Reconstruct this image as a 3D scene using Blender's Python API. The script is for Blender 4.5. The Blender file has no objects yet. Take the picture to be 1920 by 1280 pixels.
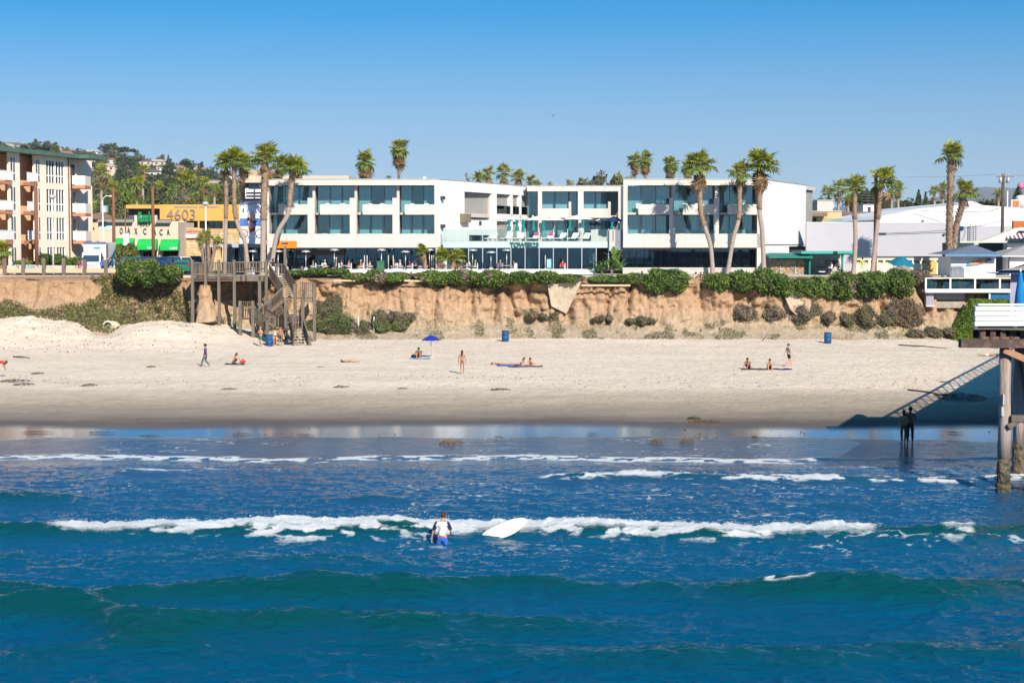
import bpy, bmesh, math, random
import numpy as np
from mathutils import Vector, Matrix

random.seed(7)
RNG = np.random.default_rng(11)
R = math.radians
SC = bpy.context.scene
COL = SC.collection

# ------------------------------------------------------------------ camera
F = 3200.0            # focal length in photograph pixels (1920 wide)
HC = 10.2             # eye height above the sea
TILT = math.atan(185.0 / F)
cam_d = bpy.data.cameras.new('camera')
cam = bpy.data.objects.new('camera', cam_d)
COL.objects.link(cam)
cam_d.sensor_width = 36.0
cam_d.lens = F / 1920.0 * 36.0
cam_d.clip_start = 0.5
cam_d.clip_end = 60000.0
cam.location = (0, 0, HC)
cam.rotation_euler = (math.pi / 2 - TILT, 0, 0)
SC.camera = cam

# ------------------------------------------------------------------ sky and sun
SUN_EL, SUN_AZ = R(32.0), R(158.3)          # azimuth clockwise from +Y: behind the camera, a little to its right
world = bpy.data.worlds.new('World')
SC.world = world
world.use_nodes = True
wn, wl = world.node_tree.nodes, world.node_tree.links
wn.clear()
w_out = wn.new('ShaderNodeOutputWorld')
w_bg = wn.new('ShaderNodeBackground')
w_sky = wn.new('ShaderNodeTexSky')
w_sky.sky_type = 'NISHITA'
w_sky.sun_disc = False
w_sky.sun_elevation = SUN_EL
w_sky.sun_rotation = SUN_AZ
w_sky.altitude = 0.0
w_sky.air_density = 1.0
w_sky.dust_density = 0.15
w_sky.ozone_density = 2.5
w_tc = wn.new('ShaderNodeTexCoord')
w_map = wn.new('ShaderNodeVectorMath'); w_map.operation = 'MULTIPLY_ADD'
w_map.inputs[1].default_value = (1, 1, 2.3)
w_map.inputs[2].default_value = (0, 0, 0.055)
w_nrm = wn.new('ShaderNodeVectorMath'); w_nrm.operation = 'NORMALIZE'
w_hsv = wn.new('ShaderNodeHueSaturation')
w_hsv.inputs['Hue'].default_value = 0.489
w_sep = wn.new('ShaderNodeSeparateXYZ'); wl.new(w_tc.outputs['Generated'], w_sep.inputs[0])
for sock, lo, hi in (('Saturation', .88, 1.62), ('Value', .74, 1.36)):       # paler at the horizon, deeper higher up, all the way round
    r_ = wn.new('ShaderNodeMapRange'); r_.interpolation_type = 'SMOOTHSTEP'
    r_.inputs['From Min'].default_value = .0; r_.inputs['From Max'].default_value = .17
    r_.inputs['To Min'].default_value = lo; r_.inputs['To Max'].default_value = hi
    wl.new(w_sep.outputs['Z'], r_.inputs['Value']); wl.new(r_.outputs[0], w_hsv.inputs[sock])
wl.new(w_tc.outputs['Generated'], w_map.inputs[0])
wl.new(w_map.outputs[0], w_nrm.inputs[0])
wl.new(w_nrm.outputs[0], w_sky.inputs['Vector'])
wl.new(w_sky.outputs[0], w_hsv.inputs['Color'])
wl.new(w_hsv.outputs[0], w_bg.inputs['Color'])
w_bg.inputs['Strength'].default_value = 0.085
wl.new(w_bg.outputs[0], w_out.inputs['Surface'])

sun_d = bpy.data.lights.new('sun', 'SUN')
sun_d.energy = 4.9
sun_d.angle = R(0.53)
sun_d.color = (1.0, 0.92, 0.80)
sun = bpy.data.objects.new('sun', sun_d)
COL.objects.link(sun)
SUN_TO = Vector((math.sin(SUN_AZ) * math.cos(SUN_EL), math.cos(SUN_AZ) * math.cos(SUN_EL), math.sin(SUN_EL)))
sun.rotation_euler = (-SUN_TO).to_track_quat('-Z', 'Y').to_euler()
sun.location = (30, -60, 80)

SC.view_settings.view_transform = 'Standard'
SC.view_settings.look = 'None'
SC.view_settings.exposure = 0.58
SC.view_settings.gamma = 1.0
SC.view_settings.use_curve_mapping = False
SC.render.engine = 'CYCLES'
SC.cycles.max_bounces = 6
SC.cycles.diffuse_bounces = 3
SC.cycles.glossy_bounces = 3
SC.cycles.transparent_max_bounces = 12
SC.cycles.transmission_bounces = 4
SC.cycles.volume_bounces = 0
SC.cycles.caustics_reflective = False
SC.cycles.caustics_refractive = False

# ------------------------------------------------------------------ placing helpers
_ct, _st = math.cos(TILT), math.sin(TILT)

def at(px, py, Y):
    """The world point at distance Y that the photograph shows at pixel (px, py)."""
    xc, yc = (px - 960.0) / F, (640.0 - py) / F
    k = Y / (_ct + yc * _st)
    return Vector((k * xc, Y, HC + k * (-_st + yc * _ct)))

def on_z(px, py, z):
    xc, yc = (px - 960.0) / F, (640.0 - py) / F
    k = (z - HC) / (-_st + yc * _ct)
    return Vector((k * xc, k * (_ct + yc * _st), z))

def FX(px, Y, py=430): return at(px, py, Y)[0]
def FZ(py, Y): return at(960, py, Y)[2]
def PXM(Y): return F / Y

def wm(o):
    m = o.matrix_basis.copy()
    return wm(o.parent) @ o.matrix_parent_inverse @ m if o.parent else m

def setp(o, parent):
    if parent is not None:
        o.parent = parent
        o.matrix_parent_inverse = wm(parent).inverted()
    return o

def tag(o, label=None, cat=None, group=None, kind=None):
    if label: o['label'] = label
    if cat: o['category'] = cat
    if group: o['group'] = group
    if kind: o['kind'] = kind
    return o

def thing(name, label, cat, loc=(0, 0, 0), rotz=0.0, group=None):
    o = bpy.data.objects.new(name, None)
    COL.objects.link(o)
    o.location = loc
    o.rotation_euler = (0, 0, rotz)
    o.empty_display_size = 0.2
    return tag(o, label, cat, group)

def link(name, me, parent=None):
    o = bpy.data.objects.new(name, me)
    COL.objects.link(o)
    return setp(o, parent)

def children_of(o, allobs):
    return [c for c in allobs if c.parent == o]

def copy_tree(o, parent=None):
    c = o.copy(); COL.objects.link(c)
    if parent is not None: c.parent = parent
    for ch in list(o.children):
        copy_tree(ch, c)
    return c

# ------------------------------------------------------------------ numpy noise
def _hash(ix, iy, seed):
    n = (ix.astype(np.int64) * 374761393 + iy.astype(np.int64) * 668265263 + seed * 974711) & 0xffffffff
    n = ((n ^ (n >> 13)) * 1274126177) & 0xffffffff
    n = (n ^ (n >> 16)) & 0xffffffff
    return n / 4294967295.0

def vnoise(x, y, seed=0):
    x = np.asarray(x, float); y = np.asarray(y, float)
    x, y = np.broadcast_arrays(x, y)
    ix, iy = np.floor(x), np.floor(y)
    fx, fy = x - ix, y - iy
    fx = fx * fx * (3 - 2 * fx); fy = fy * fy * (3 - 2 * fy)
    a = _hash(ix, iy, seed); b = _hash(ix + 1, iy, seed)
    c = _hash(ix, iy + 1, seed); d = _hash(ix + 1, iy + 1, seed)
    return (a * (1 - fx) + b * fx) * (1 - fy) + (c * (1 - fx) + d * fx) * fy

def fbm(x, y, octv=4, seed=0, gain=0.5):
    s, a, t = 0.0, 1.0, 0.0
    for o in range(octv):
        s = s + a * vnoise(np.asarray(x) * 2 ** o + 17.3 * o, np.asarray(y) * 2 ** o - 9.1 * o, seed + o)
        t += a; a *= gain
    return s / t

def sstep(a, b, x):
    t = np.clip((np.asarray(x, float) - a) / (b - a), 0, 1)
    return t * t * (3 - 2 * t)

# ------------------------------------------------------------------ mesh building
class MB:
    def __init__(self):
        self.v, self.f, self.m, self.s = [], [], [], []

    def add(self, vs, fs, mi=0, smooth=False):
        b = len(self.v)
        self.v.extend([tuple(p) for p in vs])
        for q in fs:
            self.f.append(tuple(i + b for i in q)); self.m.append(mi); self.s.append(smooth)
        return self

    def hexa(self, p, mi=0):
        """p: 4 bottom corners then 4 top corners, same winding"""
        return self.add(p, [(3, 2, 1, 0), (4, 5, 6, 7), (0, 1, 5, 4), (1, 2, 6, 5), (2, 3, 7, 6), (3, 0, 4, 7)], mi)

    def box(self, x0, x1, y0, y1, z0, z1, mi=0):
        return self.hexa([(x0, y0, z0), (x1, y0, z0), (x1, y1, z0), (x0, y1, z0),
                          (x0, y0, z1), (x1, y0, z1), (x1, y1, z1), (x0, y1, z1)], mi)

    def prism(self, poly, z0, z1, mi=0):
        n = len(poly)
        vs = [(x, y, z0) for x, y in poly] + [(x, y, z1) for x, y in poly]
        fs = [tuple(range(n - 1, -1, -1)), tuple(range(n, 2 * n))]
        fs += [(i, (i + 1) % n, n + (i + 1) % n, n + i) for i in range(n)]
        return self.add(vs, fs, mi)

    def extr(self, poly, y0, y1, mi=0):
        """poly of (x, z), extruded along y"""
        n = len(poly)
        vs = [(x, y0, z) for x, z in poly] + [(x, y1, z) for x, z in poly]
        fs = [tuple(range(n)), tuple(range(2 * n - 1, n - 1, -1))]
        fs += [(i, n + i, n + (i + 1) % n, (i + 1) % n) for i in range(n)]
        return self.add(vs, fs, mi)

    def beam(self, p, q, w, h=None, mi=0):
        p, q = Vector(p), Vector(q)
        h = w if h is None else h
        d = (q - p).normalized()
        up = Vector((0, 0, 1)) if abs(d.z) < 0.95 else Vector((0, 1, 0))
        a = d.cross(up).normalized() * (w / 2)
        b = a.normalized().cross(d).normalized() * (h / 2)
        return self.hexa([p - a - b, p + a - b, q + a - b, q - a - b, p - a + b, p + a + b, q + a + b, q - a + b], mi)

    def tube(self, pts, rad, n=8, mi=0, caps=True, smooth=True):
        pts = [Vector(p) for p in pts]
        if not hasattr(rad, '__len__'): rad = [rad] * len(pts)
        b = len(self.v)
        for i, p in enumerate(pts):
            d = (pts[min(i + 1, len(pts) - 1)] - pts[max(i - 1, 0)])
            d = d.normalized() if d.length > 1e-9 else Vector((0, 0, 1))
            ref = Vector((0, 1, 0)) if abs(d.y) < 0.9 else Vector((1, 0, 0))
            a = d.cross(ref).normalized(); c = d.cross(a).normalized()
            for k in range(n):
                t = 2 * math.pi * k / n
                self.v.append(tuple(p + (a * math.cos(t) + c * math.sin(t)) * rad[i]))
        for i in range(len(pts) - 1):
            for k in range(n):
                self.f.append((b + i * n + k, b + i * n + (k + 1) % n, b + (i + 1) * n + (k + 1) % n, b + (i + 1) * n + k))
                self.m.append(mi); self.s.append(smooth)
        if caps:
            self.f.append(tuple(b + k for k in range(n - 1, -1, -1))); self.m.append(mi); self.s.append(False)
            e = b + (len(pts) - 1) * n
            self.f.append(tuple(e + k for k in range(n))); self.m.append(mi); self.s.append(False)
        return self

    def lathe(self, prof, c=(0, 0, 0), n=16, mi=0, smooth=True):
        b = len(self.v)
        for r, z in prof:
            for k in range(n):
                t = 2 * math.pi * k / n
                self.v.append((c[0] + r * math.cos(t), c[1] + r * math.sin(t), c[2] + z))
        for i in range(len(prof) - 1):
            for k in range(n):
                self.f.append((b + i * n + k, b + i * n + (k + 1) % n, b + (i + 1) * n + (k + 1) % n, b + (i + 1) * n + k))
                self.m.append(mi); self.s.append(smooth)
        return self

    def ell(self, c, r, nu=10, nv=6, mi=0):
        prof = [(math.sin(math.pi * j / nv), -math.cos(math.pi * j / nv)) for j in range(nv + 1)]
        prof[0] = (0.02, -1); prof[-1] = (0.02, 1)
        b = len(self.v)
        self.lathe(prof, (0, 0, 0), nu, mi, True)
        if not hasattr(r, '__len__'): r = (r, r, r)
        for i in range(b, len(self.v)):
            x, y, z = self.v[i]
            self.v[i] = (c[0] + x * r[0], c[1] + y * r[1], c[2] + z * r[2])
        return self

    def mesh(self, name, mats):
        me = bpy.data.meshes.new(name)
        me.from_pydata(self.v, [], self.f)
        if not isinstance(mats, (list, tuple)): mats = [mats]
        for m in mats: me.materials.append(m)
        me.polygons.foreach_set('material_index', self.m)
        me.polygons.foreach_set('use_smooth', self.s)
        me.update()
        return me

    def build(self, name, mats, parent=None):
        return link(name, self.mesh(name, mats), parent)

def npmesh(name, parts, mats, smooth=True):
    """parts: [(verts Nx3, quads Mx4, material index)] joined into one mesh"""
    V, Q, MI, off = [], [], [], 0
    for v, q, mi in parts:
        V.append(np.asarray(v, float)); Q.append(np.asarray(q, np.int64) + off)
        MI.append(np.full(len(q), mi, np.int32)); off += len(v)
    V = np.concatenate(V); Q = np.concatenate(Q); MI = np.concatenate(MI)
    me = bpy.data.meshes.new(name)
    me.vertices.add(len(V)); me.vertices.foreach_set('co', V.astype(np.float32).ravel())
    k = Q.shape[1]
    me.loops.add(len(Q) * k); me.loops.foreach_set('vertex_index', Q.astype(np.int32).ravel())
    me.polygons.add(len(Q))
    me.polygons.foreach_set('loop_start', np.arange(0, len(Q) * k, k, dtype=np.int32))
    me.polygons.foreach_set('loop_total', np.full(len(Q), k, np.int32))
    if not isinstance(mats, (list, tuple)): mats = [mats]
    for m in mats: me.materials.append(m)
    me.polygons.foreach_set('material_index', MI)
    me.polygons.foreach_set('use_smooth', np.full(len(Q), smooth, bool))
    me.update(calc_edges=True)
    return me

def grid_quads(nr, nc):
    i = np.arange(nr - 1)[:, None] * nc + np.arange(nc - 1)[None, :]
    return np.stack([i, i + 1, i + nc + 1, i + nc], -1).reshape(-1, 4)

def leafq(C, s, aspect=0.5, up=0.0, rng=RNG):
    """one diamond leaf per centre: verts, quads"""
    C = np.asarray(C, float); n = len(C)
    s = np.broadcast_to(np.asarray(s, float), (n,))
    a = rng.normal(size=(n, 3)); a[:, 2] += up
    a /= np.linalg.norm(a, axis=1)[:, None]
    b = rng.normal(size=(n, 3)); b -= a * (a * b).sum(1)[:, None]
    b /= np.linalg.norm(b, axis=1)[:, None]
    c = np.cross(a, b) * (0.12 * s)[:, None]
    a = a * s[:, None]; b = b * (s * aspect)[:, None]
    V = np.stack([C - a, C + b + c, C + a, C - b + c], 1).reshape(-1, 3)
    return V, np.arange(4 * n).reshape(n, 4)

_UC = {}
def ubox(name, parent, x0, x1, y0, y1, z0, z1, mat):
    me = _UC.get(mat.name)
    if me is None:
        me = MB().box(-.5, .5, -.5, .5, -.5, .5).mesh('block_' + mat.name, mat)
        _UC[mat.name] = me
    o = bpy.data.objects.new(name, me)
    COL.objects.link(o)
    o.location = ((x0 + x1) / 2, (y0 + y1) / 2, (z0 + z1) / 2)
    o.scale = (abs(x1 - x0), abs(y1 - y0), abs(z1 - z0))
    return setp(o, parent)

def ubeam(name, parent, p, q, w, h, mat):
    """a bar between two points, as a scaled shared block"""
    p, q = Vector(p), Vector(q)
    ubox(name, None, -.5, .5, -.5, .5, -.5, .5, mat)
    o = COL.objects[-1]
    d = (q - p)
    up = Vector((0, 0, 1)) if abs(d.normalized().z) < 0.95 else Vector((0, 1, 0))
    x = d.normalized(); y = up.cross(x).normalized(); z = x.cross(y)
    m = Matrix((x, y, z)).transposed().to_4x4()
    o.matrix_basis = Matrix.Translation((p + q) / 2) @ m @ Matrix.Diagonal((d.length, w, h, 1))
    return setp(o, parent)

def pb(name, parent, px0, px1, pyt, pyb, Yr, d0, d1, mat):
    """a block whose front outline is given in photograph pixels at distance Yr, from depth d0 to d1 behind it"""
    return ubox(name, parent, FX(px0, Yr), FX(px1, Yr), Yr + d0, Yr + d1, FZ(pyb, Yr), FZ(pyt, Yr), mat)

# ------------------------------------------------------------------ materials
_MATS = {}
def newmat(name):
    m = bpy.data.materials.new(name)
    m.use_nodes = True
    m.node_tree.nodes.clear()
    return m, m.node_tree.nodes, m.node_tree.links

def mat(name, col, rough=.7, var=.12, scale=1.2, bump=0., bscale=None, metal=0., spec=.3, island=0., stretch=(1, 1, 1), transl=0., col2=None, c2scale=None, c2lo=.5, c2hi=.62):
    if name in _MATS: return _MATS[name]
    m, n, l = newmat(name)
    out = n.new('ShaderNodeOutputMaterial'); p = n.new('ShaderNodeBsdfPrincipled')
    geo = n.new('ShaderNodeNewGeometry')
    mp = n.new('ShaderNodeVectorMath'); mp.operation = 'MULTIPLY'; mp.inputs[1].default_value = stretch
    l.new(geo.outputs['Position'], mp.inputs[0])
    nz = n.new('ShaderNodeTexNoise'); nz.inputs['Scale'].default_value = scale; nz.inputs['Detail'].default_value = 5
    nz.inputs['Roughness'].default_value = .65
    l.new(mp.outputs[0], nz.inputs['Vector'])
    mr = n.new('ShaderNodeMapRange')
    mr.inputs['From Min'].default_value = .3; mr.inputs['From Max'].default_value = .7
    mr.inputs['To Min'].default_value = 1 - var; mr.inputs['To Max'].default_value = 1 + var
    l.new(nz.outputs['Fac'], mr.inputs['Value'])
    base = n.new('ShaderNodeRGB'); base.outputs[0].default_value = (*col, 1)
    src = base.outputs[0]
    if col2 is not None:
        n2 = n.new('ShaderNodeTexNoise'); n2.inputs['Scale'].default_value = c2scale or scale * .6; n2.inputs['Detail'].default_value = 6
        n2.inputs['Roughness'].default_value = .6
        l.new(mp.outputs[0], n2.inputs['Vector'])
        r2 = n.new('ShaderNodeMapRange'); r2.inputs['From Min'].default_value = c2lo; r2.inputs['From Max'].default_value = c2hi
        l.new(n2.outputs['Fac'], r2.inputs['Value'])
        mx = n.new('ShaderNodeMix'); mx.data_type = 'RGBA'
        l.new(r2.outputs[0], mx.inputs['Factor'])
        l.new(src, mx.inputs[6]); mx.inputs[7].default_value = (*col2, 1)
        src = mx.outputs[2]
    vm = n.new('ShaderNodeVectorMath'); vm.operation = 'SCALE'
    l.new(src, vm.inputs[0]); l.new(mr.outputs[0], vm.inputs['Scale'])
    src = vm.outputs[0]
    if island:
        ri = n.new('ShaderNodeMapRange'); ri.inputs['To Min'].default_value = 1 - island; ri.inputs['To Max'].default_value = 1 + island
        l.new(geo.outputs['Random Per Island'], ri.inputs['Value'])
        v2 = n.new('ShaderNodeVectorMath'); v2.operation = 'SCALE'
        l.new(src, v2.inputs[0]); l.new(ri.outputs[0], v2.inputs['Scale'])
        src = v2.outputs[0]
    l.new(src, p.inputs['Base Color'])
    p.inputs['Roughness'].default_value = rough
    p.inputs['Metallic'].default_value = metal
    p.inputs['Specular IOR Level'].default_value = spec
    if bump:
        nb = n.new('ShaderNodeTexNoise'); nb.inputs['Scale'].default_value = bscale or scale * 6; nb.inputs['Detail'].default_value = 4
        l.new(mp.outputs[0], nb.inputs['Vector'])
        bp = n.new('ShaderNodeBump'); bp.inputs['Distance'].default_value = bump; bp.inputs['Strength'].default_value = 1
        l.new(nb.outputs['Fac'], bp.inputs['Height']); l.new(bp.outputs[0], p.inputs['Normal'])
    sh = p.outputs[0]
    if transl:
        tr = n.new('ShaderNodeBsdfTranslucent'); l.new(src, tr.inputs['Color'])
        ms = n.new('ShaderNodeMixShader'); ms.inputs[0].default_value = transl
        l.new(sh, ms.inputs[1]); l.new(tr.outputs[0], ms.inputs[2]); sh = ms.outputs[0]
    l.new(sh, out.inputs['Surface'])
    _MATS[name] = m
    return m

def glass(name, tint, refl=0.25, rough=0.02, gloss=(.9, .95, 1)):
    if name in _MATS: return _MATS[name]
    m, n, l = newmat(name)
    out = n.new('ShaderNodeOutputMaterial')
    t = n.new('ShaderNodeBsdfTransparent'); t.inputs[0].default_value = (*tint, 1)
    g = n.new('ShaderNodeBsdfGlossy'); g.inputs['Roughness'].default_value = rough; g.inputs['Color'].default_value = (*gloss, 1)
    fr = n.new('ShaderNodeFresnel'); fr.inputs['IOR'].default_value = 1.45
    ad = n.new('ShaderNodeMath'); ad.operation = 'ADD'; ad.inputs[1].default_value = refl; ad.use_clamp = True
    l.new(fr.outputs[0], ad.inputs[0])
    ms = n.new('ShaderNodeMixShader')
    l.new(ad.outputs[0], ms.inputs[0]); l.new(t.outputs[0], ms.inputs[1]); l.new(g.outputs[0], ms.inputs[2])
    l.new(ms.outputs[0], out.inputs['Surface'])
    _MATS[name] = m
    return m

WHITE = mat('white_stucco', (.56, .525, .485), .85, .10, 1.4, spec=.15, stretch=(1, 1, .22))
CREAM = mat('cream_stucco', (.50, .46, .41), .85, .05, .5, spec=.15)
BRIGHT = mat('white_paint_and_sunlit_wall', (.72, .72, .715), .7, .04, .8, spec=.2)  # white paint; on the hotel's oblique walls it adds sunlight to the colour
GREYM = mat('grey_metal', (.42, .43, .44), .45, .08, 2, metal=.3)
SILVER = mat('silver_metal', (.62, .63, .65), .35, .05, 2, metal=.5)
DARKM = mat('dark_metal', (.05, .055, .06), .5, .1, 2)
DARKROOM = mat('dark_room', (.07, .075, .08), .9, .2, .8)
ROOMW = mat('room_wall', (.30, .29, .27), .9, .1, .8)
CURT = mat('curtain_cloth', (.78, .80, .78), .9, .06, 1)
TEALC = mat('teal_cloth', (.008, .17, .175), .9, .1, 2)
CONC = mat('pale_concrete', (.50, .46, .41), .9, .12, .9)
ASPH = mat('asphalt', (.07, .07, .072), .9, .2, .5)
WOOD = mat('weathered_wood', (.145, .122, .096), .85, .3, 2.5, stretch=(2, 2, .4))
WOODD = mat('dark_brown_wood', (.16, .10, .075), .8, .3, 2.5, stretch=(2, 2, .5))
WOODR = mat('red_brown_wood', (.20, .085, .045), .8, .22, 2.5, stretch=(2, 2, .3))
TREAD = mat('worn_tread_wood', (.42, .34, .26), .85, .2, 3)
PANE = glass('window_pane', (.74, .88, .91), .09, gloss=(.55, .76, .86))
PANED = glass('dark_window_pane', (.30, .44, .48), .09, gloss=(.5, .7, .8))
RAILG = glass('rail_glass', (.85, .94, .93), .0, gloss=(.6, .75, .8))
BLACKP = mat('black_plastic', (.02, .02, .022), .5)
RUBBER = mat('rubber', (.025, .025, .025), .8)
# ================================================================== SETTING: sea, beach, cliff, ground, hills
def sand_z(X, Y):
    base = np.interp(Y, [30, 45, 57, 66, 75, 80, 86, 93, 105, 123, 140, 150, 157, 161], [-1.6, -1.1, -.70, -.45, -.2, -.08, .08, .27, .48, .76, .90, .97, 1.15, 1.35])
    # the mound of dry sand under the ice plant, at the far end of the beach
    m = sstep(-20, -30, X) * sstep(141, 158, Y)
    m2 = (0.55 + 0.45 * vnoise(X * .16 + 3, Y * .1, 5))
    base = base + m * m2 * 2.1
    base = base + sstep(-42, -50, X) * sstep(138, 150, Y) * .5
    # gully that the culvert drains into
    g = np.exp(-((X + 38.0 - (158 - Y) * .35) / 1.6) ** 2) * sstep(143, 158, Y)
    base = base - 1.05 * g * m
    rough = sstep(94, 104, Y)
    base = base + rough * (fbm(X * .45, Y * .3, 3, 21) - .5) * .10 + rough * (fbm(X * 1.7, Y * .9, 3, 31) - .5) * .06
    base = base + m * (fbm(X * .9, Y * .6, 3, 41) - .5) * .45
    # dry-sand step by the wrack line
    base = base + .10 * sstep(112, 116, Y + 2.5 * (vnoise(X * .12, 0, 77) - .5))
    return base

def make_sand():
    m, n, l = newmat('beach_sand')
    out = n.new('ShaderNodeOutputMaterial'); p = n.new('ShaderNodeBsdfPrincipled')
    geo = n.new('ShaderNodeNewGeometry')
    sep = n.new('ShaderNodeSeparateXYZ'); l.new(geo.outputs['Position'], sep.inputs[0])
    st = n.new('ShaderNodeVectorMath'); st.operation = 'MULTIPLY'; st.inputs[1].default_value = (.18, .55, 1)
    l.new(geo.outputs['Position'], st.inputs[0])
    nz = n.new('ShaderNodeTexNoise'); nz.inputs['Scale'].default_value = .6; nz.inputs['Detail'].default_value = 6; nz.inputs['Roughness'].default_value = .7
    l.new(st.outputs[0], nz.inputs['Vector'])
    wob = n.new('ShaderNodeTexNoise'); wob.inputs['Scale'].default_value = .06; wob.inputs['Detail'].default_value = 3
    l.new(geo.outputs['Position'], wob.inputs['Vector'])
    w2 = n.new('ShaderNodeMath'); w2.operation = 'MULTIPLY_ADD'; w2.inputs[1].default_value = 5.0
    l.new(wob.outputs['Fac'], w2.inputs[0]); l.new(sep.outputs['Y'], w2.inputs[2])
    w3 = n.new('ShaderNodeMath'); w3.operation = 'MULTIPLY_ADD'; w3.inputs[1].default_value = 2.2
    l.new(nz.outputs['Fac'], w3.inputs[0]); l.new(w2.outputs[0], w3.inputs[2])
    ramp = n.new('ShaderNodeValToRGB')           # how wet the sand is, from the swash line up to the dry beach
    ry = n.new('ShaderNodeMapRange'); ry.inputs['From Min'].default_value = 92; ry.inputs['From Max'].default_value = 122
    l.new(w3.outputs[0], ry.inputs['Value']); l.new(ry.outputs[0], ramp.inputs[0])
    e = ramp.color_ramp.elements
    e[0].position = .03; e[0].color = (.095, .078, .070, 1)
    e[1].position = 1.; e[1].color = (.76, .635, .50, 1)
    for pos, c in ((.19, (.12, .098, .085, 1)), (.30, (.27, .22, .175, 1)), (.48, (.42, .335, .255, 1)), (.66, (.555, .45, .355, 1)), (.8, (.70, .58, .45, 1))):
        x = e.new(pos); x.color = c
    vn = n.new('ShaderNodeMapRange'); vn.inputs['From Min'].default_value = .3; vn.inputs['From Max'].default_value = .7
    vn.inputs['To Min'].default_value = .86; vn.inputs['To Max'].default_value = 1.10
    l.new(nz.outputs['Fac'], vn.inputs['Value'])
    fine = n.new('ShaderNodeTexNoise'); fine.inputs['Scale'].default_value = 1.3; fine.inputs['Detail'].default_value = 5; fine.inputs['Roughness'].default_value = .75
    l.new(geo.outputs['Position'], fine.inputs['Vector'])
    fv = n.new('ShaderNodeMapRange'); fv.inputs['From Min'].default_value = .35; fv.inputs['From Max'].default_value = .65
    fv.inputs['To Min'].default_value = .87; fv.inputs['To Max'].default_value = 1.08
    l.new(fine.outputs['Fac'], fv.inputs['Value'])
    mu = n.new('ShaderNodeMath'); mu.operation = 'MULTIPLY'; l.new(vn.outputs[0], mu.inputs[0]); l.new(fv.outputs[0], mu.inputs[1])
    vm = n.new('ShaderNodeVectorMath'); vm.operation = 'SCALE'; l.new(ramp.outputs[0], vm.inputs[0]); l.new(mu.outputs[0], vm.inputs['Scale'])
    l.new(vm.outputs[0], p.inputs['Base Color'])
    rr = n.new('ShaderNodeMapRange'); rr.inputs['From Min'].default_value = 94.5; rr.inputs['From Max'].default_value = 97.5
    rr.inputs['To Min'].default_value = .13; rr.inputs['To Max'].default_value = .9
    l.new(w3.outputs[0], rr.inputs['Value']); l.new(rr.outputs[0], p.inputs['Roughness'])
    sp = n.new('ShaderNodeMapRange'); sp.inputs['From Min'].default_value = 94.5; sp.inputs['From Max'].default_value = 98.5
    sp.inputs['To Min'].default_value = 1.0; sp.inputs['To Max'].default_value = .1
    l.new(w3.outputs[0], sp.inputs['Value']); l.new(sp.outputs[0], p.inputs['Specular IOR Level'])
    bs = n.new('ShaderNodeMapRange'); bs.inputs['From Min'].default_value = 95; bs.inputs['From Max'].default_value = 112
    bs.inputs['To Min'].default_value = .075; bs.inputs['To Max'].default_value = 1
    l.new(w3.outputs[0], bs.inputs['Value'])
    bm = n.new('ShaderNodeTexNoise'); bm.inputs['Scale'].default_value = 2.2; bm.inputs['Detail'].default_value = 6; bm.inputs['Roughness'].default_value = .7
    l.new(geo.outputs['Position'], bm.inputs['Vector'])
    vo = n.new('ShaderNodeTexVoronoi'); vo.inputs['Scale'].default_value = 1.5      # trodden hollows
    l.new(geo.outputs['Position'], vo.inputs['Vector'])
    vr = n.new('ShaderNodeMapRange'); vr.interpolation_type = 'SMOOTHSTEP'; vr.inputs['From Max'].default_value = .38; vr.inputs['To Max'].default_value = .55
    l.new(vo.outputs['Distance'], vr.inputs['Value'])
    va = n.new('ShaderNodeMath'); l.new(bm.outputs['Fac'], va.inputs[0]); l.new(vr.outputs[0], va.inputs[1])
    bp = n.new('ShaderNodeBump'); bp.inputs['Distance'].default_value = .13
    l.new(bs.outputs[0], bp.inputs['Strength']); l.new(va.outputs[0], bp.inputs['Height'])
    l.new(bp.outputs[0], p.inputs['Normal'])
    ct = n.new('ShaderNodeMapRange'); ct.inputs['From Min'].default_value = 94.3; ct.inputs['From Max'].default_value = 96.5; ct.inputs['To Min'].default_value = 1; ct.inputs['To Max'].default_value = 0
    l.new(w3.outputs[0], ct.inputs['Value']); l.new(ct.outputs[0], p.inputs['Coat Weight'])
    p.inputs['Coat Roughness'].default_value = .12; p.inputs['Coat IOR'].default_value = 1.4
    l.new(p.outputs[0], out.inputs['Surface'])
    return m

SAND = make_sand()
def fan_cols(n, u=1.0, extra=(1.15, 1.6, 3, 8)):
    c = np.linspace(-u, u, n)
    e = np.array(extra) * u
    return np.concatenate([-e[::-1], c, e])

us = fan_cols(460)
ys = np.concatenate([np.linspace(40, 78, 14), np.linspace(79, 162, 300)])
UU, YY = np.meshgrid(us, ys)
XX = UU * (.315 * YY + 2)
ZZ = sand_z(XX, YY)
beach = link('beach', npmesh('beach', [(np.stack([XX, YY, ZZ], -1).reshape(-1, 3), grid_quads(*XX.shape), 0)], SAND))
tag(beach, kind='structure')

# ------------------------------------------------------------------ sea
def bump_w(t, wb, wf):
    return np.where(t < 0, np.exp(-(t / wb) ** 2), np.exp(-(t / wf) ** 2))

def pxenv(X, Y, a, b, soft=40):
    px = 960 + X / Y * F
    return sstep(a - soft, a + soft, px) * (1 - sstep(b - soft, b + soft, px))

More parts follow.
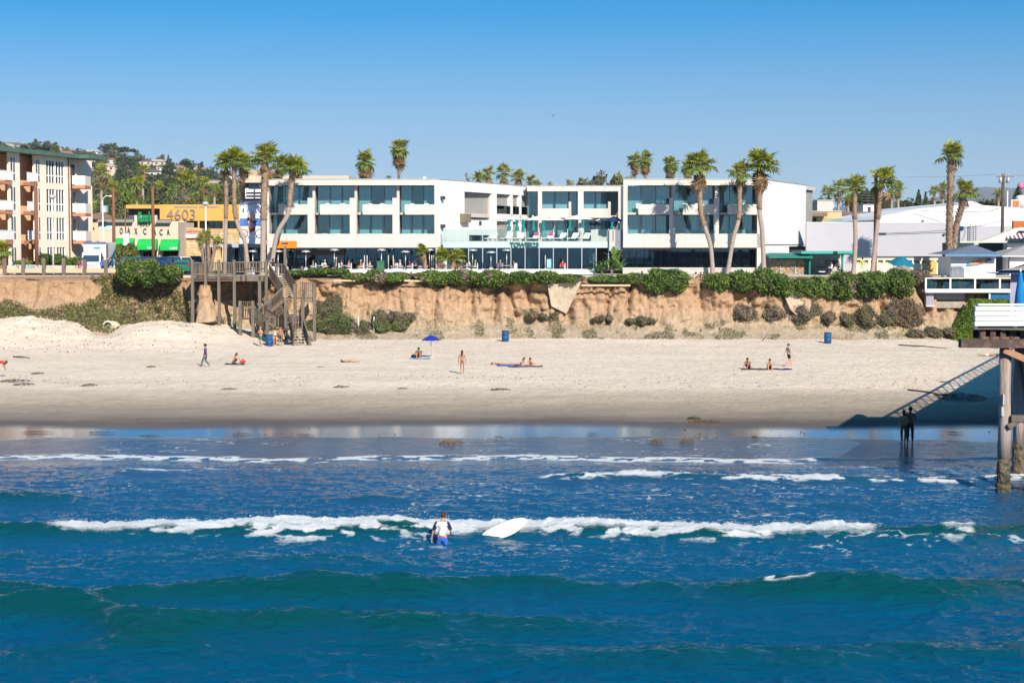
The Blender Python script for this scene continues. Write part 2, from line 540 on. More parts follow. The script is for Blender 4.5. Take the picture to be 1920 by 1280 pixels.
def sea(X, Y):
    near = np.clip((Y - 22) / 12, 0, 1)
    z = np.zeros_like(X); foam = np.zeros_like(X)
    wn1 = vnoise(X * .11, X * 0 + 1, 3) - .5
    wn2 = vnoise(X * .33, X * 0 + 7, 4) - .5
    wn3 = vnoise(X * .9, X * 0 + 9, 6) - .5
    def wave(Y0, sl, A, wb, wf, env, wob=1.0, seed=0, am=.5):
        yc = Y0 + sl * X + wob * ((vnoise(X * .13 + seed, X * 0 + seed, 9) - .5) * 2.2 + (vnoise(X * .42 + seed, X * 0, 8) - .5) * 1.1)
        a = A * env * (1 - am + 2 * am * vnoise(X * .2 + seed * 3, X * 0 + 2, 12)) * (.8 + .4 * vnoise(X * .7 + seed, Y * .3, 14))
        t = Y - yc
        return t, a * bump_w(t, wb, wf)
    # swells whose backs the camera sees
    t, h = wave(41.2, -.02, .22, 1.6, 1.0, 1.0, 1.2, 1); z += h
    t, h = wave(45.0, -.05, .40, 1.5, .8, pxenv(X, Y, -900, 1150, 250), 1.0, 2); z += h
    t, h = wave(48.6, -.03, .54, 1.6, .7, 1.0, 1.0, 3, .35); z += h
    cap = np.exp(-((t - .0) / .4) ** 2) * sstep(.42, .58, fbm(X * 1.8, Y * 2.6, 4, 171)) * (pxenv(X, Y, 1440, 1530, 15) + .6 * pxenv(X, Y, 1880, 1990, 12)) * .9
    foam = np.maximum(foam, cap)
    t, h = wave(54.2, .02, .20, 1.5, 1.0, pxenv(X, Y, -700, 760, 220), .9, 4); z += h
    # the breaking one
    t, h = wave(59.0, -.022, .42, 1.3, .8, 1.0, .45, 5, .2); z += h
    env = pxenv(X, Y, 95, 1640, 35) + .75 * pxenv(X, Y, 1770, 1840, 20)
    lump = fbm(X * .8, Y * 1.1, 4, 50)
    lump2 = fbm(X * 3.2, Y * 3.2, 3, 60)
    core = np.exp(-((t - .25) / .50) ** 2)
    width = .7 + 1.7 * vnoise(X * .28, X * 0 + 4, 15) * sstep(-19, -8, X)
    trail = np.where(t < .25, np.exp(-((t - .25) / width) ** 2), 0)
    f = np.maximum(core, np.maximum(trail * (.10 + .90 * sstep(.42, .62, fbm(X * 1.4, Y * 2.4, 5, 70))), .80 * np.where(t < .25, np.exp(-((t - .25) / (.55 + .6 * vnoise(X * .5, X * 0 + 4, 18))) ** 2), 0)))
    foam = np.maximum(foam, f * env)
    lump3 = fbm(X * 7.5, Y * 7.5, 2, 65)
    z += env * np.maximum(core, .6 * trail) * (.20 * lump + .15 * lump2 + .09 * lump3 - .13)
    # older water behind the break
    t, h = wave(67.5, .03, .22, 1.5, .9, pxenv(X, Y, -400, 160, 90) + pxenv(X, Y, 620, 750, 60), .4, 6); z += h
    t, h = wave(66.0, .0, .10, 1.4, .9, pxenv(X, Y, 1350, 1700, 120), .4, 16); z += h
    t, h = wave(73.2, -.03, .26, 1.1, .7, pxenv(X, Y, 1000, 2400, 60), .7, 7); z += h
    e7 = pxenv(X, Y, 1020, 1960, 40)
    f = np.exp(-((t + .15) / .75) ** 2) * sstep(.38, .6, fbm(X * 1.3, Y * 2.2, 5, 80)) * e7
    foam = np.maximum(foam, f * .95)
    z += f * .12 * lump2
    t, h = wave(75.4, .0, .22, .9, .6, pxenv(X, Y, 215, 320, 25), .3, 8); z += h
    foam = np.maximum(foam, .5 * np.exp(-(t / .3) ** 2) * pxenv(X, Y, 240, 320, 20))
    # swash line
    yl = 81.2 - .02 * X + (vnoise(X * .18, X * 0 + 3, 19) - .5) * 1.6 + (vnoise(X * .9, X * 0 + 3, 20) - .5) * .5
    t = Y - yl
    f = np.exp(-((t + .35) / np.where(t < -.35, 1.3, .28)) ** 2) * sstep(.34, .62, fbm(X * 1.5, Y * 3.0, 5, 90)) * 1.1
    f *= 1 - .75 * pxenv(X, Y, 1560, 2400, 30)
    foam = np.maximum(foam, f * .9)
    z += .05 * np.exp(-((t + .5) / .5) ** 2)
    # lace of old foam between the break and the swash
    def ridge(x, y, s): return 1 - np.abs(2 * fbm(x, y, 4, s) - 1)
    lace = sstep(.93, .995, ridge(X * .35 + Y * .1, Y * 1.1, 100)) * sstep(.45, .6, fbm(X * .12, Y * .3, 3, 105)) * sstep(60, 62, Y) * .40
    lace2 = sstep(.92, .99, ridge(X * .5, Y * 1.5, 110)) * sstep(.40, .6, fbm(X * .15, Y * .3, 3, 115)) * sstep(52, 57, Y) * (1 - sstep(60, 61, Y)) * .42
    foam = np.maximum(foam, np.maximum(lace, lace2))
    # chop
    ch = .13 * (fbm(X * .30, Y * .62, 3, 120) - .5) + .055 * (fbm(X * .85 + Y * .2, Y * 1.7, 3, 130) - .5) + .022 * (fbm(X * 2.4, Y * 4.2, 2, 140) - .5)
    calm = 1 - .5 * sstep(62, 80, Y)
    rd = 1 - np.abs(2 * fbm(X * .9 + Y * .25, Y * 1.5, 3, 145) - 1)
    rd2 = 1 - np.abs(2 * fbm(X * 2.1 - Y * .3, Y * 3.6, 2, 150) - 1)
    z += ch * calm * 1.15 + calm * (.085 * (rd ** 3 - .35) + .03 * (rd2 ** 3 - .35))
    z = z * near
    # run out under the sand at the swash line
    ye = 87.6 - .02 * X + (vnoise(X * .10, X * 0 + 8, 29) - .5) * 2.4 + (vnoise(X * .5, X * 0 + 3, 20) - .5) * .8
    t = Y - ye
    sh = sand_z(X, Y) + .012 + .022 * fbm(X * .7, Y * 2.6, 3, 160) * sstep(0, 1.5, -t) + .05 * np.exp(-((Y - yl + .5) / .5) ** 2)
    film = sstep(77, 80.5, Y)
    z = np.where(t < 0, np.maximum(z * (1 - film) + film * np.maximum(sh, -.2 + .3 * film * 0), sh * film + z * (1 - film)), sand_z(X, Y) - .35 * np.clip(t, 0, 1) - .01)
    return z, np.clip(foam, 0, 1)

def make_water():
    m, n, l = newmat('sea_water')
    out = n.new('ShaderNodeOutputMaterial'); p = n.new('ShaderNodeBsdfPrincipled')
    geo = n.new('ShaderNodeNewGeometry')
    sep = n.new('ShaderNodeSeparateXYZ'); l.new(geo.outputs['Position'], sep.inputs[0])
    # the body colour goes from green-blue depth to sandy shallows
    ry = n.new('ShaderNodeMapRange'); ry.inputs['From Min'].default_value = 44; ry.inputs['From Max'].default_value = 82
    l.new(sep.outputs['Y'], ry.inputs['Value'])
    ramp = n.new('ShaderNodeValToRGB'); l.new(ry.outputs[0], ramp.inputs[0])
    e = ramp.color_ramp.elements
    e[0].position = 0; e[0].color = (.000, .060, .130, 1)
    e[1].position = 1; e[1].color = (.05, .085, .15, 1)
    x = e.new(.35); x.color = (.002, .072, .160, 1)
    x = e.new(.7); x.color = (.010, .070, .160, 1)
    at_ = n.new('ShaderNodeAttribute'); at_.attribute_name = 'foam'
    nz = n.new('ShaderNodeTexNoise'); nz.inputs['Scale'].default_value = 4.5; nz.inputs['Detail'].default_value = 8; nz.inputs['Roughness'].default_value = .82
    st = n.new('ShaderNodeVectorMath'); st.operation = 'MULTIPLY'; st.inputs[1].default_value = (.55, 1.3, 1.3)
    l.new(geo.outputs['Position'], st.inputs[0]); l.new(st.outputs[0], nz.inputs['Vector'])
    a = n.new('ShaderNodeMath'); a.operation = 'MULTIPLY_ADD'; a.inputs[1].default_value = 1.15; a.inputs[2].default_value = -.25
    l.new(at_.outputs['Fac'], a.inputs[0])
    b = n.new('ShaderNodeMath'); b.operation = 'ADD'; l.new(a.outputs[0], b.inputs[0]); l.new(nz.outputs['Fac'], b.inputs[1])
    fm = n.new('ShaderNodeMapRange'); fm.inputs['From Min'].default_value = .53; fm.inputs['From Max'].default_value = .86
    l.new(b.outputs[0], fm.inputs['Value'])
    gate = n.new('ShaderNodeMapRange'); gate.inputs['From Min'].default_value = .03; gate.inputs['From Max'].default_value = .2
    l.new(at_.outputs['Fac'], gate.inputs['Value'])
    fmul = n.new('ShaderNodeMath'); fmul.operation = 'MULTIPLY'; l.new(fm.outputs[0], fmul.inputs[0]); l.new(gate.outputs[0], fmul.inputs[1])
    # higher water mixed greener, light through thin crests put into the colour
    cr = n.new('ShaderNodeMapRange'); cr.inputs['From Min'].default_value = .04; cr.inputs['From Max'].default_value = .40
    l.new(sep.outputs['Z'], cr.inputs['Value'])
    mxc = n.new('ShaderNodeMix'); mxc.data_type = 'RGBA'
    l.new(cr.outputs[0], mxc.inputs['Factor']); l.new(ramp.outputs[0], mxc.inputs[6]); mxc.inputs[7].default_value = (.001, .052, .055, 1)
    l.new(mxc.outputs[2], p.inputs['Base Color'])
    p.inputs['IOR'].default_value = 1.40
    p.inputs['Roughness'].default_value = .06
    # ripples: long fine lines lying across the view
    s1 = n.new('ShaderNodeVectorMath'); s1.operation = 'MULTIPLY'; s1.inputs[1].default_value = (.95, 2.2, 1)
    l.new(geo.outputs['Position'], s1.inputs[0])
    n1 = n.new('ShaderNodeTexNoise'); n1.inputs['Scale'].default_value = 1.25; n1.inputs['Detail'].default_value = 6; n1.inputs['Roughness'].default_value = .6; n1.inputs['Distortion'].default_value = .5
    l.new(s1.outputs[0], n1.inputs['Vector'])
    sb = n.new('ShaderNodeMapRange'); sb.inputs['From Min'].default_value = 60; sb.inputs['From Max'].default_value = 82
    sb.inputs['To Min'].default_value = .9; sb.inputs['To Max'].default_value = .45
    l.new(sep.outputs['Y'], sb.inputs['Value'])
    bp = n.new('ShaderNodeBump'); bp.inputs['Distance'].default_value = .085
    l.new(sb.outputs[0], bp.inputs['Strength'])
    l.new(n1.outputs['Fac'], bp.inputs['Height']); l.new(bp.outputs[0], p.inputs['Normal'])
    fo = n.new('ShaderNodeBsdfPrincipled')
    fo.inputs['Base Color'].default_value = (.80, .83, .84, 1); fo.inputs['Roughness'].default_value = .9; fo.inputs['Specular IOR Level'].default_value = .1
    fb = n.new('ShaderNodeBump'); fb.inputs['Distance'].default_value = .22; fb.inputs['Strength'].default_value = .9
    l.new(nz.outputs['Fac'], fb.inputs['Height']); l.new(fb.outputs[0], fo.inputs['Normal'])
    ms = n.new('ShaderNodeMixShader')
    l.new(fmul.outputs[0], ms.inputs[0]); l.new(p.outputs[0], ms.inputs[1]); l.new(fo.outputs[0], ms.inputs[2])
    l.new(ms.outputs[0], out.inputs['Surface'])
    return m

WATER = make_water()
us = fan_cols(760, 1.0, (1.1, 1.4, 2.2, 5, 14, 60))
vis = 1.0 / np.linspace(1 / 36.5, 1 / 91.0, 680)
ys = np.concatenate([[-6000, -1500, -400, -100, -20, 5, 18, 26, 31, 34], vis])
UU, YY = np.meshgrid(us, ys)
XX = UU * (.312 * np.maximum(YY, 20) + 1.5)
ZZ, FO = sea(XX, YY)
out_ = (np.abs(UU) > 1.2) | (YY < 30)
ZZ = np.where(out_ & (YY < 70), 0.0, ZZ)
me = npmesh('sea', [(np.stack([XX, YY, ZZ], -1).reshape(-1, 3), grid_quads(*XX.shape), 0)], WATER)
fa = me.attributes.new('foam', 'FLOAT', 'POINT')
fa.data.foreach_set('value', FO.astype(np.float32).ravel())
tag(link('sea', me), kind='structure')

# spray thrown up along the breaking crest
def spray():
    n = 2600
    x = RNG.uniform(-17.5, 14.5, n)
    px = 960 + x / 59 * F
    keep = (px > 90) & (px < 1660)
    x = x[keep]
    yc = 59.0 - .022 * x + .45 * ((vnoise(x * .13 + 5, x * 0 + 5, 9) - .5) * 2.2 + (vnoise(x * .42 + 5, x * 0, 8) - .5) * 1.1)
    y = yc + RNG.normal(.15, .35, len(x))
    z, _ = sea(x, y)
    burst = sstep(.45, .8, fbm(x * .7, x * 0, 3, 222))
    z = z + np.abs(RNG.normal(0, .06, len(x))) + burst * RNG.random(len(x)) ** 3 * .34
    V, Q = leafq(np.stack([x, y, z], 1), RNG.uniform(.005, .018, len(x)), .8)
    return npmesh('sea_spray', [(V, Q, 0)], mat('foam_white', (.70, .73, .75), .9, .03, 3))
tag(link('sea_spray', spray()), 'white spray thrown up along the breaking wave', 'spray', kind='stuff')

# ------------------------------------------------------------------ cliff
TOPZ = 7.0
def cliff_pt(X, s):
    """s 0 at the foot, 1 at the lip, 1.25 on the flat top"""
    X = np.asarray(X, float); s = np.asarray(s, float)
    left = sstep(-31, -40, X)
    right = sstep(30, 38, X)
    fy = 157.3 + (vnoise(X * .12, X * 0, 200) - .5) * 1.6
    sY = np.interp(s, [-.2, 0, .2, .36, .5, .8, .95, 1.0, 1.25], [-1.5, 0, 1.9, 3.0, 3.5, 4.3, 4.8, 5.1, 8.5])
    sZ = np.interp(s, [-.2, 0, .2, .36, .5, .8, .95, 1.0, 1.25], [.2, 1.0, 1.75, 2.5, 3.6, 5.9, 6.7, 6.86, TOPZ])
    lY = np.interp(s, [-.2, 0, .3, .5, .8, 1.0, 1.25], [-1.5, 0, 2.2, 3.6, 4.6, 5.4, 8.5])
    lZ = np.interp(s, [-.2, 0, .3, .5, .8, 1.0, 1.25], [1.8, 2.6, 3.7, 4.7, 6.4, 6.95, TOPZ])
    Y = fy + sY * (1 - left) + lY * left
    Z = sZ * (1 - left) + lZ * left
    # overhung dark hollow under the wooden deck
    hol = np.exp(-((X + 24.0) / 2.6) ** 2) * sstep(.45, .7, s) * (1 - sstep(1.0, 1.1, s))
    Y = Y + hol * 3.1
    Y = Y - 2.3 * np.exp(-((X + 29.0) / 1.5) ** 2) * sstep(.25, .5, s) * (1 - sstep(.66, .76, s))
    face = sstep(.2, .5, s) * (1 - sstep(.93, 1.02, s))
    tal = 1 - sstep(.25, .5, s)
    big = (fbm(X * .17, s * .8, 3, 210) - .5) * 2.4
    gul = 1 - np.abs(2 * vnoise(X * .55 + fbm(X * .3, s * 2, 2, 5) * .8, s * .6, 220) - 1)
    gul2 = 1 - np.abs(2 * vnoise(X * 1.5 + s * .4, s * 1.1, 230) - 1)
    rough = fbm(X * 1.3, s * 9, 4, 240) - .5
    st = vnoise(X * .05, s * 13, 250) - .5
    d = big * (.25 + .75 * face) + face * (gul ** 5 * 1.15 + gul2 ** 5 * .40 + rough * 1.5 + st * .3) * (1 - .55 * left) + tal * (fbm(X * .8, s * 5, 4, 260) - .5) * .7
    d = d * (1 - sstep(1.0, 1.15, s))
    Y = Y + d
    Z = Z + face * (fbm(X * .6, s * 4, 3, 270) - .5) * .3 - .25 * sstep(.85, 1, s) * (1 - sstep(1.0, 1.2, s)) * vnoise(X * .4, X * 0, 280)
    return np.stack([X + 0 * s, Y, Z], -1)

def make_cliff():
    m, n, l = newmat('cliff_sandstone')
    out = n.new('ShaderNodeOutputMaterial'); p = n.new('ShaderNodeBsdfPrincipled')
    geo = n.new('ShaderNodeNewGeometry'); sep = n.new('ShaderNodeSeparateXYZ'); l.new(geo.outputs['Position'], sep.inputs[0])
    nz = n.new('ShaderNodeTexNoise'); nz.inputs['Scale'].default_value = .5; nz.inputs['Detail'].default_value = 7; nz.inputs['Roughness'].default_value = .68
    l.new(geo.outputs['Position'], nz.inputs['Vector'])
    add = n.new('ShaderNodeMath'); add.operation = 'MULTIPLY_ADD'; add.inputs[1].default_value = 2.2
    l.new(nz.outputs['Fac'], add.inputs[0]); l.new(sep.outputs['Z'], add.inputs[2])
    mr = n.new('ShaderNodeMapRange'); mr.inputs['From Min'].default_value = 2.2; mr.inputs['From Max'].default_value = 8.4
    l.new(add.outputs[0], mr.inputs['Value'])
    ramp = n.new('ShaderNodeValToRGB'); l.new(mr.outputs[0], ramp.inputs[0])
    e = ramp.color_ramp.elements
    e[0].position = 0; e[0].color = (.54, .44, .335, 1)
    e[1].position = 1; e[1].color = (.46, .30, .185, 1)
    for pos, c in ((.16, (.52, .41, .285, 1)), (.34, (.53, .375, .25, 1)), (.55, (.55, .365, .225, 1)), (.75, (.50, .315, .185, 1))):
        x = e.new(pos); x.color = c
    st = n.new('ShaderNodeVectorMath'); st.operation = 'MULTIPLY'; st.inputs[1].default_value = (1.6, 1.2, .5)
    l.new(geo.outputs['Position'], st.inputs[0])
    n2 = n.new('ShaderNodeTexNoise'); n2.inputs['Scale'].default_value = 1.5; n2.inputs['Detail'].default_value = 8; n2.inputs['Roughness'].default_value = .75
    l.new(st.outputs[0], n2.inputs['Vector'])
    v = n.new('ShaderNodeMapRange'); v.inputs['From Min'].default_value = .3; v.inputs['From Max'].default_value = .65
    v.inputs['To Min'].default_value = .68; v.inputs['To Max'].default_value = 1.12
    l.new(n2.outputs['Fac'], v.inputs['Value'])
    vm = n.new('ShaderNodeVectorMath'); vm.operation = 'SCALE'; l.new(ramp.outputs[0], vm.inputs[0]); l.new(v.outputs[0], vm.inputs['Scale'])
    # dry weeds staining the talus
    n3 = n.new('ShaderNodeTexNoise'); n3.inputs['Scale'].default_value = 1.1; n3.inputs['Detail'].default_value = 8; n3.inputs['Roughness'].default_value = .8
    l.new(geo.outputs['Position'], n3.inputs['Vector'])
    g = n.new('ShaderNodeMapRange'); g.inputs['From Min'].default_value = .56; g.inputs['From Max'].default_value = .66
    l.new(n3.outputs['Fac'], g.inputs['Value'])
    mx = n.new('ShaderNodeMix'); mx.data_type = 'RGBA'
    low = n.new('ShaderNodeMapRange'); low.inputs['From Min'].default_value = 4.2; low.inputs['From Max'].default_value = 2.4; low.inputs['To Max'].default_value = .6
    l.new(sep.outputs['Z'], low.inputs['Value'])
    gm = n.new('ShaderNodeMath'); gm.operation = 'MULTIPLY'; l.new(g.outputs[0], gm.inputs[0]); l.new(low.outputs[0], gm.inputs[1])
    l.new(gm.outputs[0], mx.inputs['Factor']); l.new(vm.outputs[0], mx.inputs[6]); mx.inputs[7].default_value = (.21, .165, .09, 1)
    l.new(mx.outputs[2], p.inputs['Base Color'])
    p.inputs['Roughness'].default_value = .95; p.inputs['Specular IOR Level'].default_value = .1
    nb = n.new('ShaderNodeTexNoise'); nb.inputs['Scale'].default_value = 2.6; nb.inputs['Detail'].default_value = 8; nb.inputs['Roughness'].default_value = .75
    l.new(st.outputs[0], nb.inputs['Vector'])
    bp = n.new('ShaderNodeBump'); bp.inputs['Distance'].default_value = .35; bp.inputs['Strength'].default_value = .9
    l.new(nb.outputs['Fac'], bp.inputs['Height']); l.new(bp.outputs[0], p.inputs['Normal'])
    l.new(p.outputs[0], out.inputs['Surface'])
    return m

CLIFF = make_cliff()
xs = np.concatenate([np.linspace(-140, -58, 24)[:-1], np.linspace(-58, 58, 960), np.linspace(58, 140, 24)[1:]])
ss = np.concatenate([np.linspace(-.2, 0, 8)[:-1], np.linspace(0, 1.0, 120), np.linspace(1.0, 1.25, 14)[1:]])
SS, XX = np.meshgrid(ss, xs, indexing='ij')
tag(link('cliff', npmesh('cliff', [(cliff_pt(XX, SS).reshape(-1, 3), grid_quads(*XX.shape), 0)], CLIFF)), kind='structure')

# ------------------------------------------------------------------ flat ground above the cliff, path, street
GROUND = mat('dry_ground', (.30, .24, .17), .95, .25, .3, col2=(.16, .15, .07), c2scale=.2)
g = MB().box(-3000, 3000, 165.0, 9000, TOPZ - 3, TOPZ - .05)
tag(g.build('ground', GROUND), kind='structure')
tag(MB().box(-140, 140, 164.6, 168.4, TOPZ - .3, TOPZ + .02).build('boardwalk', CONC), kind='structure')
tag(MB().box(-140, FX(505, 173), 169.5, 196, TOPZ - .3, TOPZ + .012).build('street', ASPH), kind='structure')
tag(MB().box(FX(495, 173), FX(1500, 173), 168.6, 176, TOPZ - .3, TOPZ + .03).build('terrace_paving', mat('terrace_paving', (.44, .41, .37), .85, .1, 1)), kind='structure')

# ------------------------------------------------------------------ hill with houses, far mountains
HILL = mat('hill_scrub', (.085, .085, .042), .95, .3, .02, col2=(.17, .13, .085), c2scale=.011, bump=1.5, bscale=.06)
_hx = [-140, 0, 60, 110, 170, 240, 300, 340, 400, 450, 500, 560, 620, 720, 900]
_hy = [276, 270, 268, 272, 283, 291, 297, 307, 317, 326, 336, 350, 380, 425, 452]
def hill_z(X, Y):
    px = 960 + X / Y * F
    top = np.interp(px, _hx, _hy)
    H = (455 - top) / F * 1500.0
    t = np.clip((Y - 520) / 980, 0, 1)
    prof = t ** 1.15
    prof = np.where(Y > 1500, 1 - .25 * np.clip((Y - 1500) / 500, 0, 1), prof)
    n = (fbm(X * .006, Y * .005, 4, 300) - .5) * 26 * np.sin(np.pi * np.clip(t, 0, 1)) + (fbm(X * .03, Y * .02, 3, 310) - .5) * 7 * t
    return TOPZ - .4 + H * prof + n * np.clip(H / 50, 0, 1)
px_ = np.linspace(-300, 930, 180); yy_ = np.concatenate([np.linspace(500, 1500, 90), [1600, 1800, 2000]])
PX, YY = np.meshgrid(px_, yy_)
XX = (PX - 960) / F * YY
tag(link('hill', npmesh('hill', [(np.stack([XX, YY, hill_z(XX, YY)], -1).reshape(-1, 3), grid_quads(*XX.shape), 0)], HILL)), kind='structure')

MOUNT = mat('mountain_scrub', (.13, .12, .10), .95, .25, .002)
def mountain(Y, pxs, pys, depth, name, seed):
    p = np.linspace(pxs[0], pxs[-1], 220)
    top = np.interp(p, pxs, pys) + (fbm(p * .03, p * 0, 4, seed) - .5) * 9
    X = (p - 960) / F * Y
    H = HC + (455 - top) / F * Y
    rows = []
    for k, t in enumerate(np.linspace(0, 1, 14)):
        yy = Y - depth * (1 - t) + (fbm(X * .001, X * 0 + k * .3, 3, seed + 9) - .5) * depth * .25
        rows.append(np.stack([X, yy, TOPZ + (H - TOPZ) * t * (.82 + .36 * fbm(X * .0016, X * 0 + t * 3, 3, seed + 3) * (1 - t) + .18 * t)], -1))
    V = np.stack(rows, 0)
    tag(link(name, npmesh(name, [(V.reshape(-1, 3), grid_quads(V.shape[0], V.shape[1]), 0)], MOUNT)), kind='structure')
mountain(9000, [1350, 1500, 1600, 1690, 1740, 1800, 1830, 1870, 1920, 1990, 2150], [430, 400, 385, 378, 372, 358, 348, 352, 356, 350, 380], 2500, 'mountain', 400)
mountain(6500, [1500, 1600, 1720, 1790, 1830, 1880, 1930, 2150], [440, 412, 398, 380, 367, 384, 392, 410], 1500, 'hills', 420)
# ================================================================== HOTEL
YF = 173.0
DIRX = 0.417                       # how far the street grid drifts to +X for each metre inland
hotel = thing('hotel', 'long white three storey hotel with recessed glass balconies above the cliff', 'hotel', (0, YF, TOPZ))

def text_mesh(name, body, mat_, parent, px0, px1, pyt, pyb, Y, depth=.06, bold=0.0, keep=False):
    """raised lettering filling a pixel rectangle at distance Y"""
    cu = bpy.data.curves.new('lettering', 'FONT')
    cu.body = body; cu.size = 1; cu.extrude = .02; cu.offset = bold; cu.resolution_u = 3
    tmp = bpy.data.objects.new('lettering', cu)
    me = bpy.data.meshes.new_from_object(tmp)
    bpy.data.objects.remove(tmp)
    n = len(me.vertices)
    co = np.zeros(n * 3, np.float32); me.vertices.foreach_get('co', co); co = co.reshape(-1, 3)
    lo, hi = co.min(0), co.max(0); sz = np.maximum(hi - lo, 1e-6)
    q = (co - lo) / sz
    x0, x1, z0, z1 = FX(px0, Y), FX(px1, Y), FZ(pyb, Y), FZ(pyt, Y)
    new = np.stack([x0 + q[:, 0] * (x1 - x0), Y - q[:, 2] * depth, z0 + q[:, 1] * (z1 - z0)], 1)
    me.vertices.foreach_set('co', new.astype(np.float32).ravel())
    me.materials.clear(); me.materials.append(mat_)
    me.update(); me.name = name
    return link(name, me, parent)

def wavy_curtain(w, h, folds):
    n = folds * 6 + 1
    x = np.linspace(0, w, n)
    y = np.sin(np.linspace(0, folds * 2 * math.pi, n)) * .05
    V = np.concatenate([np.stack([x, y, np.zeros(n)], 1), np.stack([x, y, np.full(n, h)], 1)])
    q = np.stack([np.arange(n - 1), np.arange(1, n), np.arange(1, n) + n, np.arange(n - 1) + n], 1)
    return npmesh('curtain', [(V, q, 0)], CURT)
CURT_ME = wavy_curtain(1.0, 1.0, 7)

def window(parent, px0, px1, pyt, pyb, Y, npane, glassm=PANE, framem=DARKM, curtains=(), t=.05, name='window', curtain_m=None):
    """a framed opening > panes; curtains hang behind it"""
    x0, x1, z0, z1 = FX(px0, Y), FX(px1, Y), FZ(pyb, Y), FZ(pyt, Y)
    mb = MB()
    mb.box(x0, x1, Y - .04, Y + .06, z0, z0 + t).box(x0, x1, Y - .04, Y + .06, z1 - t, z1)
    xs_ = np.linspace(x0, x1, npane + 1)
    for i, x in enumerate(xs_):
        mb.box(x - t * .6, x + t * .6, Y - .035, Y + .055, z0 + t, z1 - t)
    fr = mb.build(name, framem, parent)
    for i in range(npane):
        ubox('pane', fr, xs_[i] + t * .6, xs_[i + 1] - t * .6, Y, Y + .012, z0 + t, z1 - t, glassm)
    for a, b in curtains:
        o = link('curtain', CURT_ME, parent)
        setp(o, None)
        o.parent = None
        o.location = (x0 + (x1 - x0) * a, Y + .28, z0 + .03); o.scale = ((x1 - x0) * (b - a), 1, z1 - z0 - .06)
        setp(o, parent)
    return fr

H3T, H3B = 347.5, 400.0
def wing(L, Rr, bays, slots, oblique_right, oblique_left):
    # L, Rr: front edge pixels; bays: (w3a, w3b, para, parb, posta, postb, w2a, w2b)
    zt = FZ(336, YF)
    pb('roof_fascia', hotel, L, Rr, 336.4, 347.5, YF, 0, .45, WHITE)
    pb('coping', hotel, L - .3, Rr + .3, 335.2, 336.4, YF, -.06, .5, GREYM)
    dep = 22.0
    xl, xr = FX(L, YF), FX(Rr, YF)
    fp = [(xl, YF + .45), (xr, YF + .45), (xr + DIRX * dep * oblique_right, YF + dep), (xl + DIRX * dep * oblique_left, YF + dep)]
    MB().prism(fp, zt - .5, zt - .12).build('roof', CONC, hotel)
    back = [(fp[0][0] + .2, YF + 6.6), (fp[1][0] + DIRX * 5.4 * oblique_right - .3, YF + 6.6), (fp[2][0] - .3, fp[2][1]), (fp[3][0] + .2, fp[3][1])]
    MB().prism(back, TOPZ, zt - .5).build('core', ROOMW, hotel)
    pb('spandrel', hotel, L, Rr, 438.3, 464.3, YF, 0, .3, WHITE)
    pb('soffit', hotel, L, Rr, 462.5, 464.0, YF, .3, 6.5, CREAM)
    for bi, (a3, b3, pa, pb_, qa, qb, a2, b2) in enumerate(bays):
        lastb = bi == len(bays) - 1
        end3 = qb if qb else b3
        # floors of the two balcony rows
        pb('balcony_floor', hotel, a3, end3, 398.2, 402.4, YF, .55, 6.5, CREAM)
        pb('balcony_floor', hotel, a3, end3, 455.0, 462.4, YF, .3, 6.5, CREAM)
        pb('parapet', hotel, pa, pb_, 383.2, 402.5, YF, 0, .26, WHITE)
        if qb:
            pb('pier', hotel, pb_, qb, 371.0, 438.2, YF, 0, .24, WHITE)
        pb('party_wall', hotel, b3 + .2, b3 + 5.2 if qb else b3 + 3, 347.5, 398.2, YF, .8, 6.5, CREAM)
        pb('party_wall', hotel, b3 + .2, b3 + 5.2 if qb else b3 + 3, 402.5, 455, YF, .3, 6.5, CREAM)
        pb('glass_rail', hotel, a3 + 1, pa, 378, 397, YF, .5, .52, RAILG)
        pb('glass_rail', hotel, a2, b2, 431.0, 438.2, YF, .05, .07, RAILG)
        pb('glass_rail', hotel, pa, pb_, 377.5, 383.1, YF, .05, .07, RAILG)
        d = 1.95
        Yw = YF + d
        k = YF / Yw
        def sh(px): return 960 + (px - 960) * k
        # the glazing sits back from the front, so its outline is given at its own distance
        r = random.Random(bi * 7 + int(L))
        c3 = [(0.0, .30 + .1 * r.random()), (.36, .62), (.70 - .05 * r.random(), .97)]
        if r.random() < .4: c3.pop(1)
        window(hotel, sh(a3), sh(b3), 455 + (347.6 - 455) * k, 455 + (398.0 - 455) * k, Yw, 3, curtains=c3)
        c2 = [(0.02, .27), (.33, .60), (.68, .99)]
        if r.random() < .5: c2.pop(r.randrange(3))
        window(hotel, sh(a2), sh(b3), 455 + (402.7 - 455) * k, 455 + (455 - 455) * k - .3, Yw, 3, curtains=c2)
        # balcony furniture glimpsed over the parapets
        for px, py in ((a3 + 22, 398), (a3 + 48, 398), (a2 + 20, 455), (a2 + 46, 455)):
            ch = link('balcony_chair', CHAIR_ME)
            ch.location = (FX(px, YF) + r.uniform(-.2, .2), YF + 1.25, FZ(py, YF) + .01); ch.rotation_euler = (0, 0, r.uniform(-.6, .6))
            BALC.append((ch, bi, px < a3 + 30 and px != a2 + 46, py < 420))

mb = MB()
mb.box(-.26, .26, -.26, .26, .36, .42).box(-.26, .26, .20, .27, .42, .92)
for sx in (-.23, .23):
    for sy in (-.23, .23): mb.box(sx - .02, sx + .02, sy - .02, sy + .02, 0, .36)
    mb.box(sx - .02, sx + .02, -.26, .25, .58, .62)
CHAIR_ME = mb.mesh('balcony_chair', mat('white_plastic', (.75, .75, .73), .5))
BALC = []

